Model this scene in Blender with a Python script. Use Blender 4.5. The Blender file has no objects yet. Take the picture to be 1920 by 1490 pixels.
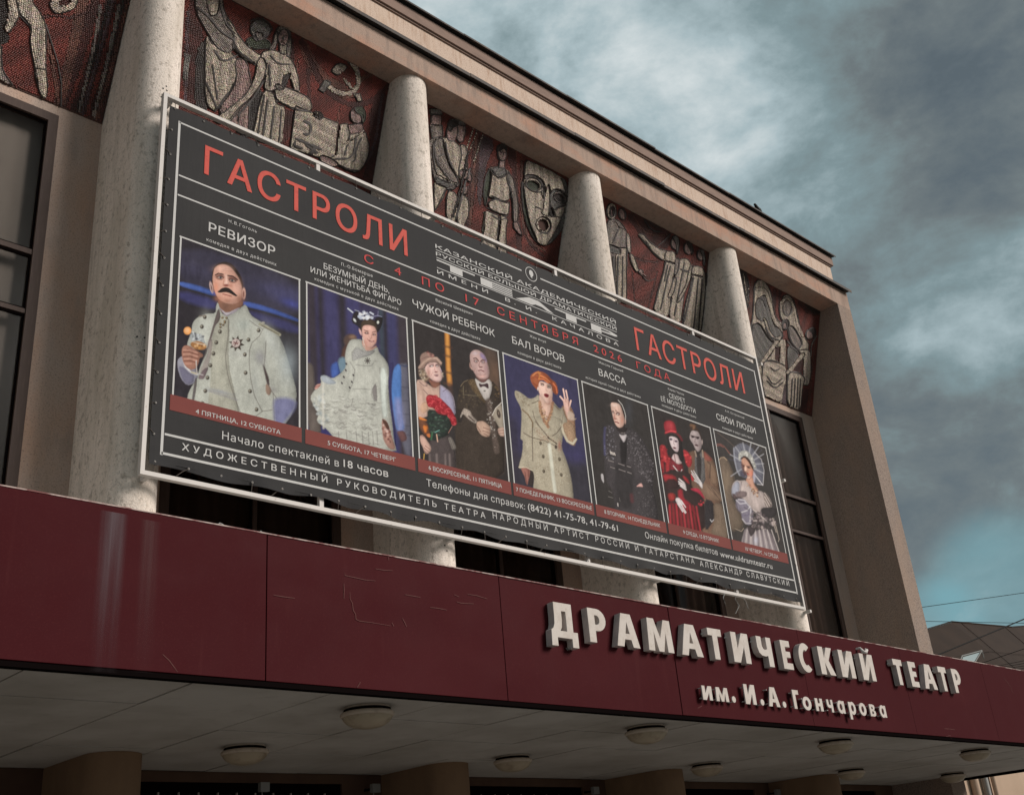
import bpy, math, random
import numpy as np
from mathutils import Vector, Matrix
random.seed(7); rng = np.random.default_rng(7)
C = bpy.context.scene.collection
SC = bpy.context.scene
H = 1.6                                   # eye height: all z below are measured from the eye and lifted by H

# ------------------------------------------------------------------ camera
PX, PY, F = 960.0, 745.0, 2081.42
R = np.array([[0.72320794, -0.23660122, -0.64883753],
              [-0.68576174, -0.35737249, -0.63404712],
              [-0.08186036, 0.90349586, -0.42070668]])
cam_d = bpy.data.cameras.new('camera'); cam = bpy.data.objects.new('camera', cam_d); C.objects.link(cam)
M4 = Matrix([[*R[0], 0], [*R[1], 0], [*R[2], H], [0, 0, 0, 1]])
cam.matrix_world = M4
cam_d.sensor_width = 36; cam_d.lens = F / 1920 * 36; cam_d.clip_end = 3000; cam_d.clip_start = 0.1
SC.camera = cam

def ray(u, v):
    u = np.asarray(u, float); v = np.asarray(v, float)
    return np.stack([R[i, 0]*(u-PX) - R[i, 1]*(v-PY) - R[i, 2]*F for i in range(3)], -1)
def on_y(u, v, Y):                        # pixel -> point of the vertical plane y = Y (z from the eye)
    d = ray(u, v); return d * (Y / d[..., 1:2])
def on_z(u, v, Z):
    d = ray(u, v); return d * (Z / d[..., 2:3])
def proj(x, y, z):                        # point -> pixel of the 1920-wide photograph
    c = [R[0, i]*x + R[1, i]*y + R[2, i]*z for i in range(3)]
    return PX - F*c[0]/c[2], PY + F*c[1]/c[2]

# ------------------------------------------------------------------ world: broken overcast over a physical sky
SUN = Vector((0.50, -0.76, 0.44)).normalized()
sun_el = math.asin(SUN.z); sun_rot = math.atan2(SUN.x, SUN.y)
W = bpy.data.worlds.new('World'); SC.world = W; W.use_nodes = True
nt = W.node_tree; N = nt.nodes; L = nt.links; N.clear()
def nd(t, **k):
    n = N.new(t)
    for a, b in k.items(): setattr(n, a, b)
    return n
def val(s, v):
    s.default_value = v
tc = nd('ShaderNodeTexCoord'); out = nd('ShaderNodeOutputWorld'); bg = nd('ShaderNodeBackground')
sky = nd('ShaderNodeTexSky', sky_type='NISHITA', sun_disc=False); sky.sun_elevation = sun_el; sky.sun_rotation = sun_rot
def wmath(op, a, b=None, clamp=False):
    n = nd('ShaderNodeMath', operation=op, use_clamp=clamp)
    for i, q in enumerate((a, b)):
        if q is None: continue
        if isinstance(q, (int, float)): n.inputs[i].default_value = q
        else: L.new(q, n.inputs[i])
    return n.outputs[0]
mp = nd('ShaderNodeMapping'); mp.inputs['Scale'].default_value = (1, 1, 1.6); L.new(tc.outputs['Generated'], mp.inputs['Vector'])
def noise(scale, detail, rough, dist=0.0, off=(0, 0, 0)):
    m = nd('ShaderNodeMapping'); m.inputs['Location'].default_value = off; L.new(mp.outputs[0], m.inputs['Vector'])
    n = nd('ShaderNodeTexNoise'); n.inputs['Scale'].default_value = scale; n.inputs['Detail'].default_value = detail
    n.inputs['Roughness'].default_value = rough; n.inputs['Distortion'].default_value = dist; L.new(m.outputs[0], n.inputs['Vector'])
    return n.outputs['Fac']
n1 = noise(2.0, 4, 0.5, 0.1, (3.1, 0.4, 1.7)); n2 = noise(5.5, 7, 0.6, 0.25, (0.3, 5.2, 2.2)); n3 = noise(15, 8, 0.62, 0.2, (7.3, 1.2, 4.2))
cl = wmath('ADD', wmath('ADD', wmath('MULTIPLY', n1, 0.70), wmath('MULTIPLY', n2, 0.76)), wmath('MULTIPLY', n3, 0.26))
cl = wmath('SUBTRACT', cl, 0.385)
def spot(u, v, deg, amp):
    d = ray(u, v); d = d/np.linalg.norm(d)
    vd = nd('ShaderNodeVectorMath', operation='DOT_PRODUCT'); nm = nd('ShaderNodeVectorMath', operation='NORMALIZE')
    L.new(tc.outputs['Generated'], nm.inputs[0]); L.new(nm.outputs[0], vd.inputs[0]); vd.inputs[1].default_value = tuple(d)
    mr = nd('ShaderNodeMapRange', interpolation_type='SMOOTHERSTEP'); mr.inputs['From Min'].default_value = math.cos(math.radians(deg)); mr.inputs['From Max'].default_value = 1.0
    mr.inputs['To Max'].default_value = amp; L.new(vd.outputs['Value'], mr.inputs['Value'])
    return mr.outputs[0]
glow = spot(930, 60, 23, 0.27)
for s in ((1120, 110, 4.5, 0.12), (1360, 200, 4.5, 0.09), (900, 40, 6, 0.08), (1210, 230, 5, 0.06)):
    glow = wmath('ADD', glow, wmath('MULTIPLY', spot(*s), wmath('POWER', wmath('MULTIPLY', n2, 1.9), 2.0)))
for s in ((1890, 260, 5, -0.05), (1640, 260, 10, -0.07), (1600, 930, 9, -0.03), (1740, 1030, 5, 0.06), (1850, 560, 8, 0.03), (1880, 760, 6, -0.05)):
    glow = wmath('ADD', glow, spot(*s))
cov = wmath('ADD', cl, glow)
cr = nd('ShaderNodeValToRGB'); e = cr.color_ramp.elements; L.new(cov, cr.inputs[0])
e[0].position = 0.34; e[0].color = (0.105, 0.13, 0.135, 1)
e[1].position = 0.90; e[1].color = (0.66, 0.72, 0.73, 1)
for p, c in ((0.46, (0.160, 0.190, 0.196, 1)), (0.58, (0.215, 0.295, 0.315, 1)), (0.72, (0.40, 0.50, 0.53, 1))):
    q = cr.color_ramp.elements.new(p); q.color = c
mx = nd('ShaderNodeMix', data_type='RGBA'); sk = nd('ShaderNodeVectorMath', operation='SCALE'); sk.inputs['Scale'].default_value = 0.08
L.new(sky.outputs[0], sk.inputs[0])
gap = nd('ShaderNodeMapRange'); gap.inputs['From Min'].default_value = 0.36; gap.inputs['From Max'].default_value = 0.50
gap.inputs['To Min'].default_value = 0.80; gap.inputs['To Max'].default_value = 0.97; L.new(cov, gap.inputs['Value'])
L.new(gap.outputs[0], mx.inputs['Factor']); L.new(sk.outputs[0], mx.inputs['A']); L.new(cr.outputs[0], mx.inputs['B'])
mt = nd('ShaderNodeMix', data_type='RGBA'); mt.inputs['B'].default_value = (0.19, 0.40, 0.46, 1)
L.new(wmath('MULTIPLY', wmath('ADD', spot(1890, 1100, 4.5, 0.9), spot(1750, 1175, 3.0, 0.8)), wmath('SUBTRACT', 1.25, wmath('MULTIPLY', n2, 1.3)), True), mt.inputs['Factor']); L.new(mx.outputs['Result'], mt.inputs['A'])
L.new(mt.outputs['Result'], bg.inputs['Color']); bg.inputs['Strength'].default_value = 0.40
L.new(bg.outputs[0], out.inputs['Surface'])

sd = bpy.data.lights.new('sun', 'SUN'); sd.energy = 1.5; sd.angle = math.radians(24); sd.color = (1.0, 0.92, 0.85)
so = bpy.data.objects.new('sun', sd); C.objects.link(so); so.rotation_euler = (-SUN).to_track_quat('-Z', 'Y').to_euler()
so.location = (10, -20, 40)
vs = SC.view_settings; vs.view_transform = 'Standard'; vs.look = 'None'; vs.gamma = 1; vs.exposure = 1.35; vs.use_curve_mapping = False
SC.cycles.max_bounces = 6; SC.cycles.diffuse_bounces = 3; SC.cycles.transparent_max_bounces = 12

# ------------------------------------------------------------------ helpers
def lin(c):
    c = np.asarray(c, float)/255.0
    return np.where(c <= 0.04045, c/12.92, ((c+0.055)/1.055)**2.4)
def props(o, label=None, cat=None, group=None, kind=None):
    if label: o['label'] = label
    if cat: o['category'] = cat
    if group: o['group'] = group
    if kind: o['kind'] = kind
    return o
def thing(name, loc, label, cat, group=None):
    o = bpy.data.objects.new(name, None); C.objects.link(o); o.location = (loc[0], loc[1], loc[2]+H)
    o.empty_display_size = 0.2
    return props(o, label, cat, group)
def root_loc(p):
    l = Vector((0, 0, 0))
    while p is not None: l += p.location; p = p.parent
    return l
def link(name, me, parent=None, **k):
    o = bpy.data.objects.new(name, me); C.objects.link(o)
    if parent: o.parent = parent
    return props(o, **k)
class MB:
    def __init__(s): s.v = []; s.f = []; s.sm = []; s.mi = []
    def add(s, vs, fs, smooth=False, mi=0):
        b = len(s.v); s.v += [tuple(map(float, p)) for p in vs]; s.f += [tuple(b+i for i in f) for f in fs]
        s.sm += [smooth]*len(fs); s.mi += [mi]*len(fs); return s
    def box(s, x0, x1, y0, y1, z0, z1, mi=0):
        return s.add([(x0, y0, z0), (x1, y0, z0), (x1, y1, z0), (x0, y1, z0), (x0, y0, z1), (x1, y0, z1), (x1, y1, z1), (x0, y1, z1)],
                     [(0, 3, 2, 1), (4, 5, 6, 7), (0, 1, 5, 4), (1, 2, 6, 5), (2, 3, 7, 6), (3, 0, 4, 7)], mi=mi)
    def prism(s, poly, axis, a, b, smooth=False):      # poly in the two other axes, extruded a..b along axis
        n = len(poly)
        def P(p, t): return {'x': (t, p[0], p[1]), 'y': (p[0], t, p[1]), 'z': (p[0], p[1], t)}[axis]
        vs = [P(p, a) for p in poly] + [P(p, b) for p in poly]
        s.add(vs, [tuple(range(n))[::-1], tuple(range(n, 2*n))])
        b0 = len(s.v)-2*n
        s.f += [(b0+i, b0+(i+1) % n, b0+n+(i+1) % n, b0+n+i) for i in range(n)]; s.sm += [smooth]*n; s.mi += [0]*n
        return s
    def tube(s, pts, r, n=6, cap=True, radii=None):
        pts = [Vector(p) for p in pts]; rings = []
        up = Vector((0, 0, 1))
        for i, p in enumerate(pts):
            t = (pts[min(i+1, len(pts)-1)] - pts[max(i-1, 0)]).normalized()
            a = t.cross(up)
            if a.length < 1e-3: a = t.cross(Vector((1, 0, 0)))
            a.normalize(); b = t.cross(a)
            rr = radii[i] if radii else r
            rings.append([p + a*(rr*math.cos(2*math.pi*k/n)) + b*(rr*math.sin(2*math.pi*k/n)) for k in range(n)])
        vs = [q for g in rings for q in g]
        fs = [(i*n+k, i*n+(k+1) % n, (i+1)*n+(k+1) % n, (i+1)*n+k) for i in range(len(pts)-1) for k in range(n)]
        s.add(vs, fs, True)
        if cap: s.add(rings[0], [tuple(range(n))]); s.add(rings[-1], [tuple(range(n))])
        return s
    def lathe(s, prof, c, n=28):                       # prof of (r, z)
        vs = [(c[0]+r*math.cos(2*math.pi*k/n), c[1]+r*math.sin(2*math.pi*k/n), c[2]+z) for r, z in prof for k in range(n)]
        fs = [(i*n+k, i*n+(k+1) % n, (i+1)*n+(k+1) % n, (i+1)*n+k) for i in range(len(prof)-1) for k in range(n)]
        return s.add(vs, fs, True)
    def mesh(s, name, mats, o=(0, 0, 0), bevel=0):
        me = bpy.data.meshes.new(name)
        me.from_pydata([(x-o[0], y-o[1], z+H-o[2]) for x, y, z in s.v], [], s.f)
        me.polygons.foreach_set('use_smooth', s.sm); me.polygons.foreach_set('material_index', s.mi)
        for m in (mats if isinstance(mats, (list, tuple)) else [mats]): me.materials.append(m)
        me.update(); return me
    def build(s, name, mats, parent=None, **k):
        return link(name, s.mesh(name, mats, root_loc(parent)), parent, **k)
def fix_normals(o):
    import bmesh
    b = bmesh.new(); b.from_mesh(o.data); bmesh.ops.recalc_face_normals(b, faces=b.faces); b.to_mesh(o.data); b.free(); return o
def bevelled(o, w, seg=2):
    m = o.modifiers.new('bevel', 'BEVEL'); m.width = w; m.segments = seg; m.limit_method = 'ANGLE'; m.angle_limit = math.radians(40); return o

# ------------------------------------------------------------------ materials
def mat(name, color=(0.5, 0.5, 0.5), rough=0.8, metal=0.0, spec=0.12, layers=(), bump=(), attr=None, attr_gain=1.0, rvar=0):
    """layers: (scale xyz, detail, lo, hi, colour, strength) noise masks laid over the base; bump: (scale xyz, detail, strength)"""
    m = bpy.data.materials.new(name); m.use_nodes = True; t = m.node_tree; b = t.nodes['Principled BSDF']
    b.inputs['Roughness'].default_value = rough; b.inputs['Metallic'].default_value = metal; b.inputs['Specular IOR Level'].default_value = spec
    geo = t.nodes.new('ShaderNodeNewGeometry'); pos = geo.outputs['Position']
    if attr:
        a = t.nodes.new('ShaderNodeAttribute'); a.attribute_name = attr; cur = a.outputs['Color']
    else:
        rgb = t.nodes.new('ShaderNodeRGB'); rgb.outputs[0].default_value = (*color, 1); cur = rgb.outputs[0]
    def nz(sc, det, off, rough=0.6):
        mp = t.nodes.new('ShaderNodeMapping'); mp.inputs['Scale'].default_value = sc if isinstance(sc, tuple) else (sc,)*3
        mp.inputs['Location'].default_value = (off, off*1.7, off*0.3); t.links.new(pos, mp.inputs['Vector'])
        n = t.nodes.new('ShaderNodeTexNoise'); n.inputs['Scale'].default_value = 1; n.inputs['Detail'].default_value = det; n.inputs['Roughness'].default_value = rough
        t.links.new(mp.outputs[0], n.inputs['Vector']); return n.outputs['Fac']
    for i, (sc, det, lo, hi, col, st) in enumerate(layers):
        mr = t.nodes.new('ShaderNodeMapRange'); mr.inputs['From Min'].default_value = lo; mr.inputs['From Max'].default_value = hi
        mr.inputs['To Max'].default_value = st; t.links.new(nz(sc, det, 3.7*i+1), mr.inputs['Value'])
        x = t.nodes.new('ShaderNodeMix'); x.data_type = 'RGBA'; t.links.new(mr.outputs[0], x.inputs['Factor']); t.links.new(cur, x.inputs['A'])
        x.inputs['B'].default_value = (*col, 1); cur = x.outputs['Result']
    t.links.new(cur, b.inputs['Base Color'])
    if rvar:
        mr = t.nodes.new('ShaderNodeMapRange'); mr.inputs['To Min'].default_value = max(0, rough-rvar); mr.inputs['To Max'].default_value = min(1, rough+rvar)
        t.links.new(nz(2.0, 4, 9.1), mr.inputs['Value']); t.links.new(mr.outputs[0], b.inputs['Roughness'])
    prev = None
    for i, (sc, det, st) in enumerate(bump):
        bp = t.nodes.new('ShaderNodeBump'); bp.inputs['Strength'].default_value = st; bp.inputs['Distance'].default_value = 0.02
        t.links.new(nz(sc, det, 5.3*i+2), bp.inputs['Height'])
        if prev: t.links.new(prev, bp.inputs['Normal'])
        prev = bp.outputs[0]
    if prev: t.links.new(prev, b.inputs['Normal'])
    return m
M = {}
M['column'] = mat('column_stucco', (0.76, 0.675, 0.605), 0.9, layers=[((62, 62, 50), 3, 0.54, 0.66, (0.20, 0.165, 0.14), 0.6), ((7, 7, 0.35), 5, 0.52, 0.74, (0.36, 0.31, 0.26), 0.6), ((1.6, 1.6, 0.35), 4, 0.44, 0.72, (0.46, 0.40, 0.33), 0.75), ((14, 14, 11), 4, 0.54, 0.68, (0.26, 0.22, 0.18), 0.7),
    ((5, 5, 0.6), 5, 0.55, 0.8, (0.66, 0.63, 0.57), 0.5), ((9, 9, 3), 6, 0.64, 0.74, (0.28, 0.21, 0.15), 0.35), ((60, 60, 45), 2, 0.5, 0.75, (0.62, 0.60, 0.55), 0.6)], bump=[(38, 3, 0.55), (90, 2, 0.3)])
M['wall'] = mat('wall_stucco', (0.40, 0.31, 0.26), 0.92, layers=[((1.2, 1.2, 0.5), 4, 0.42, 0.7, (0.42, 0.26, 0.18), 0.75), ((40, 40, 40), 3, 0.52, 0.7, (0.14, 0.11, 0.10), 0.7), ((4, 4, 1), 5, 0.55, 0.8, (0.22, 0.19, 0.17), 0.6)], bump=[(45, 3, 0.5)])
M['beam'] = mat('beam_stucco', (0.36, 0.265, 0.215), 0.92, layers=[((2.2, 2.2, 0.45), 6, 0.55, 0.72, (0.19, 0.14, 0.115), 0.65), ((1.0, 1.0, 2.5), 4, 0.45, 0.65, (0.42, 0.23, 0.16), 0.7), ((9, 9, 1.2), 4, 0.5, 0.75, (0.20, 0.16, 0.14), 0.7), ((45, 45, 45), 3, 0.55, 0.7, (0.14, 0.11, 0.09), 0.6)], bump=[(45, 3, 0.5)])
M['frieze'] = mat('frieze_stucco', (0.56, 0.44, 0.36), 0.9, layers=[((16, 16, 2.2), 4, 0.48, 0.7, (0.36, 0.23, 0.16), 0.6), ((42, 42, 42), 3, 0.52, 0.7, (0.24, 0.17, 0.13), 0.7), ((1.5, 1.5, 1), 4, 0.5, 0.75, (0.58, 0.45, 0.35), 0.6)], bump=[(45, 3, 0.5)])
M['cornice'] = mat('cornice_paint', (0.235, 0.165, 0.135), 0.75, layers=[((3, 3, 8), 4, 0.45, 0.75, (0.17, 0.12, 0.10), 0.8)], bump=[(20, 3, 0.2)])
M['flashing'] = mat('metal_flashing', (0.045, 0.04, 0.038), 0.55, 0.3, layers=[(3, 4, 0.5, 0.7, (0.10, 0.07, 0.05), 0.6)])
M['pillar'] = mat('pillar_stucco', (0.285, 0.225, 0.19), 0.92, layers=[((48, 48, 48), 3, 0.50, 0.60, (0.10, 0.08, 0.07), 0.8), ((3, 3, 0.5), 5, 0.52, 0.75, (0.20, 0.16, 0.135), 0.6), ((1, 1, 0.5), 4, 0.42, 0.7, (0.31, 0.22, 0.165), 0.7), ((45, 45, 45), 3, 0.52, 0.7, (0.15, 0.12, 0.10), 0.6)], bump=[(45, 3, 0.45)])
M['frame'] = mat('window_frame_paint', (0.050, 0.032, 0.026), 0.5, layers=[((30, 30, 3), 3, 0.5, 0.8, (0.09, 0.06, 0.05), 0.6)])
M['curtain'] = mat('brown_curtain', (0.075, 0.042, 0.032), 0.95)
M['blind'] = mat('grey_blind', (0.34, 0.295, 0.27), 0.9, layers=[((2, 2, 1), 3, 0.4, 0.7, (0.28, 0.24, 0.22), 0.6)])
M['dark'] = mat('dark_interior', (0.03, 0.026, 0.024), 0.95)
M['fascia'] = mat('maroon_panel', (0.047, 0.0070, 0.0092), 0.6, spec=0.03, layers=[((0.35, 0.35, 0.8), 3, 0.45, 0.7, (0.056, 0.0095, 0.0118), 0.8), ((7, 7, 0.5), 4, 0.6, 0.8, (0.085, 0.022, 0.022), 0.25), ((60, 60, 60), 2, 0.55, 0.75, (0.09, 0.02, 0.02), 0.3)], bump=[((0.9, 0.9, 0.9), 2, 0.05)], rvar=0.12)
M['streak'] = mat('grey_runoff_stain', (0.10, 0.06, 0.065), 0.6)
M['trim'] = mat('dark_trim', (0.005, 0.0035, 0.0035), 0.9, spec=0.0)
M['soffit'] = mat('soffit_panel', (0.52, 0.49, 0.45), 0.6, layers=[((0.6, 0.6, 1), 4, 0.4, 0.7, (0.34, 0.31, 0.27), 0.8), ((5, 5, 5), 4, 0.55, 0.8, (0.28, 0.25, 0.21), 0.4)], bump=[((0.8, 0.8, 1), 2, 0.25)])
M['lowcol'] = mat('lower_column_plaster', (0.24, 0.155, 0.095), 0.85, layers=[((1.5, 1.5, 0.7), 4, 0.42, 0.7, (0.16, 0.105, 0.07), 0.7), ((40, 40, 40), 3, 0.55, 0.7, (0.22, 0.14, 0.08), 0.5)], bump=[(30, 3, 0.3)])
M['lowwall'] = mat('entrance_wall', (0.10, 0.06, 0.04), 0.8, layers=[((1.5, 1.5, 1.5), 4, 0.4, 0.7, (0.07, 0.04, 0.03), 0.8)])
M['white_metal'] = mat('white_painted_steel', (0.54, 0.51, 0.485), 0.5, layers=[((14, 14, 14), 5, 0.62, 0.72, (0.20, 0.12, 0.07), 0.7), ((3, 3, 3), 4, 0.5, 0.8, (0.52, 0.50, 0.47), 0.6)])
M['cord'] = mat('dark_cord', (0.09, 0.075, 0.065), 0.8)
M['eyelet'] = mat('steel_eyelet', (0.10, 0.095, 0.09), 0.4, 0.6)
M['letter'] = mat('letter_face', (0.52, 0.475, 0.435), 0.6, layers=[((8, 8, 8), 5, 0.45, 0.75, (0.40, 0.345, 0.30), 0.7), ((40, 40, 20), 4, 0.6, 0.75, (0.30, 0.25, 0.21), 0.5)])
M['letter_side'] = mat('letter_side', (0.60, 0.54, 0.50), 0.55, layers=[((5, 5, 3), 4, 0.45, 0.75, (0.26, 0.24, 0.23), 0.7)])
M['lamp'] = mat('lamp_housing', (0.50, 0.42, 0.34), 0.55, layers=[((12, 12, 12), 4, 0.5, 0.75, (0.30, 0.23, 0.17), 0.7)])
M['lampglass'] = mat('frosted_lamp_glass', (0.40, 0.33, 0.24), 0.3, layers=[((6, 6, 6), 4, 0.5, 0.75, (0.22, 0.16, 0.11), 0.8)])
M['ground'] = mat('paving', (0.23, 0.22, 0.21), 0.9, layers=[((1.7, 1.7, 1.7), 5, 0.4, 0.7, (0.17, 0.165, 0.155), 0.7)], bump=[(6, 4, 0.3)])
M['roof_tile'] = mat('brown_metal_roof', (0.030, 0.019, 0.0135), 0.65, layers=[((0.6, 0.6, 0.6), 4, 0.4, 0.7, (0.042, 0.026, 0.018), 0.7)])
M['render'] = mat('beige_render', (0.42, 0.31, 0.23), 0.9, layers=[((0.6, 0.6, 0.3), 4, 0.4, 0.7, (0.34, 0.25, 0.18), 0.7)], bump=[(20, 3, 0.2)])
M['pipe'] = mat('pipe_metal', (0.25, 0.25, 0.24), 0.5, 0.2)
M['wire'] = mat('black_cable', (0.015, 0.015, 0.015), 0.6)
M['mortar'] = mat('mosaic_mortar', (0.085, 0.05, 0.043), 0.95, layers=[(30, 3, 0.5, 0.7, (0.06, 0.045, 0.04), 0.6)])
M['tessera'] = mat('mosaic_tessera', attr='Col', rough=0.45, spec=0.35, bump=[(25, 2, 0.15)])
M['banner'] = mat('banner_vinyl', (0.0190, 0.0185, 0.0195), 0.7, spec=0.15, layers=[((0.5, 0.5, 0.5), 4, 0.4, 0.7, (0.031, 0.030, 0.030), 0.8), ((90, 90, 90), 2, 0.5, 0.75, (0.05, 0.048, 0.048), 0.4)], bump=[((0.5, 0.5, 1.6), 3, 1.0), ((4, 4, 0.7), 3, 0.5)])
M['print'] = mat('photo_print', attr='Col', rough=0.7, spec=0.12, bump=[((0.5, 0.5, 1.6), 3, 1.0), ((4, 4, 0.7), 3, 0.5)])
M['ink_white'] = mat('white_ink', (0.46, 0.455, 0.445), 0.6, layers=[((20, 20, 20), 4, 0.5, 0.75, (0.38, 0.37, 0.36), 0.6)])
M['ink_red'] = mat('red_ink', (0.50, 0.085, 0.065), 0.7, spec=0.15, layers=[((12, 12, 12), 4, 0.5, 0.75, (0.30, 0.045, 0.04), 0.6)])
M['ink_dred'] = mat('dark_red_ink', (0.46, 0.055, 0.055), 0.7, spec=0.15, layers=[((12, 12, 12), 4, 0.5, 0.75, (0.28, 0.04, 0.04), 0.5)])
M['bar_red'] = mat('date_bar_ink', (0.16, 0.040, 0.034), 0.7, spec=0.15, layers=[((1.0, 1.0, 1.0), 4, 0.45, 0.7, (0.195, 0.05, 0.04), 0.7), ((60, 60, 60), 2, 0.5, 0.75, (0.12, 0.032, 0.03), 0.4)])
def glass_mat(name, tint, refl):
    m = bpy.data.materials.new(name); m.use_nodes = True; t = m.node_tree; t.nodes.clear()
    o = t.nodes.new('ShaderNodeOutputMaterial'); g = t.nodes.new('ShaderNodeBsdfGlossy'); g.inputs['Roughness'].default_value = 0.12
    g.inputs['Color'].default_value = (0.9, 0.9, 0.9, 1)
    tr = t.nodes.new('ShaderNodeBsdfTransparent'); tr.inputs['Color'].default_value = (*tint, 1)
    fr = t.nodes.new('ShaderNodeFresnel'); fr.inputs['IOR'].default_value = refl; mx = t.nodes.new('ShaderNodeMixShader')
    t.links.new(fr.outputs[0], mx.inputs[0]); t.links.new(tr.outputs[0], mx.inputs[1]); t.links.new(g.outputs[0], mx.inputs[2]); t.links.new(mx.outputs[0], o.inputs[0])
    return m
M['glass'] = glass_mat('window_glass', (0.8, 0.8, 0.79), 1.13)
M['glass_sky'] = mat('skylight_glass', (0.35, 0.42, 0.42), 0.08, 0.0, spec=1.0)
# ------------------------------------------------------------------ ground
YF, YW, YB, YC, RC = 8.81, 14.0, 12.5, 12.90, 0.34       # fascia plane, window wall, beam front, column nose centre, nose radius
ZS, ZSOF, ZFT = 14.69, 2.06, 3.48                          # beam underside, canopy underside, canopy top
XC = [0.91, 6.01, 11.11, 16.14, 21.27]
MB().add([(-600, -600, -H), (600, -600, -H), (600, 600, -H), (-600, 600, -H)], [(0, 1, 2, 3)]).build('ground', M['ground'], kind='structure')

# ------------------------------------------------------------------ the theatre
th = thing('theatre_building', (14, YW, -H), 'pale brown theatre with round-nosed columns, tiled relief panels and a maroon canopy', 'building')
XL, XR = -6.0, 26.8
# wall with openings: strips between windows
def win_span(i):
    a = XC[i] + RC + 0.62; b = (XC[i+1] - RC - 0.62) if i+1 < len(XC) else 25.51
    return a, b
WINS = [(1.87, 4.99), (6.97, 10.11), (12.1, 15.25), (17.15, 20.45), (22.25, 25.51)]
w = MB(); xs = [XL] + [q for s in WINS for q in s] + [26.1]
for i in range(0, len(xs), 2): w.box(xs[i], xs[i+1], YW, YW+0.45, ZFT+0.02, 11.78)
for a, b in WINS: w.box(a, b, YW, YW+0.45, 11.6, 11.78)
w.box(XL, 26.1, YW, YW+0.45, -H, ZFT+0.018) if False else None
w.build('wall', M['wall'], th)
b_ = MB(); b_.box(XL, 26.1, YW+0.5, YW+0.8, 11.80, 16.2); b_.box(XL, XR-0.3, 26, 26.3, -H, 16.0); b_.box(XL-0.3, XL, 13, 26.3, -H, 16.2)
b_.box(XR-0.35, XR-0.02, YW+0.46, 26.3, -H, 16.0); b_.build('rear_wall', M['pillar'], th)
# interior: back of the foyer and floor slabs so that the panes look into dark rooms
r_ = MB(); r_.box(XL, 26.0, 19, 19.2, ZFT, 11.7); r_.box(XL, 26.0, YW+0.5, 19, ZFT-0.3, ZFT-0.01); r_.box(XL, 26.0, YW+0.82, 19, 11.5, 11.7)
r_.build('foyer_interior', M['dark'], th)
# corner pillar: front face with a set-back inner reveal
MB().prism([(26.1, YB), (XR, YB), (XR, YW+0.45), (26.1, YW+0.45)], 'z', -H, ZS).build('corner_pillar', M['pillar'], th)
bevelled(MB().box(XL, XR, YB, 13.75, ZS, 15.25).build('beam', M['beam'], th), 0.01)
fr = MB(); fr.box(XL, 26.42, 12.62, 13.2, 15.25, 16.08); fr.build('frieze', M['frieze'], th)
co = MB(); co.box(XL, 26.50, 12.545, 13.2, 16.083, 16.34); co.build('cornice', M['cornice'], th)
MB().box(XL, 26.46, 12.585, 13.2, 16.045, 16.083).build('cornice_moulding', M['cornice'], th)
# metal drip edges in lapped, slightly uneven lengths
def flashing(z, y0, x1, drop, name='flashing'):
    x = XL; k = 0
    while x < x1 - 0.05:
        e_ = min(x + 3.05, x1); dz = 0.012*((k*37) % 5)/4; dy = 0.018*((k*53) % 4)/3
        fm = MB(); yy = y0-dy
        fm.prism([(yy, z-drop+dz), (yy+0.012, z-drop+dz), (yy+0.02, z+0.005+dz), (YB+0.35, z+0.05), (YB+0.35, z+0.065), (yy, z+0.02+dz)], 'x', x, e_+0.03 if e_ < x1 else e_)
        fm.build(name, M['flashing'], th); x = e_; k += 1
flashing(15.275, 12.37, 26.84, 0.06)
flashing(16.375, 12.455, 26.56, 0.02)
MB().box(XL, 26.4, 12.8, 26.2, 16.30, 16.34).build('roof', M['flashing'], th)
# columns: flat flanks, round nose
def column(x, z0, z1, m, rr=RC):
    pts = [(x-rr, YW)] + [(x - rr*math.cos(t), YC - rr*math.sin(t)) for t in np.linspace(0, math.pi, 33)] + [(x+rr, YW)]
    n = len(pts); rows = 2
    mb = MB(); vs = [(p[0], p[1], z) for z in (z0, z1) for p in pts]
    mb.add(vs, [(i, i+1, n+i+1, n+i) for i in range(n-1)], True)
    return mb.build('column', m, th)
for x in XC: column(x, ZFT+0.02, ZS, M['column'])
for x in XC: column(x, -H, ZSOF, M['lowcol'])
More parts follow.
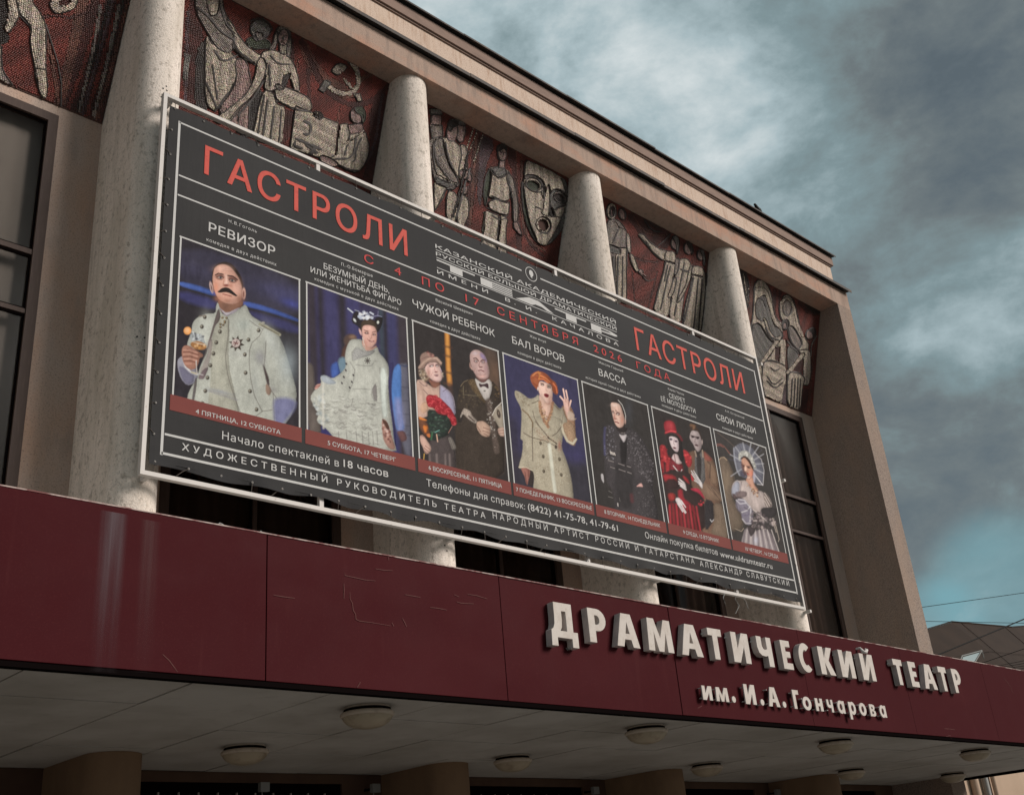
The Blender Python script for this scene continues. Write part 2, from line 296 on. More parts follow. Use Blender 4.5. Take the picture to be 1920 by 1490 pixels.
# windows: frame with transoms and mullion, panes, curtains behind
def window(a, b, blind):
    z0, z1 = 3.65, 11.6; f = 0.15
    fm = MB(); y0, y1 = YW-0.02, YW+0.12
    fm.box(a, a+f, y0, y1, z0, z1); fm.box(b-f, b, y0, y1, z0, z1); fm.box(a+f, b-f, y0, y1, z1-f, z1); fm.box(a+f, b-f, y0, y1, z0, z0+f)
    mid = (a+b)/2; 
    rows = [(z0+f, 8.10), (8.17, 9.06), (9.14, z1-f)]
    fm.box(a+f, b-f, y0+0.02, y1, 8.10, 8.17); fm.box(a+f, b-f, y0+0.02, y1, 9.06, 9.14)
    for q0, q1 in rows: fm.box(mid-0.035, mid+0.035, y0+0.02, y1, q0, q1)
    wf = fm.build('window', M['frame'], th)
    for q0, q1 in rows:
        for c0, c1 in ((a+f, mid-0.035), (mid+0.035, b-f)):
            p = MB().box(c0, c1, YW+0.05, YW+0.062, q0, q1).build('pane', M['glass'], wf)
            s = MB()        # glazing bead
            s.box(c0, c0+0.03, y0+0.045, YW+0.05, q0, q1); s.box(c1-0.03, c1, y0+0.045, YW+0.05, q0, q1); s.box(c0+0.03, c1-0.03, y0+0.045, YW+0.05, q0, q0+0.03); s.box(c0+0.03, c1-0.03, y0+0.045, YW+0.05, q1-0.03, q1)
            s.build('glazing_bead', M['trim'], wf)
    cm = MB(); n = int((b-a)/0.03); pts = []
    for k in range(n+1):
        x = a+0.02+(b-a-0.04)*k/n
        amp = 0.004 if blind else 0.045
        pts.append((x, YW+0.26 + amp*math.sin(x*21) + amp*0.6*math.sin(x*9.3+1)))
    vs = [(p[0], p[1], z) for z in (z0, z1) for p in pts]; m_ = len(pts)
    cm.add(vs, [(i, i+1, m_+i+1, m_+i) for i in range(m_-1)], True)
    cm.build('blind' if blind else 'curtain', M['blind'] if blind else M['curtain'], wf)
for i, (a, b) in enumerate(WINS): window(a, b, i == 0)

# ------------------------------------------------------------------ canopy
cp = MB(); XE = 27.2
cp.box(XL, XE-0.04, YF+0.06, YW-0.003, ZSOF+0.06, ZFT-0.03); canopy = cp.build('canopy', M['trim'], th)
seams = [-6.0, -3.59, -0.56, 2.47, 5.51, 8.54, 11.57, 14.6, 17.64, 20.67, 23.7, XE]
for k, (a, b) in enumerate(zip(seams[:-1], seams[1:])):
    y = YF + 0.004*((k*7) % 3)
    bevelled(MB().box(a+(0.006 if a < 9 else 0.0022), b-(0.006 if b < 9 else 0.0022), y if a < 11 else YF, YF+0.055, ZSOF+0.035, ZFT).build('fascia_panel', M['fascia'], canopy), 0.004)
MB().box(XE-0.035, XE, YF+0.06, YW-0.01, ZSOF+0.035, ZFT).build('fascia_panel', M['fascia'], canopy)
MB().box(XL, XE, YF+0.012, YF+0.10, ZSOF-0.015, ZSOF+0.03).build('edge_trim', M['trim'], canopy)
MB().box(XE-0.10, XE+0.01, YF+0.10, YW-0.02, ZSOF-0.05, ZSOF+0.03).build('edge_trim', M['trim'], canopy)
MB().box(XL, XE, YF-0.006, YF+0.10, ZFT+0.001, ZFT+0.012).build('capping', mat('capping_metal', (0.42, 0.33, 0.30), 0.5, layers=[((6, 6, 6), 5, 0.45, 0.6, (0.14, 0.03, 0.03), 0.9)]), canopy)
ys = [YF+0.10, 9.97, 11.06, 12.38, YW-0.02]
x0 = -5.38; xsx = [x0 + 1.465*i for i in range(23)] ; xsx[-1] = XE-0.1
for i in range(len(xsx)-1):
    for j in range(len(ys)-1):
        dz = 0.006*(((i*31+j*17) % 7)/6.0)
        p = MB().box(xsx[i]+0.012, xsx[i+1]-0.012, ys[j]+0.008, ys[j+1]-0.008, ZSOF+dz, ZSOF+0.05)
        p.build('soffit_panel', M['soffit'], canopy)
MB().box(XL, XE-0.05, YF+0.12, YW-0.01, ZFT-0.028, ZFT-0.02).build('bounce_sheet', mat('pale_bounce_sheet', (0.55, 0.53, 0.50), 0.6, layers=[((2, 2, 2), 4, 0.45, 0.75, (0.38, 0.35, 0.32), 0.7)]), canopy)  # unseen pale sheet added on the canopy to bounce light onto wall and columns
# grey run-off stains and scratches on the maroon panels (thin deposits of their own shape)
def ribbon(pts, w0, name, m, y, parent, amp=0):
    mb = MB(); P = [on_y(u, v, y) for u, v in pts]
    vs = []; n = len(P)
    for i, p in enumerate(P):
        t = P[min(i+1, n-1)]-P[max(i-1, 0)]; t = t/np.linalg.norm(t); nn = np.array([-t[2], 0, t[0]])
        ww = w0*(0.35+0.65*math.sin(math.pi*(i+0.5)/n)); vs += [p+nn*ww/2, p-nn*ww/2]
    mb.add(vs, [(2*i, 2*i+1, 2*i+3, 2*i+2) for i in range(n-1)]); return mb
scr = MB()
def addm(d, s):
    b = len(d.v); d.v += s.v; d.f += [tuple(b+i for i in f) for f in s.f]; d.sm += s.sm; d.mi += s.mi
def Z7(x, y): return (640+x/6.0, 1020+y/6.0)
SCR = [[(40, 322), (42, 350), (160, 375), (270, 400), (385, 410)], [(30, 440), (33, 520), (30, 610)], [(97, 540), (100, 610), (125, 660), (135, 740), (162, 785), (165, 840), (205, 862), (350, 880), (555, 915)],
       [(570, 880), (592, 920)], [(688, 830), (715, 880), (735, 925)], [(715, 565), (820, 583), (890, 595)], [(1000, 708), (1090, 718), (1190, 738)], [(1270, 565), (1325, 590)], [(1300, 645), (1345, 660), (1490, 668)],
       [(1420, 560), (1520, 575), (1640, 612)], [(385, 275), (480, 290), (575, 295)], [(528, 140), (535, 180)]]
for s_ in SCR: addm(scr, ribbon([Z7(*p) for p in s_], 0.0065, '', None, YF-0.003, None))
for s_ in [[(305, 1226), (318, 1238), (333, 1259)], [(513, 1115), (530, 1118), (553, 1121)], [(1771, 1365), (1790, 1367)], [(1774, 1380), (1782, 1378), (1784, 1384)], [(1300+83/10.1, 1270+575/10.1), (1300+165/10.1, 1270+530/10.1)], [(1882, 1270), (1895, 1286), (1900, 1300)], [(670, 1288), (676, 1278)]]:
    addm(scr, ribbon(s_, 0.0065, '', None, YF-0.003, None))
scr.build('scratches', mat('scratched_primer', (0.12, 0.05, 0.045), 0.7), canopy, kind='stuff')
def stain(u0, u1, v0, v1, col, op, sc, name='runoff_stain'):
    m = bpy.data.materials.new(name); m.use_nodes = True; t = m.node_tree; b = t.nodes['Principled BSDF']
    b.inputs['Base Color'].default_value = (*col, 1); b.inputs['Roughness'].default_value = 0.8
    a = on_y(u0, v0, YF-0.0045); c = on_y(u1, v1, YF-0.0045)
    g = t.nodes.new('ShaderNodeTexCoord'); sx = t.nodes.new('ShaderNodeSeparateXYZ'); t.links.new(g.outputs['Generated'], sx.inputs[0])
    def mr(s, f0, f1, t0, t1):
        n = t.nodes.new('ShaderNodeMapRange'); n.interpolation_type = 'SMOOTHSTEP'
        for k_, v_ in zip(('From Min', 'From Max', 'To Min', 'To Max'), (f0, f1, t0, t1)): n.inputs[k_].default_value = v_
        t.links.new(s, n.inputs['Value']); return n.outputs[0]
    def mul(p, q):
        n = t.nodes.new('ShaderNodeMath'); n.operation = 'MULTIPLY'
        t.links.new(p, n.inputs[0]); t.links.new(q, n.inputs[1]) if not isinstance(q, float) else setattr(n.inputs[1], 'default_value', q); return n.outputs[0]
    nz = t.nodes.new('ShaderNodeTexNoise'); mp_ = t.nodes.new('ShaderNodeMapping'); mp_.inputs['Scale'].default_value = (sc, 1, 0.5)
    t.links.new(g.outputs['Generated'], mp_.inputs[0]); t.links.new(mp_.outputs[0], nz.inputs['Vector']); nz.inputs['Scale'].default_value = 1.0; nz.inputs['Detail'].default_value = 5
    al = mul(mul(mr(sx.outputs[0], 0, 0.35, 0, 1), mr(sx.outputs[0], 0.6, 1, 1, 0)), mul(mr(sx.outputs[2], 0, 0.9, 0.12, 1), mr(nz.outputs['Fac'], 0.35, 0.65, 0.1, op)))
    t.links.new(al, b.inputs['Alpha'])
    mb = MB(); x0_, x1_ = a[0], c[0]; z1_ = a[2]; z0_ = c[2]
    mb.add([(x0_, YF-0.0045, z0_), (x1_, YF-0.0045, z0_), (x1_, YF-0.0045, z1_), (x0_, YF-0.0045, z1_)], [(0, 1, 2, 3)]).build(name, m, canopy)
stain(186, 224, 955, 1262, (0.15, 0.12, 0.135), 0.42, 4)
stain(262, 290, 972, 1262, (0.14, 0.08, 0.08), 0.2, 6)

# ------------------------------------------------------------------ entrance under the canopy
ew = MB(); sp = [(XL, 1.9), (4.95, 6.9), (10.05, 11.9), (15.2, 17.05), (20.4, 22.2), (25.3, 26.1)]
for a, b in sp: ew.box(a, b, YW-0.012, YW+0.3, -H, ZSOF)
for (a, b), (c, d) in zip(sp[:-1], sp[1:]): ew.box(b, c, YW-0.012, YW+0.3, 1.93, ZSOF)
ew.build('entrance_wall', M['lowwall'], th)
for (a, b), (c, d) in zip(sp[:-1], sp[1:]):
    g_ = MB(); g_.box(b, c, YW+0.03, YW+0.10, -H, -H+0.12); g_.box(b, c, YW+0.03, YW+0.10, 1.80, 1.93)
    g_.box(b, b+0.08, YW+0.03, YW+0.1, -H+0.12, 1.8); g_.box(c-0.08, c, YW+0.03, YW+0.1, -H+0.12, 1.8)
    gz = g_.build('entrance_glazing', M['trim'], th)
    n = 10
    for k in range(1, n+1):
        x = b + (c-b)*k/(n+1)
        MB().box(x-0.008, x+0.008, YW+0.0, YW+0.03, -H+0.12, 1.8).build('grille_bar', mat('grille_metal', (0.42, 0.38, 0.34), 0.4, 0.4) if 'gb' not in M else M['gb'], gz)
        M.setdefault('gb', bpy.data.materials['grille_metal'])
    MB().box(b+0.08, c-0.08, YW+0.06, YW+0.07, -H+0.12, 1.8).build('pane', M['glass'], gz)
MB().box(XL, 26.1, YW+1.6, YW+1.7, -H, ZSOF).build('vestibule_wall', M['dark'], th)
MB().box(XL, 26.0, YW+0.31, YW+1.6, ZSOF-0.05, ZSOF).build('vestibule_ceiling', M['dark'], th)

# ------------------------------------------------------------------ canopy lamps
LAMPS = [(7.13, 9.46, 'front row, second largest seen: round canopy lamp nearest the camera'), ]
rowf = [7.13, 11.6, 16.18, 21.0]; rowb = [7.22, 11.6, 16.18, 20.87, 25.19]
names_f = ['big round ceiling lamp under the left half of the canopy, nearest the maroon edge', 'round ceiling lamp below the first large white letters, near the canopy edge',
           'round ceiling lamp below the small white lettering, near the canopy edge', 'small round ceiling lamp near the canopy edge at the far right']
names_b = ['round ceiling lamp between the two left lower columns, with stained glass', 'round ceiling lamp right of the second lower column, in the back row',
           'round ceiling lamp left of the third visible lower column, back row', 'round ceiling lamp just above the fourth lower column, back row', 'farthest round ceiling lamp, in the back row by the open end of the canopy']
lamp_root = None
def lamp(x, y, label, s=1.0):
    t = thing('ceiling_lamp', (x, y, ZSOF), label, 'lamp', 'round lamps under the canopy')
    c = (x, y, ZSOF)
    MB().lathe([(0.235*s, 0.0), (0.235*s, -0.02), (0.205*s, -0.021), (0.205*s, -0.045), (0.265*s, -0.05), (0.28*s, -0.062), (0.28*s, -0.085), (0.265*s, -0.098), (0.225*s, -0.10)], c, 36).build('housing', M['lamp'], t)
    MB().lathe([(0.262*s, -0.099), (0.25*s, -0.125), (0.215*s, -0.16), (0.16*s, -0.19), (0.09*s, -0.207), (0.003, -0.212)], c, 36).build('lamp_glass', M['lampglass'], t)
    MB().lathe([(0.245*s, -0.0205), (0.245*s, -0.0445), (0.236*s, -0.0445)], c, 36).build('seal_ring', M['trim'], t)
for x, n_ in zip(rowf, names_f): lamp(x, 9.46, n_)
for x, n_ in zip(rowb, names_b): lamp(x, 11.98, n_)
# small spotlights / sensors with cables in front of the entrance wall
def spotlight(u, v, label):
    p = on_y(u, v, YW-0.25); p[2] = min(p[2], ZSOF-0.22)
    t = thing('floodlight', (p[0], p[1], p[2]), label, 'floodlight', 'small lamps and cables on the entrance wall')
    MB().box(p[0]-0.07, p[0]+0.07, p[1]-0.05, p[1]+0.02, p[2]-0.06, p[2]+0.06).build('lamp_head', M['pipe'], t)
    MB().box(p[0]-0.015, p[0]+0.015, p[1]+0.02, YW-0.012, p[2]-0.015, p[2]+0.015).build('bracket', M['trim'], t)
    MB().tube([(p[0], p[1]+0.03, p[2]-0.05), (p[0]+0.05, p[1]+0.08, p[2]-0.4), (p[0]+0.02, YW-0.03, p[2]-1.2)], 0.008).build('cable', M['pipe'], t)
spotlight(702, 1467, 'small pale floodlight with a hanging cable, left of the second lower column')
spotlight(1113, 1464, 'small pale sensor on the dark wall between second and third lower columns')
spotlight(1455, 1475, 'small floodlight on the dark wall left of the fourth lower column')
spotlight(494, 1448, 'tiny bracket lamp over the black entrance glazing at left')

# ------------------------------------------------------------------ bits on the facade
bird = thing('pigeon', (*on_y(1424, 402, 12.6)[:2], 16.39), 'small dark pigeon sitting on the roof edge against the sky', 'bird')
bp = on_y(1424, 402, 12.6)
bb = MB(); bx = bp[0]; bz = 16.40
bb.tube([(bx+0.22, 12.58, bz+0.06), (bx+0.10, 12.6, bz+0.10), (bx, 12.6, bz+0.16), (bx-0.08, 12.6, bz+0.24), (bx-0.11, 12.6, bz+0.30), (bx-0.15, 12.6, bz+0.31), (bx-0.19, 12.6, bz+0.30)], 0.05, 8, radii=[0.012, 0.05, 0.085, 0.055, 0.04, 0.035, 0.006])
bb.tube([(bx-0.01, 12.59, bz+0.09), (bx-0.01, 12.58, bz-0.01)], 0.008, 5); bb.tube([(bx+0.02, 12.62, bz+0.09), (bx+0.02, 12.62, bz-0.01)], 0.008, 5)
props(bb.build('body', M['wire'], bird))

# ------------------------------------------------------------------ neighbouring house at the right, skylight, downpipes
nh = thing('neighbour_house', (60, 40, -H), 'brown-roofed beige house beyond the right end of the theatre', 'building')
def at(u, v, y): return on_y(u, v, y)
# roof slab: ridge line and eaves, in a plane rising away from the camera
def ridgept(u, v, y): p = on_y(u, v, y); return p
A_ = ridgept(1785, 1166, 33.0); A0 = ridgept(1690, 1195, 33.0); A2 = ridgept(1897, 1176, 33.0); A3 = ridgept(2010, 1168, 33.0)
eave_y, eave_z = 26.0, 7.0
top = [A0, A_, A2, A3, ridgept(2300, 1160, 33.0)]
rf = MB()
front = [(p[0]*1.0, eave_y, eave_z) for p in top]
front[0] = (front[0][0]-2, eave_y, eave_z)
n = len(top); vs = [tuple(p) for p in top] + front + [(p[0], 34.0, p[2]-0.6) for p in top]
rf.add(vs, [(i, i+1, n+i+1, n+i) for i in range(n-1)] + [(i+1, i, 2*n+i, 2*n+i+1) for i in range(n-1)])
roof = rf.build('roof', M['roof_tile'], nh)
for k in (2, 5):                                     # standing seams across the slope and course lines
    t_ = k/7
    pts = [tuple(np.array(p)*(1-t_) + np.array(f)*t_ + np.array([0, -0.03, 0.03])) for p, f in zip(top, front)]
    MB().tube(pts, 0.015, 4).build('roof_seam', M['roof_tile'], roof)
for k in range(2):
    x = A_[0] + 7.2*k + 1.4
    i = 0
    zt = np.interp(x, [p[0] for p in top], [p[2] for p in top]); 
    MB().tube([(x, 33.0, zt+0.02), (x-1.5, eave_y, eave_z+0.02)], 0.02, 4).build('roof_seam', M['roof_tile'], roof)
MB().tube([tuple(np.array(p)+np.array([0, 0, 0.05])) for p in top], 0.05, 6).build('ridge_cap', M['roof_tile'], roof)
# skylight propped open on the slope
sq = [(1797, 1243), (1803, 1229), (1840, 1219), (1846, 1222), (1826, 1245), (1822, 1247)]
def slope_pt(u, v, lift=0.0):
    d = ray(u, v); p0 = np.array(A_); e1 = np.array([1.0, 0, 0]); e2 = np.array([0, 33.0-eave_y, A_[2]-eave_z]); nn = np.cross(e1, e2); nn /= np.linalg.norm(nn)
    if nn[2] < 0: nn = -nn
    p0 = p0 + nn*lift; return d*((p0@nn)/(d@nn))
gl = [slope_pt(u, v, 0.25) for u, v in ((1801, 1244), (1806, 1231), (1838, 1222), (1822, 1247))]
sk_ = thing('skylight', tuple(slope_pt(1820, 1236)), 'open skylight with pale reflecting glass on the brown roof', 'roof window')
MB().add(gl, [(0, 1, 2, 3)]).build('pane', M['glass_sky'], sk_)
fm = MB(); ring = [slope_pt(u, v, 0.27) for u, v in ((1798, 1244), (1804, 1229), (1841, 1219), (1824, 1248))]
for i in range(4): fm.tube([ring[i], ring[(i+1) % 4]], 0.045, 4)
for q in ring: fm.tube([q, q - np.array([0, 0, 0.5])], 0.03, 4)
fm.build('frame', mat('skylight_frame', (0.20, 0.20, 0.19), 0.5), sk_)
wl = MB(); x0n = 36.5; wl.box(x0n, 80, eave_y+0.4, 33, -H, eave_z-0.05); wl.build('wall', M['render'], nh)
MB().box(x0n-0.4, 80, eave_y-0.1, eave_y+0.4, eave_z-0.2, eave_z-0.04).build('eaves_gutter', M['trim'], nh)

# drilled anchor holes and rust on the first columns, and loose wires round the banner frame
def nose_pt(u, v, xc, off=0.0):
    d = ray(u, v); d = d/np.linalg.norm(d); a = d[0]**2+d[1]**2; b = -2*(d[0]*xc+d[1]*YC); c = xc*xc+YC*YC-(RC+off)**2; q = b*b-4*a*c
    return d*((-b-math.sqrt(max(q, 0)))/(2*a))
hm_ = MB()
for u, v in ((306, 166), (312, 162), (313, 170), (303, 182), (257, 631), (271, 633), (271, 657), (838, 1032), (834, 1022)):
    p = nose_pt(u, v, XC[1] if u < 500 else XC[2], 0.002); n_ = np.array([p[0]-(XC[1] if u < 500 else XC[2]), p[1]-YC, 0]); n_ /= np.linalg.norm(n_); t1 = np.array([-n_[1], n_[0], 0])
    hm_.add([p+0.014*(t1*math.cos(a)+np.array([0, 0, 1])*math.sin(a)) for a in np.linspace(0, 5.5, 8)], [tuple(range(8))])
hm_.build('anchor_hole', M['wire'], th, kind='stuff')
def squiggle(pts, y, label):
    t_ = thing('loose_wire', on_y(*pts[0], y), label, 'wire', 'loose wires at the canopy edge and banner frame'); MB().tube([on_y(u, v, y+0.02*math.sin(3*i)) for i, (u, v) in enumerate(pts)], 0.006, 5).build('wire', M['pipe'], t_)
squiggle([(1383, 1108), (1378, 1122), (1386, 1135), (1379, 1150)], 12.32, 'thin curly wire hanging from the lower rail below the rightmost short post')
squiggle([(1386, 1108), (1393, 1120), (1399, 1128), (1403, 1141)], 12.32, 'thin wire bending right below the rightmost short post of the frame')
squiggle([(1362, 1104), (1356, 1120), (1361, 1134)], 12.32, 'short curved wire hanging left of the rightmost short post')
squiggle([(405, 987), (412, 980), (418, 983), (424, 989), (416, 985)], YF+0.03, 'small looped wire end on the maroon canopy edge at left')
squiggle([(484, 1001), (489, 995), (495, 1002)], YF+0.03, 'tiny wire end above the first panel joint of the canopy')
for u, r, mname in ((1829, 0.22, 'ink_white'), (1850, 0.16, 'pipe'), (1866, 0.13, 'ink_white')):
    p = on_y(u, 1475, eave_y+0.2)
    MB().tube([(p[0], p[1], -H), (p[0], p[1], 6.5)], r, 10).build('downpipe', M['render'] if mname != 'pipe' else M['pipe'], nh)
# overhead cables
def cable(pts, r, label, sag=0.0):
    P = [on_y(u, v, y) for u, v, y in pts]; Q = []
    n = 14
    for i in range(n+1):
        t = i/n; a = P[0]*(1-t)+P[1]*t; a[2] -= sag*4*t*(1-t); Q.append(tuple(a))
    t_ = thing('overhead_cable', Q[0], label, 'cable', 'overhead cables at the right'); MB().tube(Q, r, 5).build('cable', M['wire'], t_)
cable([(1700, 1142, 30), (1990, 1101, 24)], 0.018, 'uppermost thin cable crossing the sky right of the theatre')
cable([(1700, 1163.5, 32), (1990, 1169, 26)], 0.018, 'thin nearly level cable just above the brown roof ridge')
cable([(1735, 1237, 20), (1990, 1131, 17)], 0.026, 'thickest black cable slanting up across the brown roof')
cable([(1822, 1249, 22), (1990, 1192, 18)], 0.014, 'thin slanting cable right of the skylight')
for k in range(4): cable([(1850+9*k, 1252+1.5*k, 23), (1990, 1224+7*k, 19)], 0.012, ['highest', 'second highest', 'third highest', 'lowest'][k] + ' cable of the bundle just above the right end of the maroon canopy')

# ------------------------------------------------------------------ banner frame
YBN = 12.30                                              # plane of the printed sheet
ft = thing('tube_scaffold', (13.4, 12.36, 5.3), 'white steel tube frame bolted to the columns around the big black banner', 'steel frame')
yf0, yf1 = 12.315, 12.395
XL0, XR0, ZB0, ZT0 = 5.89, 20.92, 5.385, 11.375
tw = 0.058
MB().box(XL0-tw/2, XR0+tw/2, yf0, yf1, ZT0-tw/2, ZT0+tw/2).build('top_rail', M['white_metal'], ft)
MB().box(XL0-tw/2, XR0+tw/2, yf0, yf1, ZB0-tw/2, ZB0+tw/2).build('bottom_rail', M['white_metal'], ft)
for x in (XL0, XR0): MB().box(x-tw/2, x+tw/2, yf0, yf1, ZB0+tw/2, ZT0-tw/2).build('post', M['white_metal'], ft)
for u in (604, 1104, 1383):
    x = on_y(u, {604: 940, 1104: 1043, 1383: 1105}[u], yf0)[0]
    MB().box(x-0.035, x+0.035, yf0+0.01, yf1-0.01, ZB0+tw/2, ZT0-tw/2).build('rear_post', M['white_metal'], ft)
for xc in XC[1:]:
    for z in (ZB0, ZT0-0.02, 8.4):
        MB().box(xc-0.03, xc+0.03, yf1, YC-RC+0.03, z-0.03, z+0.03).build('bracket', M['white_metal'], ft)

# ------------------------------------------------------------------ banner: sheet, print, eyelets, cords
bt = thing('banner', (13.4, YBN, 5.4), 'large black theatre tour banner with red headings and seven photographs', 'banner')
def bx(u, v): p = on_y(u, v, YBN); return p[0], p[2]
sx0, sx1 = 5.955, 20.86; sz0, sz1 = 5.50, 11.215
# sheet as a grid with slightly rippled hems
nx_, nz_ = 150, 60
gx = np.linspace(sx0, sx1, nx_+1); gz = np.linspace(sz0, sz1, nz_+1)
vs = []
for j, z in enumerate(gz):
    for i, x in enumerate(gx):
        edge = 0.0
        zz = z
        if j <= 1: zz = z + (0.022*math.sin(x*6.1)+0.018*math.sin(x*2.3+1) if j == 0 else 0); edge = 0.03*math.sin(x*7.0+0.5) if j == 0 else 0
        if j >= nz_-1: zz = z + ((-0.03*abs(math.sin(x*3.4))+0.012*math.sin(x*1.1)) if j == nz_ else 0)
        vs.append((x, YBN+edge*0.8, zz))
sh = MB(); sh.add(vs, [(j*(nx_+1)+i, j*(nx_+1)+i+1, (j+1)*(nx_+1)+i+1, (j+1)*(nx_+1)+i) for j in range(nz_) for i in range(nx_)], True)
sheet = sh.build('sheet', M['banner'], bt)
MB().box(sx0, sx1, YBN+0.004, YBN+0.008, sz0+0.06, sz1-0.07).build('backing', M['banner'], bt)
# rules
def rule(x0, z0, x1, z1, w=0.045, y=YBN-0.004, name='printed_rule', m=None, par=None):
    mb = MB(); w *= 0.62
    if abs(x1-x0) > abs(z1-z0): mb.add([(x0, y, z0-w/2), (x1, y, z1-w/2), (x1, y, z1+w/2), (x0, y, z0+w/2)], [(0, 1, 2, 3)])
    else: mb.add([(x0-w/2, y, z0), (x0+w/2, y, z0), (x1+w/2, y, z1), (x1-w/2, y, z1)], [(0, 1, 2, 3)])
    return mb.build(name, m or M['ink_white'], par or bt)
ox0, ox1, oz0, oz1 = 6.12, 20.69, 5.685, 10.955
xg0 = bx(977.6, 507.7)[0]; xg1 = bx(1012.8, 523.1)[0]
rule(ox0, oz1, xg0, oz1); rule(xg1, oz1, ox1, oz1); rule(ox0, oz0, ox1, oz0, 0.055); rule(ox0, oz0-0.027, ox0, oz1+0.022, 0.06); rule(ox1, oz0-0.027, ox1, oz1+0.022, 0.06)
zA = (bx(330.5, 326)[1]+bx(1423.6, 763.5)[1])/2; zB_ = (bx(329.1, 363.2)[1]+bx(1429, 788.9)[1])/2; zC_ = (bx(305.7, 814.5)[1]+bx(1492, 1087.5)[1])/2
for z in (zA, zB_): rule(ox0+0.03, z, ox1-0.03, z, 0.042)
rule(ox0+0.03, zC_, ox1-0.03, zC_, 0.05)
PH = [[(338.6, 445.7), (558.6, 523.8), (323.8, 745), (563.8, 803.7)], [(573.3, 529.5), (761.5, 596.5), (577.2, 807.9), (774.3, 855.8)], [(772.5, 601.1), (932.5, 658.2), (786.7, 859.6), (954.6, 901.6)],
      [(942.1, 661.6), (1080.5, 711.3), (964.2, 904.3), (1110.3, 941.6)], [(1089.2, 713.6), (1211.5, 757.7), (1119.1, 944.3), (1246.8, 977.2)], [(1219.1, 760.2), (1328.8, 800.4), (1254.9, 979.3), (1368, 1009.7)], [(1335.2, 803.3), (1434.2, 839.6), (1374.7, 1011.8), (1474.8, 1038.8)]]
BARB = [(322, 774.1), (574.9, 834.9), (787.1, 885.4), (964.7, 927.4), (1121.4, 965.6), (1257.2, 998.2), (1377.9, 1032.1)]
zpt = np.mean([bx(*p[0])[1] for p in PH] + [bx(*p[1])[1] for p in PH]); zpb = np.mean([bx(*p[2])[1] for p in PH] + [bx(*p[3])[1] for p in PH]); zbb = np.mean([bx(*p)[1] for p in BARB])
boxes = []
for p in PH:
    xa = (bx(*p[0])[0]+bx(*p[2])[0])/2; xb = (bx(*p[1])[0]+bx(*p[3])[0])/2; boxes.append((xa, xb))
titles = ['photo of a moustached man in a white uniform holding a glass', 'photo of a woman in a white ruffled dress', 'photo of an old lady with roses beside a bald man', 'photo of a red-haired woman in a pale coat raising her hand',
          'photo of an old woman in a dark shawl', 'photo of a woman in a red top hat with a young man', 'photo of a woman in a large pleated bonnet']

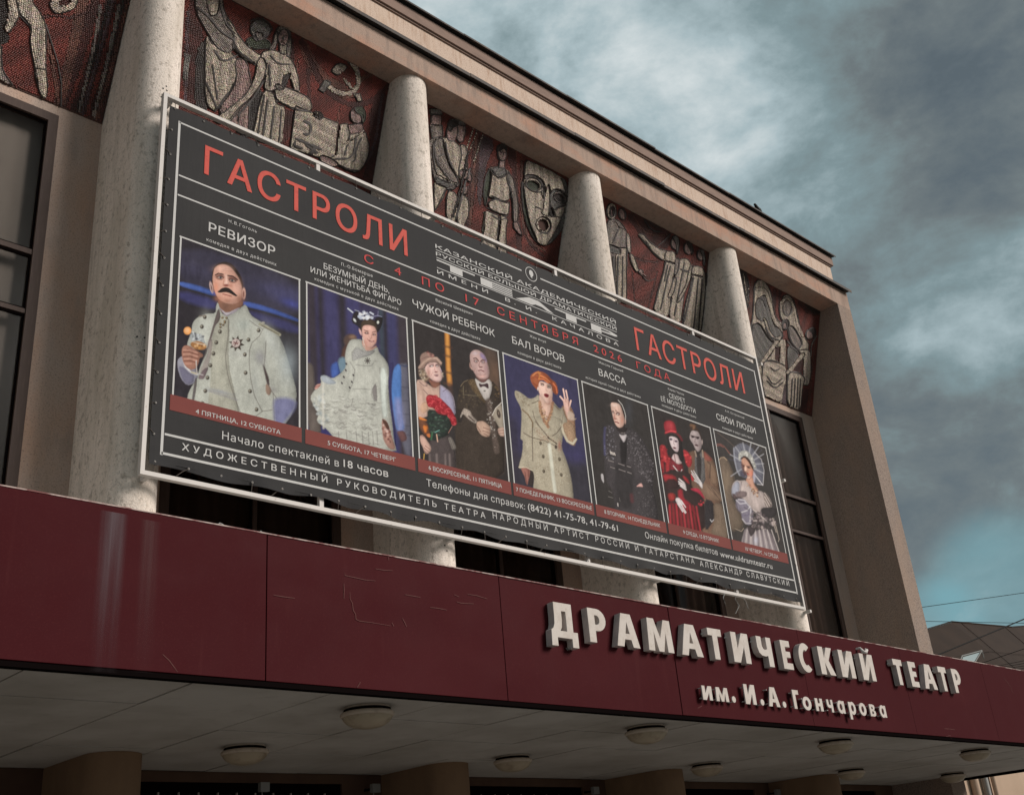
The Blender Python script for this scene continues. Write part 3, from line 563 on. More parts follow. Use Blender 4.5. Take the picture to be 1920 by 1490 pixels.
# ---- a tiny painter that works on the grid of a print; shapes are given in pixels of the photograph
class Print:
    def __init__(s, x0, x1, z0, z1, step):
        s.nx = int((x1-x0)/step)+1; s.nz = int((z1-z0)/step)+1
        X, Z = np.meshgrid(np.linspace(x0, x1, s.nx), np.linspace(z0, z1, s.nz)); s.X = X.ravel(); s.Z = Z.ravel()
        s.U, s.V = proj(s.X, np.full_like(s.X, YBN), s.Z); s.col = np.zeros((len(s.U), 3)); s.o = (0, 0); s.k = 1.0
        s.n1 = rng.standard_normal(len(s.U)); s.lim = None; s._mask = None
    def T(s, ox, oy, k): s.o = (ox, oy); s.k = k; return s
    def pt(s, p): return (s.o[0]+p[0]/s.k, s.o[1]+p[1]/s.k)
    def fill(s, c): s.col[:] = lin(c)
    def _mix(s, idx, a, c, sp=0.0):
        cc = lin(c)[None, :]
        if sp: cc = cc*np.clip(1+sp*s.n1[idx][:, None], 0.1, 3)
        s.col[idx] = s.col[idx]*(1-a[:, None]) + cc*a[:, None]
    def _idx(s, q, m):
        q = np.array(q); return np.nonzero((s.U > q[:, 0].min()-m) & (s.U < q[:, 0].max()+m) & (s.V > q[:, 1].min()-m) & (s.V < q[:, 1].max()+m))[0]
    def sdf(s, q, idx):
        q = np.array(q); u = s.U[idx]; v = s.V[idx]; n = len(q); d = np.full(len(u), 1e9); ins = np.zeros(len(u), bool)
        for i in range(n):
            a = q[i]; b = q[(i+1) % n]; e = b-a; w0 = u-a[0]; w1 = v-a[1]; t = np.clip((w0*e[0]+w1*e[1])/(e@e+1e-9), 0, 1)
            d = np.minimum(d, (w0-e[0]*t)**2+(w1-e[1]*t)**2)
            c = ((a[1] > v) != (b[1] > v)); xx = (b[0]-a[0])*(v-a[1])/((b[1]-a[1]) if b[1] != a[1] else 1e-9)+a[0]; ins ^= c & (u < xx)
        d = np.sqrt(d); return np.where(ins, -d, d)
    def smooth_poly(s, pts):
        p = np.array(pts, float); n = len(p); out = []
        for i in range(n):                       # one Chaikin pass rounds traced corners
            a = p[i]; b = p[(i+1) % n]; out += [a*0.78+b*0.22, a*0.22+b*0.78]
        return out
    def poly(s, pts, c, f=0.7, a=1.0, sp=0.0, rnd=True):
        q = [s.pt(p) for p in pts]; q = s.smooth_poly(q) if rnd else q; idx = s._idx(q, f*2+1)
        if len(idx) == 0: return s
        sd_ = s.sdf(q, idx); al = np.clip(0.5 - sd_/(2*f), 0, 1)*a; s._mix(idx, al, c, sp)
        qa = np.array(q); ext = min(np.ptp(qa[:, 0]), np.ptp(qa[:, 1])); r_ = min(7.0, ext*0.16)
        if ext > 7 and f < 3:                             # photographed forms turn away at their outlines, more so on the side away from the stage light
            m_ = sd_ < 0; side = np.clip((s.U[idx]-qa[:, 0].mean())/(np.ptp(qa[:, 0])/2+1e-6), -1, 1)
            k_ = np.where(m_, (0.30+0.16*side)*np.exp(sd_/r_)+0.10*np.clip(side, 0, 1), 0)*a; s.col[idx] *= (1-k_)[:, None]
        return s
    def ell(s, cx, cy, rx, ry, c, ang=0, f=0.7, a=1.0, sp=0.0):
        p = s.pt((cx, cy)); rx /= s.k; ry /= s.k; m = max(rx, ry)+2*f+1; idx = s._idx([p], m)
        if len(idx) == 0: return s
        u = s.U[idx]-p[0]; v = s.V[idx]-p[1]; t = math.radians(ang); x = u*math.cos(t)+v*math.sin(t); y = -u*math.sin(t)+v*math.cos(t)
        r = np.sqrt((x/rx)**2+(y/ry)**2); d = (r-1)*min(rx, ry); s._mix(idx, np.clip(0.5-d/(2*f), 0, 1)*a, c, sp); return s
    def line(s, pts, w, c, f=0.6, a=1.0, sp=0.0):
        q = np.array([s.pt(p) for p in pts]); w = w/s.k/2; idx = s._idx(q, w+2*f+1)
        if len(idx) == 0: return s
        u = s.U[idx]; v = s.V[idx]; d = np.full(len(u), 1e9)
        for i in range(len(q)-1):
            A = q[i]; e = q[i+1]-A; t = np.clip(((u-A[0])*e[0]+(v-A[1])*e[1])/(e@e+1e-9), 0, 1); d = np.minimum(d, (u-A[0]-e[0]*t)**2+(v-A[1]-e[1]*t)**2)
        s._mix(idx, np.clip(0.5-(np.sqrt(d)-w)/(2*f), 0, 1)*a, c, sp); return s
    def soft(s, cx, cy, rx, ry, c, a=0.5, ang=0):        # gaussian dab
        p = s.pt((cx, cy)); rx /= s.k; ry /= s.k; m = 2.2*max(rx, ry); idx = s._idx([p], m)
        if len(idx) == 0: return s
        u = s.U[idx]-p[0]; v = s.V[idx]-p[1]; t = math.radians(ang); x = u*math.cos(t)+v*math.sin(t); y = -u*math.sin(t)+v*math.cos(t)
        s._mix(idx, a*np.exp(-1.2*((x/rx)**2+(y/ry)**2)), c); return s
    def dabs(s, pts, n, r, cols, a=0.6, ang=0, asp=1.0, seed=1):    # random dabs inside a polygon
        g = np.random.default_rng(seed); q = np.array(pts, float); k = 0
        from_ = q.min(0); to = q.max(0)
        for _ in range(n*6):
            p = g.uniform(from_, to); c_ = False; j = len(q)-1
            for i in range(len(q)):
                if ((q[i][1] > p[1]) != (q[j][1] > p[1])) and (p[0] < (q[j][0]-q[i][0])*(p[1]-q[i][1])/(q[j][1]-q[i][1])+q[i][0]): c_ = not c_
                j = i
            if c_:
                rr = r*g.uniform(0.6, 1.4); s.ell(p[0], p[1], rr, rr*asp, cols[k % len(cols)], ang=ang+g.uniform(-25, 25), f=0.8, a=a*g.uniform(0.5, 1)); k += 1
            if k >= n: break
        return s
    def noise(s, amp=0.06): s.col *= np.clip(1+amp*s.n1[:, None], 0.3, 2); return s
    def mottle(s, amp=0.045):
        for cell, cz_, a in ((3, 3, amp*0.8), (6, 16, amp*1.3), (9, 9, amp), (24, 30, amp*1.2)):
            gh, gw = s.nz//cz_+3, s.nx//cell+3; q = rng.standard_normal((gh, gw))
            yy = np.arange(s.nz)/cz_; xx = np.arange(s.nx)/cell; i0 = yy.astype(int); j0 = xx.astype(int); fy = (yy-i0)[:, None]; fx = (xx-j0)[None, :]
            v = q[i0][:, j0]*(1-fy)*(1-fx)+q[i0+1][:, j0]*fy*(1-fx)+q[i0][:, j0+1]*(1-fy)*fx+q[i0+1][:, j0+1]*fy*fx
            s.col *= np.clip(1+a*v.ravel()[:, None], 0.4, 1.8)
    def build(s, label):
        s.mottle()
        me = bpy.data.meshes.new('photo'); n = len(s.U); nx, nz = s.nx, s.nz; rl = root_loc(bt)
        me.vertices.add(n); co = np.stack([s.X-rl[0], np.full(n, YBN-0.0035-rl[1]), s.Z+H-rl[2]], -1); me.vertices.foreach_set('co', co.ravel())
        i = (np.arange(nz-1)[:, None]*nx+np.arange(nx-1)[None, :]).ravel(); F_ = np.stack([i, i+1, i+nx+1, i+nx], -1).ravel(); m = len(i)
        me.loops.add(4*m); me.loops.foreach_set('vertex_index', F_); me.polygons.add(m); me.polygons.foreach_set('loop_start', np.arange(m)*4)
        me.update(calc_edges=True); at_ = me.color_attributes.new('Col', 'FLOAT_COLOR', 'POINT')
        c = np.ones((n, 4)); c[:, :3] = np.clip(s.col*KP-0.010, 0.005, 0.85); at_.data.foreach_set('color', c.ravel()); me.materials.append(M['print'])
        return link('photo', me, bt, label=label)
KP = 0.98
def new_print(i, step=0.0078):
    return Print(boxes[i][0]+0.012, boxes[i][1]-0.012, zpb, zpt-0.012, step)
G = (172, 175, 167)
# ---- photo 1: man in white uniform with a glass
p = new_print(0); p.fill((48, 45, 50)); p.T(310, 480, 7.385)
p.poly([(190, -200), (1860, 300), (1860, 900), (1100, 640), (640, 500), (190, 360)], (60, 58, 74), f=6, a=0.8)
p.soft(1650, 520, 420, 120, (72, 72, 110), 0.6, 15); p.soft(420, 200, 260, 90, (70, 68, 92), 0.5, 12); p.soft(1750, 660, 160, 60, (70, 76, 150), 0.6, 20)
p.poly([(190, 470), (700, 610), (700, 760), (190, 610)], (62, 62, 104), f=4, a=0.9); p.poly([(1100, 730), (1860, 960), (1860, 1100), (1250, 880)], (60, 60, 100), f=4, a=0.85)
p.poly([(190, 352), (420, 400), (700, 500), (700, 560), (430, 480), (190, 410)], (76, 100, 168), f=1.6); p.poly([(1080, 620), (1400, 700), (1860, 880), (1860, 920), (1450, 780), (1080, 690)], (74, 96, 166), f=1.6)
for x in (270, 330, 440, 480): p.line([(x, 150), (x+5, 300)], 34, (50, 48, 62), f=2, a=0.6)
p.poly([(640, 340), (655, 170), (720, 105), (820, 78), (910, 105), (985, 185), (1045, 280), (1078, 400), (1070, 480), (1000, 500), (700, 480), (650, 440)], (50, 42, 38), f=1.2)
p.ell(635, 435, 22, 80, (190, 165, 160), ang=-12); p.ell(638, 445, 10, 50, (95, 75, 75), ang=-12)
p.poly([(730, 600), (1075, 620), (1065, 700), (960, 770), (850, 810), (760, 770), (728, 690)], (138, 102, 86)); p.soft(820, 700, 60, 60, (105, 78, 68), 0.6)
p.ell(1086, 520, 25, 78, (196, 158, 146)); p.ell(1082, 530, 12, 52, (120, 80, 72))
p.poly([(662, 235), (682, 165), (735, 125), (800, 115), (870, 135), (935, 190), (985, 255), (1025, 330), (1058, 430), (1068, 520), (1050, 610), (990, 655), (905, 668), (815, 645), (740, 605), (692, 520), (660, 410), (652, 310)], (206, 160, 143), f=0.8)
p.soft(1000, 470, 60, 120, (222, 175, 160), 0.6); p.soft(800, 180, 110, 50, (222, 180, 165), 0.7); p.soft(1030, 600, 60, 70, (140, 98, 82), 0.75); p.soft(700, 430, 40, 90, (190, 120, 95), 0.6); p.soft(740, 590, 60, 40, (170, 115, 95), 0.6)
p.line([(800, 200), (930, 215)], 8, (160, 115, 102), a=0.6); p.line([(820, 175), (900, 185)], 7, (165, 120, 105), a=0.5)
p.ell(752, 288, 64, 42, (120, 84, 76), ang=10, f=1.6, a=0.9); p.ell(928, 325, 66, 46, (112, 76, 68), ang=14, f=1.6, a=0.9)
p.line([(690, 264), (735, 240), (800, 256)], 15, (72, 54, 48)); p.line([(862, 272), (930, 280), (995, 330)], 17, (68, 50, 46))
p.ell(757, 300, 32, 13, (160, 142, 134), ang=10); p.ell(930, 342, 34, 14, (156, 138, 130), ang=12); p.ell(764, 300, 15, 16, (60, 62, 66)); p.ell(924, 342, 15, 16, (60, 62, 66))
p.line([(712, 292), (765, 276), (808, 300)], 8, (60, 42, 40)); p.line([(880, 330), (930, 316), (980, 352)], 8, (60, 42, 40)); p.line([(720, 322), (775, 332)], 6, (130, 90, 80)); p.line([(885, 362), (960, 370)], 6, (130, 90, 80))
p.poly([(825, 250), (855, 262), (866, 350), (880, 390), (850, 400), (812, 385), (830, 330)], (224, 186, 172), f=1.4); p.line([(812, 330), (800, 390), (830, 415)], 10, (160, 108, 92), a=0.8); p.ell(842, 408, 38, 16, (130, 72, 64), f=1.2); p.soft(905, 410, 30, 30, (160, 110, 95), 0.7)
p.poly([(718, 492), (745, 478), (775, 448), (835, 432), (885, 448), (930, 488), (970, 525), (1000, 552), (975, 560), (930, 538), (880, 510), (830, 500), (770, 508), (735, 508)], (46, 40, 38), f=0.7)
p.line([(795, 528), (860, 545), (915, 560)], 12, (140, 74, 66)); p.ell(860, 575, 58, 16, (206, 156, 138), ang=10, f=1.4); p.soft(850, 620, 70, 22, (168, 118, 98), 0.7)
body = [(725, 632), (700, 700), (695, 798), (570, 800), (470, 835), (400, 890), (370, 950), (362, 1060), (320, 1150), (296, 1240), (330, 1300), (560, 1250), (585, 1320), (520, 1440), (470, 1560), (440, 1680), (395, 1760), (350, 1830), (305, 1930), (300, 2100), (370, 2300), (1500, 2500), (1720, 2250), (1800, 2070), (1818, 1880), (1755, 1640), (1700, 1450), (1640, 1250), (1560, 1090), (1430, 975), (1250, 870), (1175, 815), (1112, 665), (1055, 705), (950, 790), (850, 835), (770, 790)]
p.poly(body, G, f=0.7, sp=0.05); p.soft(560, 1000, 90, 200, (196, 200, 194), 0.5); p.soft(1480, 1200, 90, 260, (190, 196, 194), 0.45, -18); p.soft(1080, 950, 120, 90, (150, 160, 156), 0.5); p.soft(760, 1650, 90, 220, (190, 190, 178), 0.4); p.soft(1250, 1750, 70, 300, (146, 150, 148), 0.45)
p.poly([(760, 800), (850, 840), (890, 900), (870, 1500), (960, 1900), (1080, 2400), (560, 2300), (640, 1560), (600, 1260), (690, 960)], (168, 168, 156), f=1.5, sp=0.06)
p.poly([(735, 700), (765, 830), (740, 910), (690, 960), (640, 1130), (600, 1260), (500, 1480), (560, 1330), (600, 1170), (660, 960)], (112, 102, 100), f=1)
p.poly([(580, 1170), (600, 1300), (545, 1440), (470, 1600), (560, 1640), (620, 1430), (660, 1150)], (150, 138, 136), f=2, a=0.7); p.poly([(540, 1560), (600, 1540), (560, 1640), (530, 1710), (450, 1700), (470, 1640)], (118, 104, 108), f=1.5)
p.poly([(742, 705), (800, 790), (850, 830), (960, 785), (1040, 712), (1000, 722), (850, 795), (765, 735)], (186, 180, 188), f=0.8); p.line([(745, 715), (820, 815), (850, 832), (1000, 735)], 8, (130, 120, 130))
for q in [[(878, 880), (868, 1100), (830, 1400), (860, 1640), (930, 1880), (1050, 2200)], [(1350, 1010), (1300, 1110), (1200, 1200), (1165, 1300), (1158, 1480), (1180, 1700), (1230, 1930), (1340, 2150)], [(1390, 1180), (1385, 1330), (1370, 1500), (1385, 1640), (1450, 1840), (1560, 2000)], [(1160, 890), (1250, 960), (1340, 1010)], [(1340, 2150), (1220, 2240)], [(1340, 2150), (1480, 2130)], [(1490, 1900), (1510, 2300)]]:
    p.line(q, 9, (98, 92, 88), f=0.8, a=0.85)
p.poly([(1340, 1480), (1385, 1560), (1435, 1700), (1440, 1800), (1410, 1790), (1385, 1680)], (78, 66, 66), f=1.5); p.soft(1310, 1400, 70, 110, (120, 118, 128), 0.6, -10); p.poly([(1385, 1760), (1440, 1800), (1470, 1870), (1440, 1935), (1390, 1900)], (140, 118, 104), f=1.5); p.soft(1500, 1850, 60, 40, (120, 116, 120), 0.5, 40)
p.soft(1700, 1500, 130, 260, (160, 172, 178), 0.5); p.poly([(1490, 2000), (1560, 1960), (1700, 1960), (1812, 2010), (1790, 2120), (1700, 2240), (1560, 2400), (1505, 2300)], (112, 114, 150), f=4, a=0.95); p.soft(1640, 2080, 90, 50, (128, 130, 164), 0.5)
p.soft(1000, 1350, 130, 60, (160, 160, 160), 0.3); p.soft(760, 1880, 180, 30, (140, 144, 152), 0.7, 14); p.line([(580, 1860), (760, 1920), (990, 1990)], 16, (130, 130, 138), f=2.2, a=0.7)
for x, y in [(505, 980), (545, 845), (755, 1048), (705, 1198), (665, 1350), (622, 1515), (583, 1685), (552, 1868), (512, 2040), (1290, 1030), (1150, 1160), (1100, 1365), (1110, 1617), (1172, 1872), (1262, 2125)]:
    p.ell(x, y, 27, 30, (88, 84, 78)); p.ell(x-8, y-8, 11, 11, (150, 146, 132)); p.ell(x+9, y+9, 10, 10, (50, 46, 42))
st = []
for k in range(16): a_ = k*math.pi/8+0.2; r_ = 112 if k % 2 == 0 else 62; st.append((985+r_*1.0*math.cos(a_), 1212+r_*math.sin(a_)))
p.poly(st, (82, 72, 66), rnd=False); p.ell(975, 1205, 58, 58, (186, 172, 168)); p.line([(945, 1190), (1000, 1220)], 12, (110, 60, 60)); p.line([(960, 1240), (990, 1175)], 12, (90, 60, 60)); p.line([(940, 1215), (1010, 1200)], 8, (120, 80, 76))
for x, y in [(790, 855), (848, 858), (822, 905), (762, 945), (800, 955), (762, 985), (822, 925)]: p.ell(x, y, 17, 15, (70, 58, 50)); p.ell(x-4, y-5, 6, 6, (170, 150, 110))
p.line([(1310, 945), (1400, 985), (1480, 1030), (1580, 1090)], 42, (140, 138, 122), f=1); p.line([(1330, 960), (1400, 1000), (1480, 1040), (1570, 1085)], 10, (90, 84, 74)); p.ell(1352, 925, 24, 16, (150, 148, 140)); p.line([(470, 835), (560, 825)], 16, (120, 112, 104))
p.poly([(330, 1060), (520, 1090), (560, 1240), (360, 1210)], (150, 158, 166), f=1, a=0.6)
p.dabs([(340, 1030), (520, 1090), (540, 1180), (350, 1160)], 34, 13, [(92, 94, 100), (190, 196, 200), (70, 70, 76)], a=0.8, seed=3)
p.ell(456, 1240, 112, 58, (150, 108, 70), ang=12); p.dabs([(370, 1190), (560, 1230), (520, 1300), (420, 1290)], 16, 14, [(196, 150, 92), (110, 74, 50), (214, 180, 140)], a=0.7, seed=4)
p.line([(360, 1185), (560, 1235)], 8, (190, 184, 170))
p.poly([(165, 1440), (215, 1390), (300, 1380), (420, 1560), (450, 1640), (440, 1700), (390, 1770), (300, 1792), (215, 1700), (170, 1560)], (150, 150, 162), f=0.8); p.poly([(175, 1520), (260, 1540), (330, 1620), (400, 1650), (390, 1750), (300, 1785), (225, 1700)], (108, 106, 130), f=2, a=0.8); p.line([(255, 1450), (280, 1540), (350, 1600), (440, 1640)], 22, (200, 200, 202), f=1); p.line([(290, 1500), (360, 1590), (430, 1600)], 12, (110, 106, 112))
p.poly([(232, 1270), (265, 1238), (330, 1240), (400, 1290), (470, 1330), (520, 1360), (515, 1400), (470, 1410), (462, 1470), (420, 1560), (350, 1578), (275, 1530), (235, 1440), (226, 1340)], (168, 124, 108), f=0.8)
for q in [[(245, 1330), (330, 1330), (460, 1370)], [(245, 1395), (340, 1390), (455, 1425)], [(255, 1455), (340, 1450), (440, 1480)], [(300, 1290), (400, 1320)]]: p.line(q, 10, (104, 66, 58), f=0.8)
for q in [[(250, 1300), (330, 1300), (440, 1340)], [(250, 1362), (340, 1358), (440, 1392)], [(260, 1425), (340, 1420), (430, 1448)], [(280, 1490), (360, 1490)]]: p.line(q, 14, (200, 156, 140), f=1, a=0.8)
p.line([(425, 1450), (430, 1560), (440, 1630)], 12, (190, 184, 180)); p.line([(330, 1590), (440, 1625), (520, 1648)], 10, (180, 176, 176)); p.line([(430, 1630), (360, 1610)], 16, (170, 160, 130))
p.ell(305, 1035, 52, 54, (226, 160, 98), ang=20, f=1); p.ell(300, 1030, 26, 28, (240, 190, 140), f=2)
p.poly([(410, 1680), (440, 1700), (420, 1880), (380, 2100), (350, 2100)], (92, 84, 86), f=1, a=0.9); p.noise(0.035).build(titles[0])

# ---- photo 2: woman in a white dress
p = new_print(1); p.fill((58, 54, 80)); p.T(570, 540, 8.727)
for x, w, c in [(100, 120, (56, 50, 56)), (250, 70, (50, 46, 54)), (420, 190, (62, 60, 96)), (600, 90, (48, 44, 50)), (780, 200, (66, 64, 104)), (1290, 70, (46, 44, 52)), (1400, 130, (60, 60, 96)), (1600, 190, (60, 54, 58)), (1230, 60, (58, 68, 78))]:
    p.line([(x, -200), (x+60, 1400), (x+80, 2700)], w, c, f=3, a=0.9)
p.poly([(40, 1220), (110, 1230), (155, 1310), (170, 1640), (150, 1900), (260, 2100), (290, 2400), (40, 2340)], (98, 90, 86), f=2); p.poly([(270, 2230), (430, 2330), (490, 2440), (290, 2420)], (56, 54, 100), f=1)
p.ell(760, 860, 110, 110, (84, 68, 62), f=2); p.ell(790, 800, 50, 30, (130, 104, 88), f=2); p.poly([(640, 960), (740, 900), (700, 1100), (640, 1250), (600, 1150)], (92, 66, 56), f=2, a=0.8)
p.poly([(560, 1160), (640, 1120), (700, 1180), (720, 1400), (600, 1400), (550, 1300)], (112, 136, 152), f=2); p.poly([(440, 1260), (540, 1200), (570, 1300), (590, 1400), (470, 1480), (440, 1400)], (74, 100, 170), f=2)
p.poly([(1550, 1240), (1700, 1230), (1720, 1900), (1780, 2800), (1620, 2700), (1560, 1900)], (98, 98, 112), f=2); p.line([(1560, 1260), (1650, 1280), (1700, 1270)], 22, (60, 66, 90), f=1.5)
for y in (1620, 1840, 2060, 2250, 2400): p.line([(1600, y), (1720, y+8)], 16, (70, 70, 82), f=1.5, a=0.8)
p.poly([(1430, 1450), (1470, 1310), (1540, 1230), (1590, 1300), (1590, 1800), (1600, 2100), (1650, 2330), (1510, 2340), (1470, 2100), (1425, 1700)], (84, 124, 188), f=1.2); p.poly([(1470, 1800), (1590, 1800), (1650, 2330), (1510, 2340)], (128, 132, 172), f=5, a=0.8)
p.poly([(1510, 2340), (1640, 2330), (1690, 2480), (1600, 2520), (1560, 2450)], (104, 74, 74), f=2)
p.poly([(1380, 1250), (1470, 1200), (1440, 1450), (1420, 1750), (1440, 2000), (1500, 2340), (1500, 2700), (1440, 2600), (1380, 1800)], (56, 54, 92), f=2)
p.poly([(770, 560), (800, 420), (870, 360), (900, 440), (960, 560), (1130, 560), (1180, 480), (1290, 470), (1280, 580), (1240, 680), (1190, 740), (1160, 650), (1000, 610), (945, 640), (935, 770), (905, 640)], (46, 42, 46), f=1.4)
p.poly([(930, 640), (940, 540), (1040, 500), (1150, 530), (1190, 620), (1180, 700), (1150, 640), (1040, 610), (970, 625), (940, 760)], (74, 62, 52), f=1.2)
p.dabs([(870, 400), (980, 390), (1130, 460), (1110, 500), (900, 490)], 30, 22, [(204, 210, 220), (180, 188, 204), (220, 222, 224)], a=0.95, seed=5); p.line([(715, 335), (795, 400)], 20, (190, 196, 206)); p.ell(828, 528, 16, 34, (196, 200, 200), ang=-35); p.ell(1208, 562, 18, 24, (200, 204, 196)); p.line([(1080, 400), (1130, 430)], 26, (190, 196, 208)); p.line([(1120, 470), (1200, 450), (1270, 470)], 8, (150, 152, 180)); p.line([(1212, 380), (1205, 460)], 6, (130, 130, 160))
p.line([(830, 360), (900, 385)], 10, (150, 154, 170))
p.poly([(948, 840), (1000, 900), (1100, 985), (1170, 940), (1195, 965), (1110, 1040), (1010, 1050), (935, 950)], (190, 150, 136), f=1); p.ell(920, 720, 16, 54, (206, 170, 168), ang=-20); p.line([(958, 810), (985, 940), (995, 1020)], 15, (206, 200, 190)); p.line([(985, 940), (995, 1010)], 7, (100, 84, 80))
p.poly([(945, 660), (975, 612), (1060, 605), (1150, 630), (1185, 700), (1192, 800), (1172, 900), (1110, 975), (1050, 970), (990, 900), (950, 780)], (216, 172, 160), f=0.8)
p.soft(1010, 900, 50, 60, (186, 136, 122), 0.6); p.soft(1060, 660, 70, 30, (228, 188, 174), 0.7); p.soft(1165, 860, 20, 60, (190, 140, 128), 0.6)
p.line([(985, 692), (1050, 712)], 13, (96, 66, 60)); p.line([(1115, 728), (1170, 712)], 13, (96, 66, 60)); p.ell(1022, 738, 38, 18, (88, 56, 56), ang=10); p.ell(1143, 762, 30, 17, (88, 56, 56), ang=6); p.ell(1022, 738, 12, 8, (180, 160, 150)); p.ell(1146, 764, 10, 8, (180, 160, 150))
p.line([(1100, 760), (1108, 812), (1080, 830)], 10, (172, 120, 110), a=0.8); p.line([(1060, 858), (1105, 880), (1140, 872)], 16, (120, 52, 60)); p.line([(1080, 872), (1130, 880)], 6, (200, 170, 165)); p.line([(1050, 850), (1030, 830)], 7, (160, 110, 100))
D = (180, 182, 174)
p.poly([(760, 845), (850, 838), (940, 842), (948, 920), (1000, 1030), (1100, 1030), (1195, 955), (1225, 1060), (1310, 1150), (1380, 1270), (1385, 1420), (1370, 1560), (1395, 1900), (1440, 2200), (1465, 2500), (1520, 2700), (600, 2600), (430, 2370), (330, 2270), (200, 2180), (240, 2060), (160, 1930), (95, 1790), (170, 1670), (285, 1560), (265, 1450), (340, 1425), (460, 1490), (600, 1400), (690, 1290), (665, 1120), (700, 950)], D, f=1, sp=0.05)
p.poly([(780, 1080), (850, 960), (1000, 1040), (1180, 1010), (1100, 1100), (900, 1150), (800, 1200)], (162, 162, 160), f=1.5, sp=0.12)
for q in [[(850, 965), (780, 1060), (790, 1190)], [(750, 1210), (830, 1340)], [(850, 1260), (1000, 1275), (1100, 1270), (1140, 1220)], [(1180, 1560), (1110, 1660), (1100, 1750), (1150, 1850)], [(1240, 1310), (1250, 1700), (1290, 2130)], [(800, 1655), (950, 1650), (1080, 1660)], [(830, 1330), (800, 1550), (730, 1700)], [(800, 1810), (770, 1940)], [(1140, 1198), (1200, 1200)]]: p.line(q, 10, (112, 110, 108), f=1, a=0.75)
p.poly([(1100, 1670), (1180, 1540), (1200, 1850), (1150, 1850)], (130, 126, 124), f=1.5); p.poly([(1245, 1320), (1330, 1300), (1365, 1500), (1345, 1800), (1370, 2100), (1290, 2130), (1255, 1800)], (198, 206, 200), f=1.5)
for x, y in [(682, 1345), (650, 1455), (618, 1555), (805, 1425), (780, 1535), (745, 1628), (690, 1240)]: p.ell(x, y, 13, 22, (66, 60, 64), ang=-30)
for k in range(8): a_ = k*math.pi/4; p.line([(1038, 1190), (1038+46*math.cos(a_), 1190+46*math.sin(a_))], 13, (74, 68, 66))
g_ = np.random.default_rng(11)
for _ in range(230):                                       # ruffles of the skirt
    x = g_.uniform(200, 1240); y = g_.uniform(1700, 2620)
    if y < 1750+abs(x-700)*0.2 or x > 1280 or x < 150+(y-1700)*0.35: continue
    w_ = g_.uniform(25, 60); p.line([(x-w_, y-g_.uniform(0, 14)), (x, y+g_.uniform(8, 26)), (x+w_, y-g_.uniform(0, 14)+8)], g_.uniform(9, 18), [(128, 126, 122), (150, 150, 144), (206, 208, 202), (112, 108, 106)][g_.integers(4)], f=1.0, a=0.55)
for x in (560, 690, 850, 950, 1050, 1120, 1190): p.line([(x, 2350), (x+15, 2560)], 13, (110, 106, 104), f=1, a=0.7)
p.soft(620, 2100, 120, 200, (150, 148, 142), 0.35); p.dabs([(110, 1800), (330, 1700), (400, 2250), (250, 2200)], 40, 26, [(200, 206, 206), (150, 160, 164), (120, 130, 136)], a=0.5, seed=8)
p.line([(312, 1540), (305, 1900), (318, 2290)], 26, (214, 212, 202), f=2, a=0.7); p.poly([(165, 1650), (200, 1580), (280, 1560), (260, 1610), (200, 1660)], (196, 150, 140), f=1); p.line([(180, 1620), (250, 1600)], 10, (110, 60, 62))
p.poly([(265, 1440), (340, 1425), (460, 1490), (540, 1560), (420, 1580), (300, 1540)], (168, 178, 190), f=1.5, a=0.8)
p.poly([(1270, 2140), (1340, 2160), (1390, 2270), (1440, 2450), (1500, 2640), (1400, 2640), (1300, 2500), (1275, 2330)], (168, 130, 118), f=1.4); p.dabs([(1270, 2150), (1390, 2250), (1450, 2560), (1300, 2450)], 26, 16, [(110, 66, 60), (206, 180, 172), (86, 52, 50)], a=0.7, seed=9)
p.poly([(1270, 2130), (1360, 2190), (1400, 2300), (1370, 2330), (1300, 2220)], (84, 58, 50), f=1.4)
p.noise(0.035).build(titles[1])

# ---- photo 3: old lady with roses, bald man
p = new_print(2); p.fill((50, 46, 46)); p.T(770, 600, 9.93)
p.poly([(1300, 300), (1620, 560), (1800, 2900), (1300, 2600)], (82, 68, 60), f=8, a=0.8); p.soft(1560, 1000, 120, 300, (104, 80, 64), 0.6)
p.line([(672, 230), (690, 600), (700, 900), (725, 1180)], 74, (196, 128, 58), f=2.6); p.line([(672, 230), (690, 600), (700, 900), (725, 1180)], 30, (214, 156, 84), f=3)
for y in (500, 672, 975, 1190): p.line([(620, y-16), (760, y+20)], 30, (78, 58, 48), f=2.4, a=0.9)
p.line([(725, 1180), (740, 1400)], 60, (88, 66, 60), f=4, a=0.7)
p.poly([(150, 930), (250, 905), (330, 1000), (340, 1110), (260, 1170), (180, 1080), (145, 1000)], (128, 110, 96), f=1.5); p.dabs([(150, 930), (260, 900), (330, 1060), (240, 1150), (160, 1060)], 34, 20, [(196, 184, 166), (84, 68, 60), (160, 140, 118)], a=0.75, seed=12); p.dabs([(560, 900), (600, 960), (600, 1070), (560, 1060)], 12, 16, [(190, 176, 160), (100, 80, 72)], a=0.75, seed=13)
p.poly([(320, 1080), (420, 1160), (545, 1150), (545, 1240), (470, 1290), (400, 1260)], (134, 92, 78), f=1.5)
p.poly([(100, 1125), (190, 1105), (300, 1180), (440, 1280), (545, 1210), (600, 1240), (730, 1340), (795, 1460), (830, 1720), (780, 1760), (500, 1700), (240, 1820), (120, 1830), (95, 1400)], (196, 166, 152), f=1); p.poly([(540, 1210), (600, 1240), (730, 1340), (795, 1460), (830, 1720), (800, 1760), (640, 1700), (540, 1500)], (164, 160, 184), f=2)
for q in [[(160, 1150), (240, 1220), (300, 1230), (300, 1140)], [(230, 1290), (320, 1390), (400, 1400)], [(540, 1240), (540, 1480)], [(600, 1330), (660, 1290)]]: p.line(q, 9, (86, 66, 74), f=0.8)
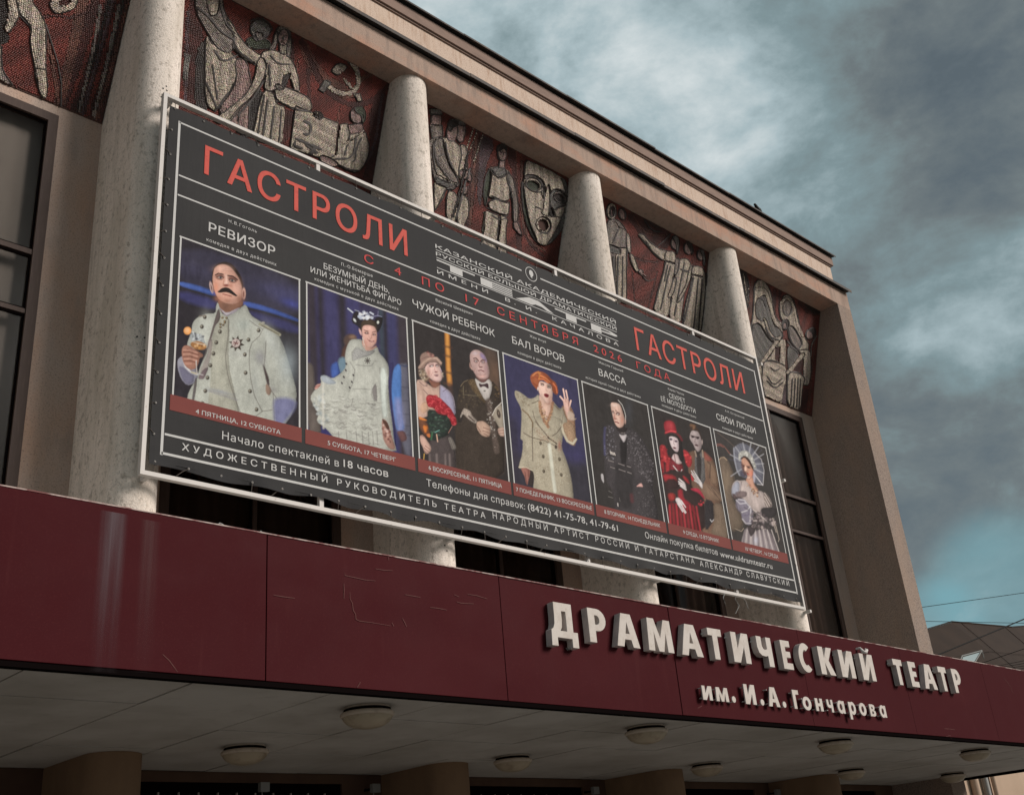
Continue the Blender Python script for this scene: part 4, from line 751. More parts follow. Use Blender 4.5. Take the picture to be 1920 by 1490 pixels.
p.line([(180, 1200), (230, 1330), (250, 1480)], 30, (150, 122, 110), f=3, a=0.6)
p.poly([(255, 900), (320, 800), (480, 780), (540, 860), (570, 970), (585, 1060), (560, 1130), (500, 1155), (420, 1130), (340, 1070), (290, 980)], (220, 186, 178), f=1)
p.soft(330, 980, 40, 100, (160, 110, 96), 0.6); p.soft(500, 1090, 60, 40, (232, 200, 200), 0.5); p.soft(430, 1140, 80, 20, (150, 100, 92), 0.6)
p.ell(385, 855, 46, 22, (92, 70, 72), ang=-8); p.ell(487, 850, 34, 22, (96, 72, 74), ang=8); p.ell(390, 860, 18, 9, (214, 204, 200)); p.ell(489, 856, 14, 8, (208, 198, 196)); p.line([(335, 830), (400, 808), (430, 830)], 10, (110, 82, 80)); p.line([(460, 825), (510, 822)], 9, (110, 82, 80))
p.line([(450, 850), (445, 930), (470, 970), (500, 955)], 12, (170, 124, 118), a=0.8); p.ell(470, 968, 26, 10, (110, 60, 62)); p.poly([(425, 1018), (480, 1005), (520, 1020), (500, 1048), (450, 1044)], (94, 40, 46), f=0.8); p.line([(440, 1022), (505, 1020)], 7, (214, 190, 190)); p.line([(400, 980), (380, 1030)], 9, (170, 120, 116), a=0.7); p.line([(545, 900), (575, 960)], 12, (190, 168, 190), a=0.6)
p.poly([(150, 870), (185, 800), (170, 700), (200, 630), (290, 588), (390, 620), (430, 680), (520, 720), (575, 800), (575, 850), (530, 840), (480, 790), (360, 785), (280, 820), (245, 900), (160, 920), (140, 900)], (150, 124, 114), f=1); p.line([(160, 880), (250, 780), (360, 710), (480, 710), (560, 800)], 34, (178, 152, 138), f=1.6); p.line([(180, 740), (280, 690), (420, 690)], 14, (110, 80, 76), a=0.7); p.dabs([(290, 600), (380, 600), (450, 680), (330, 690)], 18, 18, [(104, 60, 60), (170, 130, 120)], a=0.7, seed=14)
# right man
p.poly([(860, 1500), (930, 1210), (1060, 1110), (1170, 1080), (1240, 1200), (1420, 1500), (1500, 1300), (1500, 1110), (1640, 1280), (1740, 2200), (1740, 3000), (840, 2900), (830, 2100), (800, 1900), (870, 1700)], (62, 54, 48), f=1.5, sp=0.12)
p.poly([(1060, 1120), (1180, 1090), (1230, 1210), (1400, 1500), (1380, 1560), (1250, 1420), (1130, 1280)], (100, 84, 64), f=1.2, sp=0.25); p.dabs([(900, 1250), (1150, 1200), (1330, 1500), (1200, 1640), (880, 1640)], 60, 12, [(110, 96, 74), (40, 36, 34), (84, 74, 60)], a=0.6, seed=15)
p.line([(930, 1230), (990, 1150), (1060, 1120)], 14, (120, 106, 84), a=0.8); p.line([(980, 1230), (980, 1400)], 14, (120, 110, 90), a=0.7); p.line([(1000, 1390), (1200, 1410), (1300, 1400)], 10, (120, 110, 90), a=0.7); p.dabs([(1500, 1150), (1640, 1290), (1690, 1500), (1580, 1500)], 26, 16, [(110, 90, 64), (60, 50, 42)], a=0.6, seed=16)
p.poly([(1190, 1080), (1260, 1130), (1330, 1170), (1450, 1090), (1510, 1180), (1500, 1330), (1440, 1495), (1370, 1480), (1290, 1330), (1225, 1200)], (196, 190, 186), f=1); p.poly([(1200, 1040), (1300, 1160), (1380, 1165), (1460, 1060), (1440, 1000), (1220, 980)], (112, 82, 78), f=1.2)
p.poly([(1258, 1175), (1340, 1200), (1440, 1165), (1455, 1290), (1360, 1225), (1290, 1262)], (66, 48, 52), f=1); p.ell(1375, 1320, 22, 14, (110, 108, 104))
p.poly([(1100, 640), (1135, 585), (1190, 555), (1260, 560), (1330, 610), (1390, 700), (1420, 800), (1450, 900), (1462, 990), (1440, 1070), (1370, 1100), (1290, 1090), (1220, 1040), (1170, 960), (1130, 860), (1105, 760)], (188, 158, 154), f=1)
p.poly([(1290, 600), (1370, 660), (1415, 790), (1370, 740), (1300, 690)], (142, 126, 168), f=2.4, a=0.85); p.soft(1200, 620, 60, 40, (190, 176, 182), 0.7); p.soft(1400, 900, 30, 90, (150, 116, 124), 0.6); p.soft(1330, 1050, 70, 30, (216, 172, 164), 0.7); p.ell(1105, 840, 14, 50, (150, 120, 112)); p.poly([(1110, 850), (1150, 900), (1160, 940), (1120, 910)], (196, 160, 150), f=1)
p.line([(1168, 715), (1215, 708), (1262, 758)], 20, (84, 62, 58)); p.line([(1300, 772), (1335, 738), (1375, 752)], 18, (88, 64, 66)); p.ell(1210, 768, 42, 26, (110, 80, 78), ang=18, f=1); p.ell(1345, 785, 36, 24, (116, 84, 86), ang=6, f=1); p.ell(1214, 768, 20, 11, (206, 196, 194)); p.ell(1342, 786, 17, 11, (200, 190, 190)); p.ell(1220, 768, 8, 9, (50, 44, 46)); p.ell(1340, 786, 8, 9, (50, 44, 46))
p.line([(1278, 780), (1268, 850), (1290, 880), (1330, 875)], 14, (134, 96, 92), a=0.85); p.ell(1305, 878, 30, 10, (100, 62, 60)); p.line([(1260, 940), (1310, 932), (1362, 958)], 16, (96, 46, 50)); p.line([(1200, 900), (1180, 960)], 10, (150, 112, 104), a=0.7); p.line([(1250, 1010), (1340, 1030), (1400, 1010)], 10, (150, 108, 104), a=0.6)
p.line([(1445, 1500), (1520, 1900), (1560, 2200), (1600, 2440)], 96, (92, 80, 74), f=2, a=0.8, sp=0.3); p.dabs([(1340, 1500), (1520, 1500), (1600, 2400), (1560, 2440), (1430, 1900)], 46, 9, [(200, 196, 190), (150, 140, 130)], a=0.8, seed=17)
for k in range(9): p.line([(820+k*17, 1640+k*4), (855+k*16, 1740), (880+k*8, 1900)], 7, (38, 34, 34), f=0.7)
p.poly([(975, 1665), (1000, 1640), (1070, 1670), (1110, 1700), (1135, 1780), (1240, 1880), (1215, 1930), (1120, 1880), (1030, 1800), (975, 1740), (920, 1830), (930, 1760)], (168, 156, 146), f=1, sp=0.2); p.line([(1080, 1790), (1180, 1880)], 26, (60, 48, 46), a=0.8)
p.poly([(1225, 1900), (1280, 1880), (1360, 1880), (1480, 1985), (1480, 2030), (1470, 2160), (1400, 2175), (1310, 2140), (1230, 2020)], (192, 162, 144), f=1)
for q in [[(1350, 2000), (1480, 2045)], [(1340, 2060), (1470, 2105)], [(1360, 2110), (1440, 2160)], [(1240, 1980), (1300, 2080)]]: p.line(q, 10, (112, 78, 68), f=0.8)
p.poly([(1515, 1770), (1580, 1640), (1690, 1530), (1760, 2000), (1660, 2020), (1600, 1920)], (160, 150, 136), f=1); p.line([(1515, 1775), (1580, 1640), (1690, 1535)], 12, (206, 200, 190)); p.ell(1635, 1745, 34, 84, (66, 56, 50), ang=-12); p.ell(1633, 1735, 12, 30, (120, 106, 94), ang=-12)
p.poly([(1610, 2020), (1690, 2000), (1760, 1980), (1750, 2170), (1650, 2150)], (186, 158, 144), f=1); p.line([(1620, 2060), (1740, 2050)], 9, (110, 78, 70)); p.line([(1630, 2110), (1745, 2100)], 9, (110, 78, 70))
# roses, leaves, paper, hand, skirt
p.poly([(330, 2250), (560, 2140), (700, 2120), (760, 2300), (830, 2470), (840, 2800), (330, 2700)], (78, 70, 70), f=2, sp=0.1)
for x in (350, 480, 640, 720): p.line([(x, 2500), (x+10, 2740)], 26, (130, 118, 116), f=2, a=0.7)
p.poly([(120, 1790), (250, 1860), (330, 1960), (360, 2100), (360, 2180), (270, 2150), (160, 2000)], (110, 72, 54), f=1.4); p.poly([(150, 1790), (290, 1850), (300, 1880), (160, 1850)], (206, 128, 66), f=1); p.poly([(215, 1950), (330, 1980), (270, 2130)], (202, 120, 60), f=1); p.poly([(290, 2120), (360, 2110), (360, 2190), (310, 2170)], (190, 112, 64), f=1)
p.poly([(180, 1560), (300, 1500), (340, 1640), (260, 1740), (180, 1720)], (200, 164, 140), f=2)
p.poly([(300, 1650), (480, 1680), (720, 1790), (770, 1960), (700, 2140), (560, 2200), (400, 2260), (350, 2080), (310, 1900)], (46, 54, 50), f=2, sp=0.15); p.dabs([(310, 1680), (500, 1700), (720, 1820), (700, 2000), (560, 2160), (400, 2220), (330, 1900)], 90, 17, [(58, 84, 66), (30, 34, 34), (96, 116, 104), (44, 62, 54)], a=0.8, asp=0.5, seed=18); p.line([(400, 2100), (380, 2220)], 30, (60, 96, 70), f=1); p.line([(450, 2090), (530, 2050)], 14, (110, 160, 150))
p.poly([(285, 1420), (340, 1385), (430, 1400), (560, 1460), (640, 1540), (740, 1640), (810, 1760), (858, 1900), (850, 1950), (780, 1960), (730, 1860), (700, 1780), (600, 1760), (500, 1740), (430, 1640), (330, 1620), (290, 1530)], (146, 42, 50), f=1.2)
g_ = np.random.default_rng(21)
for cx_, cy_, rr in [(345, 1470, 62), (420, 1545, 60), (510, 1500, 62), (520, 1640, 66), (600, 1590, 60), (620, 1700, 62), (700, 1690, 56), (740, 1780, 54), (790, 1850, 50), (800, 1920, 44), (360, 1580, 44), (460, 1430, 44)]:
    p.ell(cx_, cy_, rr, rr*0.9, (164, 48, 56), f=1.2, a=0.8)
    for k in range(5): a0 = g_.uniform(0, 6.28); r_ = rr*(0.25+0.16*k); p.line([(cx_+r_*math.cos(a0+t), cy_+r_*0.85*math.sin(a0+t)) for t in np.linspace(0, 1.9, 5)], 9, [(120, 24, 36), (216, 92, 98), (98, 20, 32)][k % 3], f=0.8, a=0.8)
p.poly([(690, 2190), (740, 2175), (780, 2220), (845, 2370), (830, 2400), (770, 2410), (740, 2330)], (126, 120, 114), f=1); p.line([(720, 2200), (790, 2400)], 8, (72, 66, 64)); p.line([(750, 2190), (820, 2390)], 8, (80, 74, 70)); p.line([(700, 2100), (770, 1980)], 10, (170, 120, 110)); p.line([(480, 2130), (500, 2260)], 20, (196, 160, 140))
p.poly([(165, 2150), (230, 2140), (290, 2230), (340, 2300), (375, 2370), (370, 2440), (300, 2500), (250, 2450), (230, 2370), (180, 2280)], (200, 166, 152), f=1); [p.line(q, 9, (110, 72, 66), f=0.8) for q in ([(270, 2340), (350, 2400)], [(250, 2380), (330, 2450)], [(240, 2420), (310, 2490)], [(200, 2160), (260, 2170)])]
p.line([(250, 2490), (240, 2600)], 16, (190, 150, 80)); p.noise(0.035).build(titles[2])

# ---- photo 4: red-haired woman
p = new_print(3); p.fill((56, 54, 82)); A = lambda x, y: (940+x/6.828, 660+y/6.828); B = lambda x, y: (940+x/5.975, 790+y/5.975)
p.T(940, 790, 5.975); p.poly([(300, 400), (1100, 450), (1200, 1100), (0, 1100), (0, 300)], (52, 50, 54), f=9, a=0.85); p.poly([(0, -100), (200, 0), (200, 700), (0, 700)], (54, 50, 62), f=8, a=0.7); p.soft(840, 400, 110, 90, (60, 56, 92), 0.7)
CO = (168, 160, 142)
p.T(940, 660, 6.828)
p.poly([(780, 700), (850, 640), (930, 780), (945, 960), (950, 1200), (890, 1190), (800, 1100), (770, 900)], (150, 118, 96), f=1, sp=0.3)
p.poly([(170, 492), (215, 500), (290, 550), (350, 600), (430, 585), (475, 535), (495, 640), (560, 830), (600, 840), (655, 625), (745, 735), (790, 690), (815, 800), (850, 870), (790, 1000), (770, 1200), (240, 1200), (262, 780), (240, 690), (200, 620), (172, 560)], CO, f=0.9, sp=0.06)
p.T(940, 790, 5.975)
p.poly([(232, -60), (690, -60), (675, 150), (672, 300), (715, 400), (765, 560), (800, 760), (810, 1000), (350, 1000), (355, 740), (372, 610), (325, 530), (205, 530), (192, 505), (236, 360), (245, 120)], CO, f=0.9, sp=0.08)
p.poly([(675, 20), (800, 0), (840, 190), (835, 240), (800, 262), (750, 230), (700, 140)], (158, 132, 108), f=1, sp=0.25); p.line([(670, 30), (690, 120), (740, 220), (800, 250), (835, 200)], 24, (182, 174, 154), f=1)
p.dabs([(240, 100), (660, 60), (680, 300), (780, 700), (380, 740), (240, 480)], 420, 3.2, [(112, 98, 78), (130, 112, 90), (196, 190, 172)], a=0.8, seed=31); p.dabs([(380, 60), (520, 150), (640, 250), (400, 210)], 90, 4, [(120, 76, 56), (140, 96, 72)], a=0.7, seed=32); p.soft(650, 270, 22, 60, (150, 84, 70), 0.6)
for q in [[(350, 20), (345, 140), (350, 350), (352, 440)], [(250, 130), (340, 180), (480, 215), (610, 275)], [(380, 0), (470, 110), (530, 180)], [(670, 60), (620, 130), (570, 160)]]: p.line(q, 8, (86, 74, 64), f=0.8)
p.line([(535, 260), (560, 450), (575, 600), (600, 780)], 36, (196, 196, 182), f=1.4); p.line([(520, 180), (618, 250)], 14, (64, 56, 50)); p.line([(540, 200), (600, 243)], 5, (160, 150, 130)); p.ell(610, 285, 15, 22, (70, 60, 54))
for x, y in [(438, 242), (468, 392), (474, 556), (650, 422), (670, 597)]: p.ell(x, y, 15, 22, (78, 70, 60), ang=-15); p.ell(x-3, y-5, 5, 6, (130, 122, 104))
p.poly([(215, 518), (300, 515), (325, 545), (315, 620), (300, 660), (292, 716), (275, 690), (262, 620), (235, 570)], (156, 108, 98), f=0.8); p.line([(262, 560), (285, 700)], 6, (96, 60, 56)); p.line([(300, 540), (302, 620)], 6, (96, 60, 56)); p.poly([(325, 530), (365, 580), (350, 740), (300, 700), (320, 600)], (58, 50, 48), f=1); p.line([(195, 512), (280, 514), (340, 545)], 9, (196, 186, 166))
p.T(940, 660, 6.828)
p.dabs([(175, 500), (290, 560), (380, 620), (380, 720), (280, 700), (200, 600)], 70, 4.5, [(100, 84, 64), (120, 104, 82)], a=0.8, seed=33); p.line([(265, 735), (340, 800), (400, 900), (400, 960)], 14, (110, 90, 66), f=1, sp=0.3); p.line([(400, 750), (420, 840), (480, 940)], 7, (96, 84, 72)); p.line([(640, 640), (700, 700), (740, 740)], 8, (96, 82, 70)); p.line([(390, 655), (440, 640), (470, 620)], 9, (90, 78, 64)); p.line([(790, 800), (760, 960)], 6, (110, 98, 84))
p.poly([(478, 540), (520, 580), (580, 660), (650, 600), (650, 660), (630, 760), (600, 840), (570, 860), (530, 770), (495, 680)], (216, 182, 166), f=1); p.soft(600, 650, 40, 30, (160, 112, 98), 0.7); p.poly([(520, 660), (560, 800), (540, 790)], (196, 156, 140), f=1, a=0.7)
for q in [[(490, 640), (500, 760), (550, 880), (600, 960)], [(655, 650), (640, 760), (600, 860), (580, 900)]]: p.line(q, 36, (150, 112, 86), f=1, a=0.85, sp=0.35)
p.dabs([(475, 650), (520, 660), (600, 860), (660, 680), (650, 800), (600, 980), (540, 900), (490, 760)], 90, 6.5, [(196, 164, 128), (100, 68, 50), (150, 104, 78)], a=0.85, seed=34)
p.poly([(468, 400), (500, 370), (570, 390), (640, 430), (655, 500), (650, 590), (630, 640), (590, 660), (545, 620), (500, 560), (470, 480)], (228, 194, 180), f=0.8); p.soft(620, 600, 30, 50, (180, 130, 112), 0.6); p.soft(520, 520, 30, 40, (236, 200, 188), 0.6)
p.poly([(368, 320), (380, 290), (415, 262), (470, 242), (540, 258), (600, 300), (636, 350), (690, 385), (715, 440), (728, 510), (712, 550), (675, 530), (650, 500), (645, 430), (600, 392), (545, 350), (500, 350), (478, 400), (470, 470), (450, 480), (400, 420), (375, 370)], (160, 92, 62), f=1.0)
for q, c in [([(400, 300), (450, 260), (500, 270)], (214, 140, 92)), ([(380, 340), (430, 320), (480, 330)], (140, 66, 42)), ([(500, 300), (560, 330), (620, 380)], (214, 128, 80)), ([(540, 280), (600, 330), (650, 400)], (132, 62, 40)), ([(660, 400), (700, 450), (710, 520)], (214, 116, 76)), ([(400, 390), (440, 420), (460, 450)], (130, 62, 42)), ([(480, 345), (540, 352), (600, 395)], (226, 128, 70)), ([(470, 250), (490, 300), (480, 340)], (196, 130, 70)), ([(670, 440), (690, 510)], (130, 60, 40))]: p.line(q, 13, c, f=1, a=0.85)
p.line([(500, 395), (540, 405)], 9, (90, 56, 50)); p.line([(585, 425), (630, 440)], 9, (90, 56, 50)); p.ell(523, 418, 24, 13, (72, 52, 50), ang=15); p.ell(608, 452, 24, 13, (72, 52, 50), ang=12); p.ell(523, 420, 9, 6, (190, 170, 160)); p.ell(608, 454, 9, 6, (190, 170, 160)); p.soft(600, 430, 26, 12, (110, 104, 84), 0.6)
p.line([(575, 430), (568, 485), (590, 505)], 8, (190, 146, 132), a=0.85); p.poly([(540, 535), (575, 528), (610, 548), (600, 580), (570, 582), (548, 562)], (138, 48, 52), f=0.7); p.ell(577, 555, 18, 8, (70, 28, 34)); p.ell(466, 470, 8, 20, (220, 200, 190))
for q, w_ in [([(790, 472), (812, 590)], 17), ([(826, 492), (848, 600)], 17), ([(752, 568), (800, 625)], 20), ([(888, 622), (868, 700)], 20)]: p.line(q, w_, (226, 190, 178), f=0.7)
p.poly([(785, 610), (815, 590), (858, 600), (872, 690), (868, 780), (880, 850), (840, 830), (805, 720)], (216, 178, 166), f=0.8); p.line([(860, 625), (862, 690)], 7, (150, 104, 96)); p.line([(820, 600), (826, 640)], 6, (160, 112, 104)); p.poly([(850, 740), (935, 790), (930, 850), (965, 850), (920, 880), (840, 860)], (190, 168, 152), f=0.9); p.line([(780, 690), (805, 780), (840, 860)], 10, (120, 92, 76))
p.noise(0.035).build(titles[3])

# ---- photo 5: old woman in dark shawl
p = new_print(4); p.fill((52, 49, 48)); p.T(1090, 720, 6.83)
p.soft(600, 350, 60, 200, (70, 72, 78), 0.5)
S = [(292, 560), (335, 512), (430, 530), (490, 600), (560, 560), (640, 570), (720, 620), (780, 710), (860, 850), (920, 980), (935, 1150), (900, 1300), (960, 1500), (1000, 1900), (430, 1900), (420, 1400), (320, 1250), (290, 1000)]
p.poly(S, (66, 62, 64), f=1.5, sp=0.15); p.dabs([(292, 560), (340, 520), (430, 540), (440, 800), (420, 960), (300, 960)], 120, 5, [(150, 148, 156), (110, 106, 116), (44, 42, 46)], a=0.75, seed=41); p.dabs([(560, 590), (700, 600), (920, 980), (930, 1150), (900, 1300), (780, 1180), (600, 1000), (580, 700)], 330, 4.6, [(150, 144, 148), (104, 100, 104), (40, 38, 40), (120, 114, 118)], a=0.7, seed=42); p.dabs([(720, 1380), (900, 1340), (990, 1700), (700, 1700)], 150, 4.6, [(120, 116, 118), (84, 82, 84), (44, 42, 44)], a=0.6, seed=43)
p.line([(300, 560), (292, 700), (300, 900)], 16, (84, 84, 130), f=2.4, a=0.6); p.poly([(490, 690), (545, 760), (580, 680), (580, 900), (560, 1100), (500, 1000)], (40, 37, 38), f=2)
p.poly([(430, 1000), (640, 1040), (680, 1200), (660, 1600), (480, 1600), (420, 1200)], (50, 47, 48), f=4, a=0.8)
p.poly([(478, 636), (520, 660), (572, 640), (578, 660), (547, 755), (505, 690)], (196, 188, 190), f=0.8); p.dabs([(478, 620), (560, 600), (575, 650), (500, 660)], 12, 9, [(60, 54, 56), (150, 140, 136)], a=0.8, seed=44)
p.poly([(378, 222), (410, 202), (450, 198), (510, 250), (545, 320), (566, 400), (572, 470), (545, 560), (600, 560), (560, 620), (480, 620), (440, 560)], (50, 44, 44), f=1)
p.poly([(375, 262), (382, 235), (440, 238), (490, 262), (515, 320), (535, 390), (552, 440), (548, 510), (520, 552), (478, 560), (435, 520), (408, 440), (392, 370), (380, 320)], (208, 174, 160), f=0.8)
p.soft(520, 460, 22, 60, (178, 122, 106), 0.7); p.soft(430, 270, 50, 22, (212, 192, 182), 0.7); p.soft(420, 430, 14, 30, (150, 96, 88), 0.7); p.line([(470, 205), (520, 265), (552, 350), (566, 410), (562, 480)], 7, (190, 188, 184)); p.ell(562, 480, 8, 26, (180, 150, 140))
p.ell(404, 363, 20, 14, (96, 66, 62), ang=15); p.ell(466, 382, 28, 16, (90, 60, 58), ang=22); p.ell(404, 366, 8, 6, (200, 184, 176)); p.ell(464, 386, 10, 7, (200, 184, 176)); p.line([(388, 338), (415, 345)], 8, (110, 80, 74)); p.line([(440, 345), (490, 370)], 9, (104, 76, 70)); p.line([(428, 375), (424, 430), (440, 445)], 8, (170, 120, 108)); p.ell(438, 444, 16, 6, (120, 66, 62)); p.line([(432, 482), (455, 488), (478, 500)], 12, (112, 46, 50)); p.line([(440, 330), (440, 345)], 6, (110, 70, 66)); p.line([(470, 400), (500, 440)], 6, (180, 130, 118), a=0.6)
for q in ([(368, 860), (378, 890)], [(385, 868), (394, 900)], [(402, 875), (412, 905)], [(420, 880), (432, 912)]): p.line(q, 9, (206, 196, 190))
p.line([(350, 905), (440, 925)], 12, (44, 40, 42)); [p.line(q, 8, (150, 142, 140), a=0.8) for q in ([(342, 975), (412, 995)], [(472, 1015), (548, 1042)], [(585, 1050), (632, 1065)], [(370, 1060), (425, 1078)], [(480, 1090), (560, 1118)], [(590, 1125), (640, 1145)])]
p.poly([(247, 1145), (280, 1150), (290, 1275), (255, 1220)], (170, 166, 168), f=0.8); p.poly([(698, 1312), (740, 1275), (770, 1265), (792, 1318), (750, 1312)], (214, 170, 164), f=0.7); p.poly([(458, 1520), (470, 1520), (474, 1570), (462, 1560)], (200, 194, 190), f=0.7); p.line([(640, 1420), (650, 1500)], 30, (110, 52, 56), f=3, a=0.5); p.line([(345, 1440), (400, 1455)], 6, (120, 116, 112)); p.line([(350, 1368), (390, 1390)], 6, (110, 106, 104)); p.line([(485, 1455), (495, 1500)], 5, (110, 106, 104))
p.noise(0.035).build(titles[4])

# ---- photo 6: woman in red top hat, young man
p = new_print(5); p.fill((50, 46, 45)); p.T(1220, 770, 7.967)
p.poly([(560, 625), (650, 590), (690, 700), (780, 590), (860, 660), (950, 760), (1010, 1000), (1100, 2300), (620, 2200), (560, 900)], (112, 88, 74), f=1.2, sp=0.08); p.poly([(790, 700), (900, 760), (980, 900), (1000, 1100), (900, 1100), (860, 900)], (132, 108, 90), f=2); p.poly([(790, 600), (860, 670), (920, 730), (860, 760), (800, 720)], (150, 82, 74), f=2, a=0.7); p.line([(850, 760), (890, 800), (880, 1000)], 14, (74, 58, 52), f=1.4)
p.poly([(655, 610), (700, 690), (770, 590), (800, 720), (820, 1100), (660, 1100)], (100, 98, 98), f=1, sp=0.3); p.poly([(680, 660), (735, 650), (760, 760), (740, 1100), (690, 900)], (58, 54, 54), f=1.4, sp=0.25); p.line([(660, 600), (680, 680)], 20, (140, 124, 112)); p.line([(770, 590), (780, 690)], 20, (150, 132, 118))
p.poly([(580, 230), (600, 200), (650, 200), (690, 250), (725, 300), (755, 400), (760, 440), (735, 420), (710, 320), (660, 290), (620, 290), (595, 330), (590, 290)], (70, 54, 46), f=1); p.line([(600, 215), (650, 230), (640, 260)], 30, (130, 98, 74), f=2, a=0.8)
p.poly([(590, 340), (615, 290), (665, 300), (705, 310), (735, 370), (757, 450), (756, 540), (735, 590), (700, 615), (665, 570), (635, 500), (600, 450), (578, 400)], (170, 156, 156), f=0.8); p.line([(600, 368), (650, 385), (720, 395)], 16, (66, 50, 52)); p.ell(628, 390, 24, 15, (56, 44, 46)); p.ell(700, 408, 24, 15, (58, 46, 48)); p.line([(668, 400), (655, 470), (680, 480)], 10, (120, 104, 106)); p.poly([(652, 500), (680, 495), (720, 520), (700, 532), (665, 522)], (74, 50, 54), f=0.8); p.ell(766, 470, 10, 34, (160, 144, 140)); p.soft(730, 520, 20, 60, (120, 104, 104), 0.6); p.soft(650, 330, 40, 20, (190, 176, 176), 0.6)
p.poly([(220, 380), (300, 350), (430, 380), (465, 440), (470, 560), (500, 720), (440, 800), (400, 700), (340, 640), (320, 720), (270, 700), (240, 560), (250, 450)], (48, 42, 42), f=1.2)
RD = (158, 52, 56)
p.poly([(130, 530), (165, 505), (215, 520), (235, 600), (260, 690), (330, 720), (330, 1000), (180, 1000), (140, 800), (150, 680)], RD, f=1.2, sp=0.1); p.poly([(480, 575), (540, 600), (600, 670), (620, 760), (600, 830), (560, 845), (520, 780), (500, 680)], RD, f=1.2, sp=0.1); p.dabs([(140, 540), (220, 540), (320, 720), (300, 950), (170, 900)], 34, 14, [(120, 34, 42), (216, 84, 86), (84, 30, 34)], a=0.7, seed=51); p.dabs([(490, 600), (600, 690), (590, 820), (540, 800)], 14, 14, [(130, 36, 42), (216, 80, 84)], a=0.7, seed=52)
p.line([(130, 700), (110, 800), (170, 950)], 40, (70, 32, 34), f=2, a=0.8); p.line([(205, 780), (215, 940)], 34, (44, 38, 38), f=1.6, a=0.8)
p.poly([(290, 700), (340, 740), (470, 780), (500, 950), (450, 1000), (300, 960), (270, 860)], (118, 44, 52), f=1.2, sp=0.3); p.poly([(270, 880), (400, 880), (430, 960), (280, 970)], (40, 36, 36), f=1.4)
p.poly([(345, 640), (400, 650), (430, 740), (470, 780), (400, 800), (330, 730), (310, 700)], (200, 180, 180), f=1); p.line([(350, 650), (370, 770)], 12, (120, 90, 90)); p.line([(335, 820), (400, 900), (430, 950), (465, 880)], 13, (206, 190, 190))
p.poly([(268, 392), (310, 380), (370, 395), (408, 430), (418, 530), (410, 610), (370, 612), (320, 560), (290, 490)], (212, 196, 198), f=0.8); p.ell(300, 425, 24, 17, (90, 78, 92), ang=15, f=1); p.ell(376, 455, 24, 15, (96, 78, 92), ang=15, f=1); p.ell(302, 428, 9, 7, (40, 34, 40)); p.ell(376, 458, 9, 7, (40, 34, 40)); p.line([(350, 420), (338, 490), (355, 500)], 8, (160, 140, 146)); p.ell(355, 555, 26, 12, (92, 40, 52), ang=18); p.line([(370, 590), (400, 600)], 7, (170, 140, 144)); p.soft(400, 520, 12, 50, (160, 140, 150), 0.6)
p.poly([(195, 190), (215, 155), (290, 145), (345, 175), (372, 240), (385, 315), (330, 325), (230, 325), (205, 280)], (150, 48, 56), f=1); p.soft(280, 220, 60, 60, (176, 70, 76), 0.6); p.line([(215, 335), (290, 305), (380, 330), (440, 390), (465, 440)], 30, (96, 40, 44), f=1.2); p.line([(225, 325), (300, 300), (370, 315)], 22, (198, 70, 76), f=1)
p.T(1220, 880, 7.353)
p.poly([(160, 20), (560, 20), (560, 260), (650, 270), (740, 400), (760, 900), (230, 800), (235, 500), (180, 150)], (58, 46, 45), f=2)
p.poly([(160, 60), (330, 80), (370, 200), (200, 180)], (170, 52, 58), f=2, a=0.8); p.poly([(210, 130), (350, 130), (400, 260), (220, 260)], (60, 44, 44), f=2)
p.poly([(440, 80), (500, 120), (540, 200), (500, 180), (450, 120)], RD, f=1.4); p.poly([(550, 40), (600, 160), (560, 150)], (170, 50, 60), f=1.2); p.poly([(550, 262), (650, 255), (700, 310), (745, 400), (730, 400), (660, 320), (560, 280)], (180, 56, 76), f=1.2)
p.poly([(230, 340), (290, 320), (340, 350), (330, 420), (260, 440)], (150, 56, 54), f=1.6, sp=0.1); p.poly([(360, 300), (430, 260), (450, 400), (540, 460), (620, 560), (660, 760), (700, 900), (480, 800), (440, 560)], (150, 50, 58), f=1.6, sp=0.08)
p.poly([(235, 480), (300, 440), (440, 560), (600, 560), (700, 900), (250, 800)], (110, 44, 46), f=2)
for k in range(9): x = 260+k*46; p.line([(x, 470+abs(k-3)*8), (x+16+k*6, 800+k*12)], 20, (160, 54, 62) if k % 2 == 0 else (124, 42, 48), f=1.2, a=0.9); p.line([(x+22, 480), (x+40+k*6, 800+k*12)], 9, (60, 40, 38), f=0.9, a=0.8)
p.dabs([(650, 380), (740, 400), (720, 500), (660, 490)], 12, 12, [(190, 60, 70), (60, 40, 42)], a=0.8, seed=53)
for q in ([(560, 20), (680, 190)], [(590, 15), (690, 180)], [(610, 60), (700, 190)], [(600, 150), (680, 200)], [(565, 60), (650, 180)]): p.line(q, 11, (206, 200, 200), f=0.8)
p.poly([(650, 170), (700, 170), (722, 230), (715, 270), (670, 220)], (206, 200, 200), f=0.9)
for q in ([(390, 130), (450, 180)], [(385, 165), (460, 215)], [(390, 195), (475, 245)], [(410, 225), (485, 280)]): p.line(q, 17, (210, 202, 202), f=0.8)
p.poly([(430, 150), (475, 190), (492, 280), (450, 250)], (200, 192, 192), f=1)
p.poly([(338, 420), (350, 390), (385, 388), (420, 420), (450, 470), (430, 500), (370, 480)], (214, 206, 206), f=0.9)
for q in ([(420, 430), (480, 520)], [(400, 450), (485, 590)], [(385, 470), (475, 600)], [(370, 470), (440, 580)]): p.line(q, 13, (214, 206, 206), f=0.8)
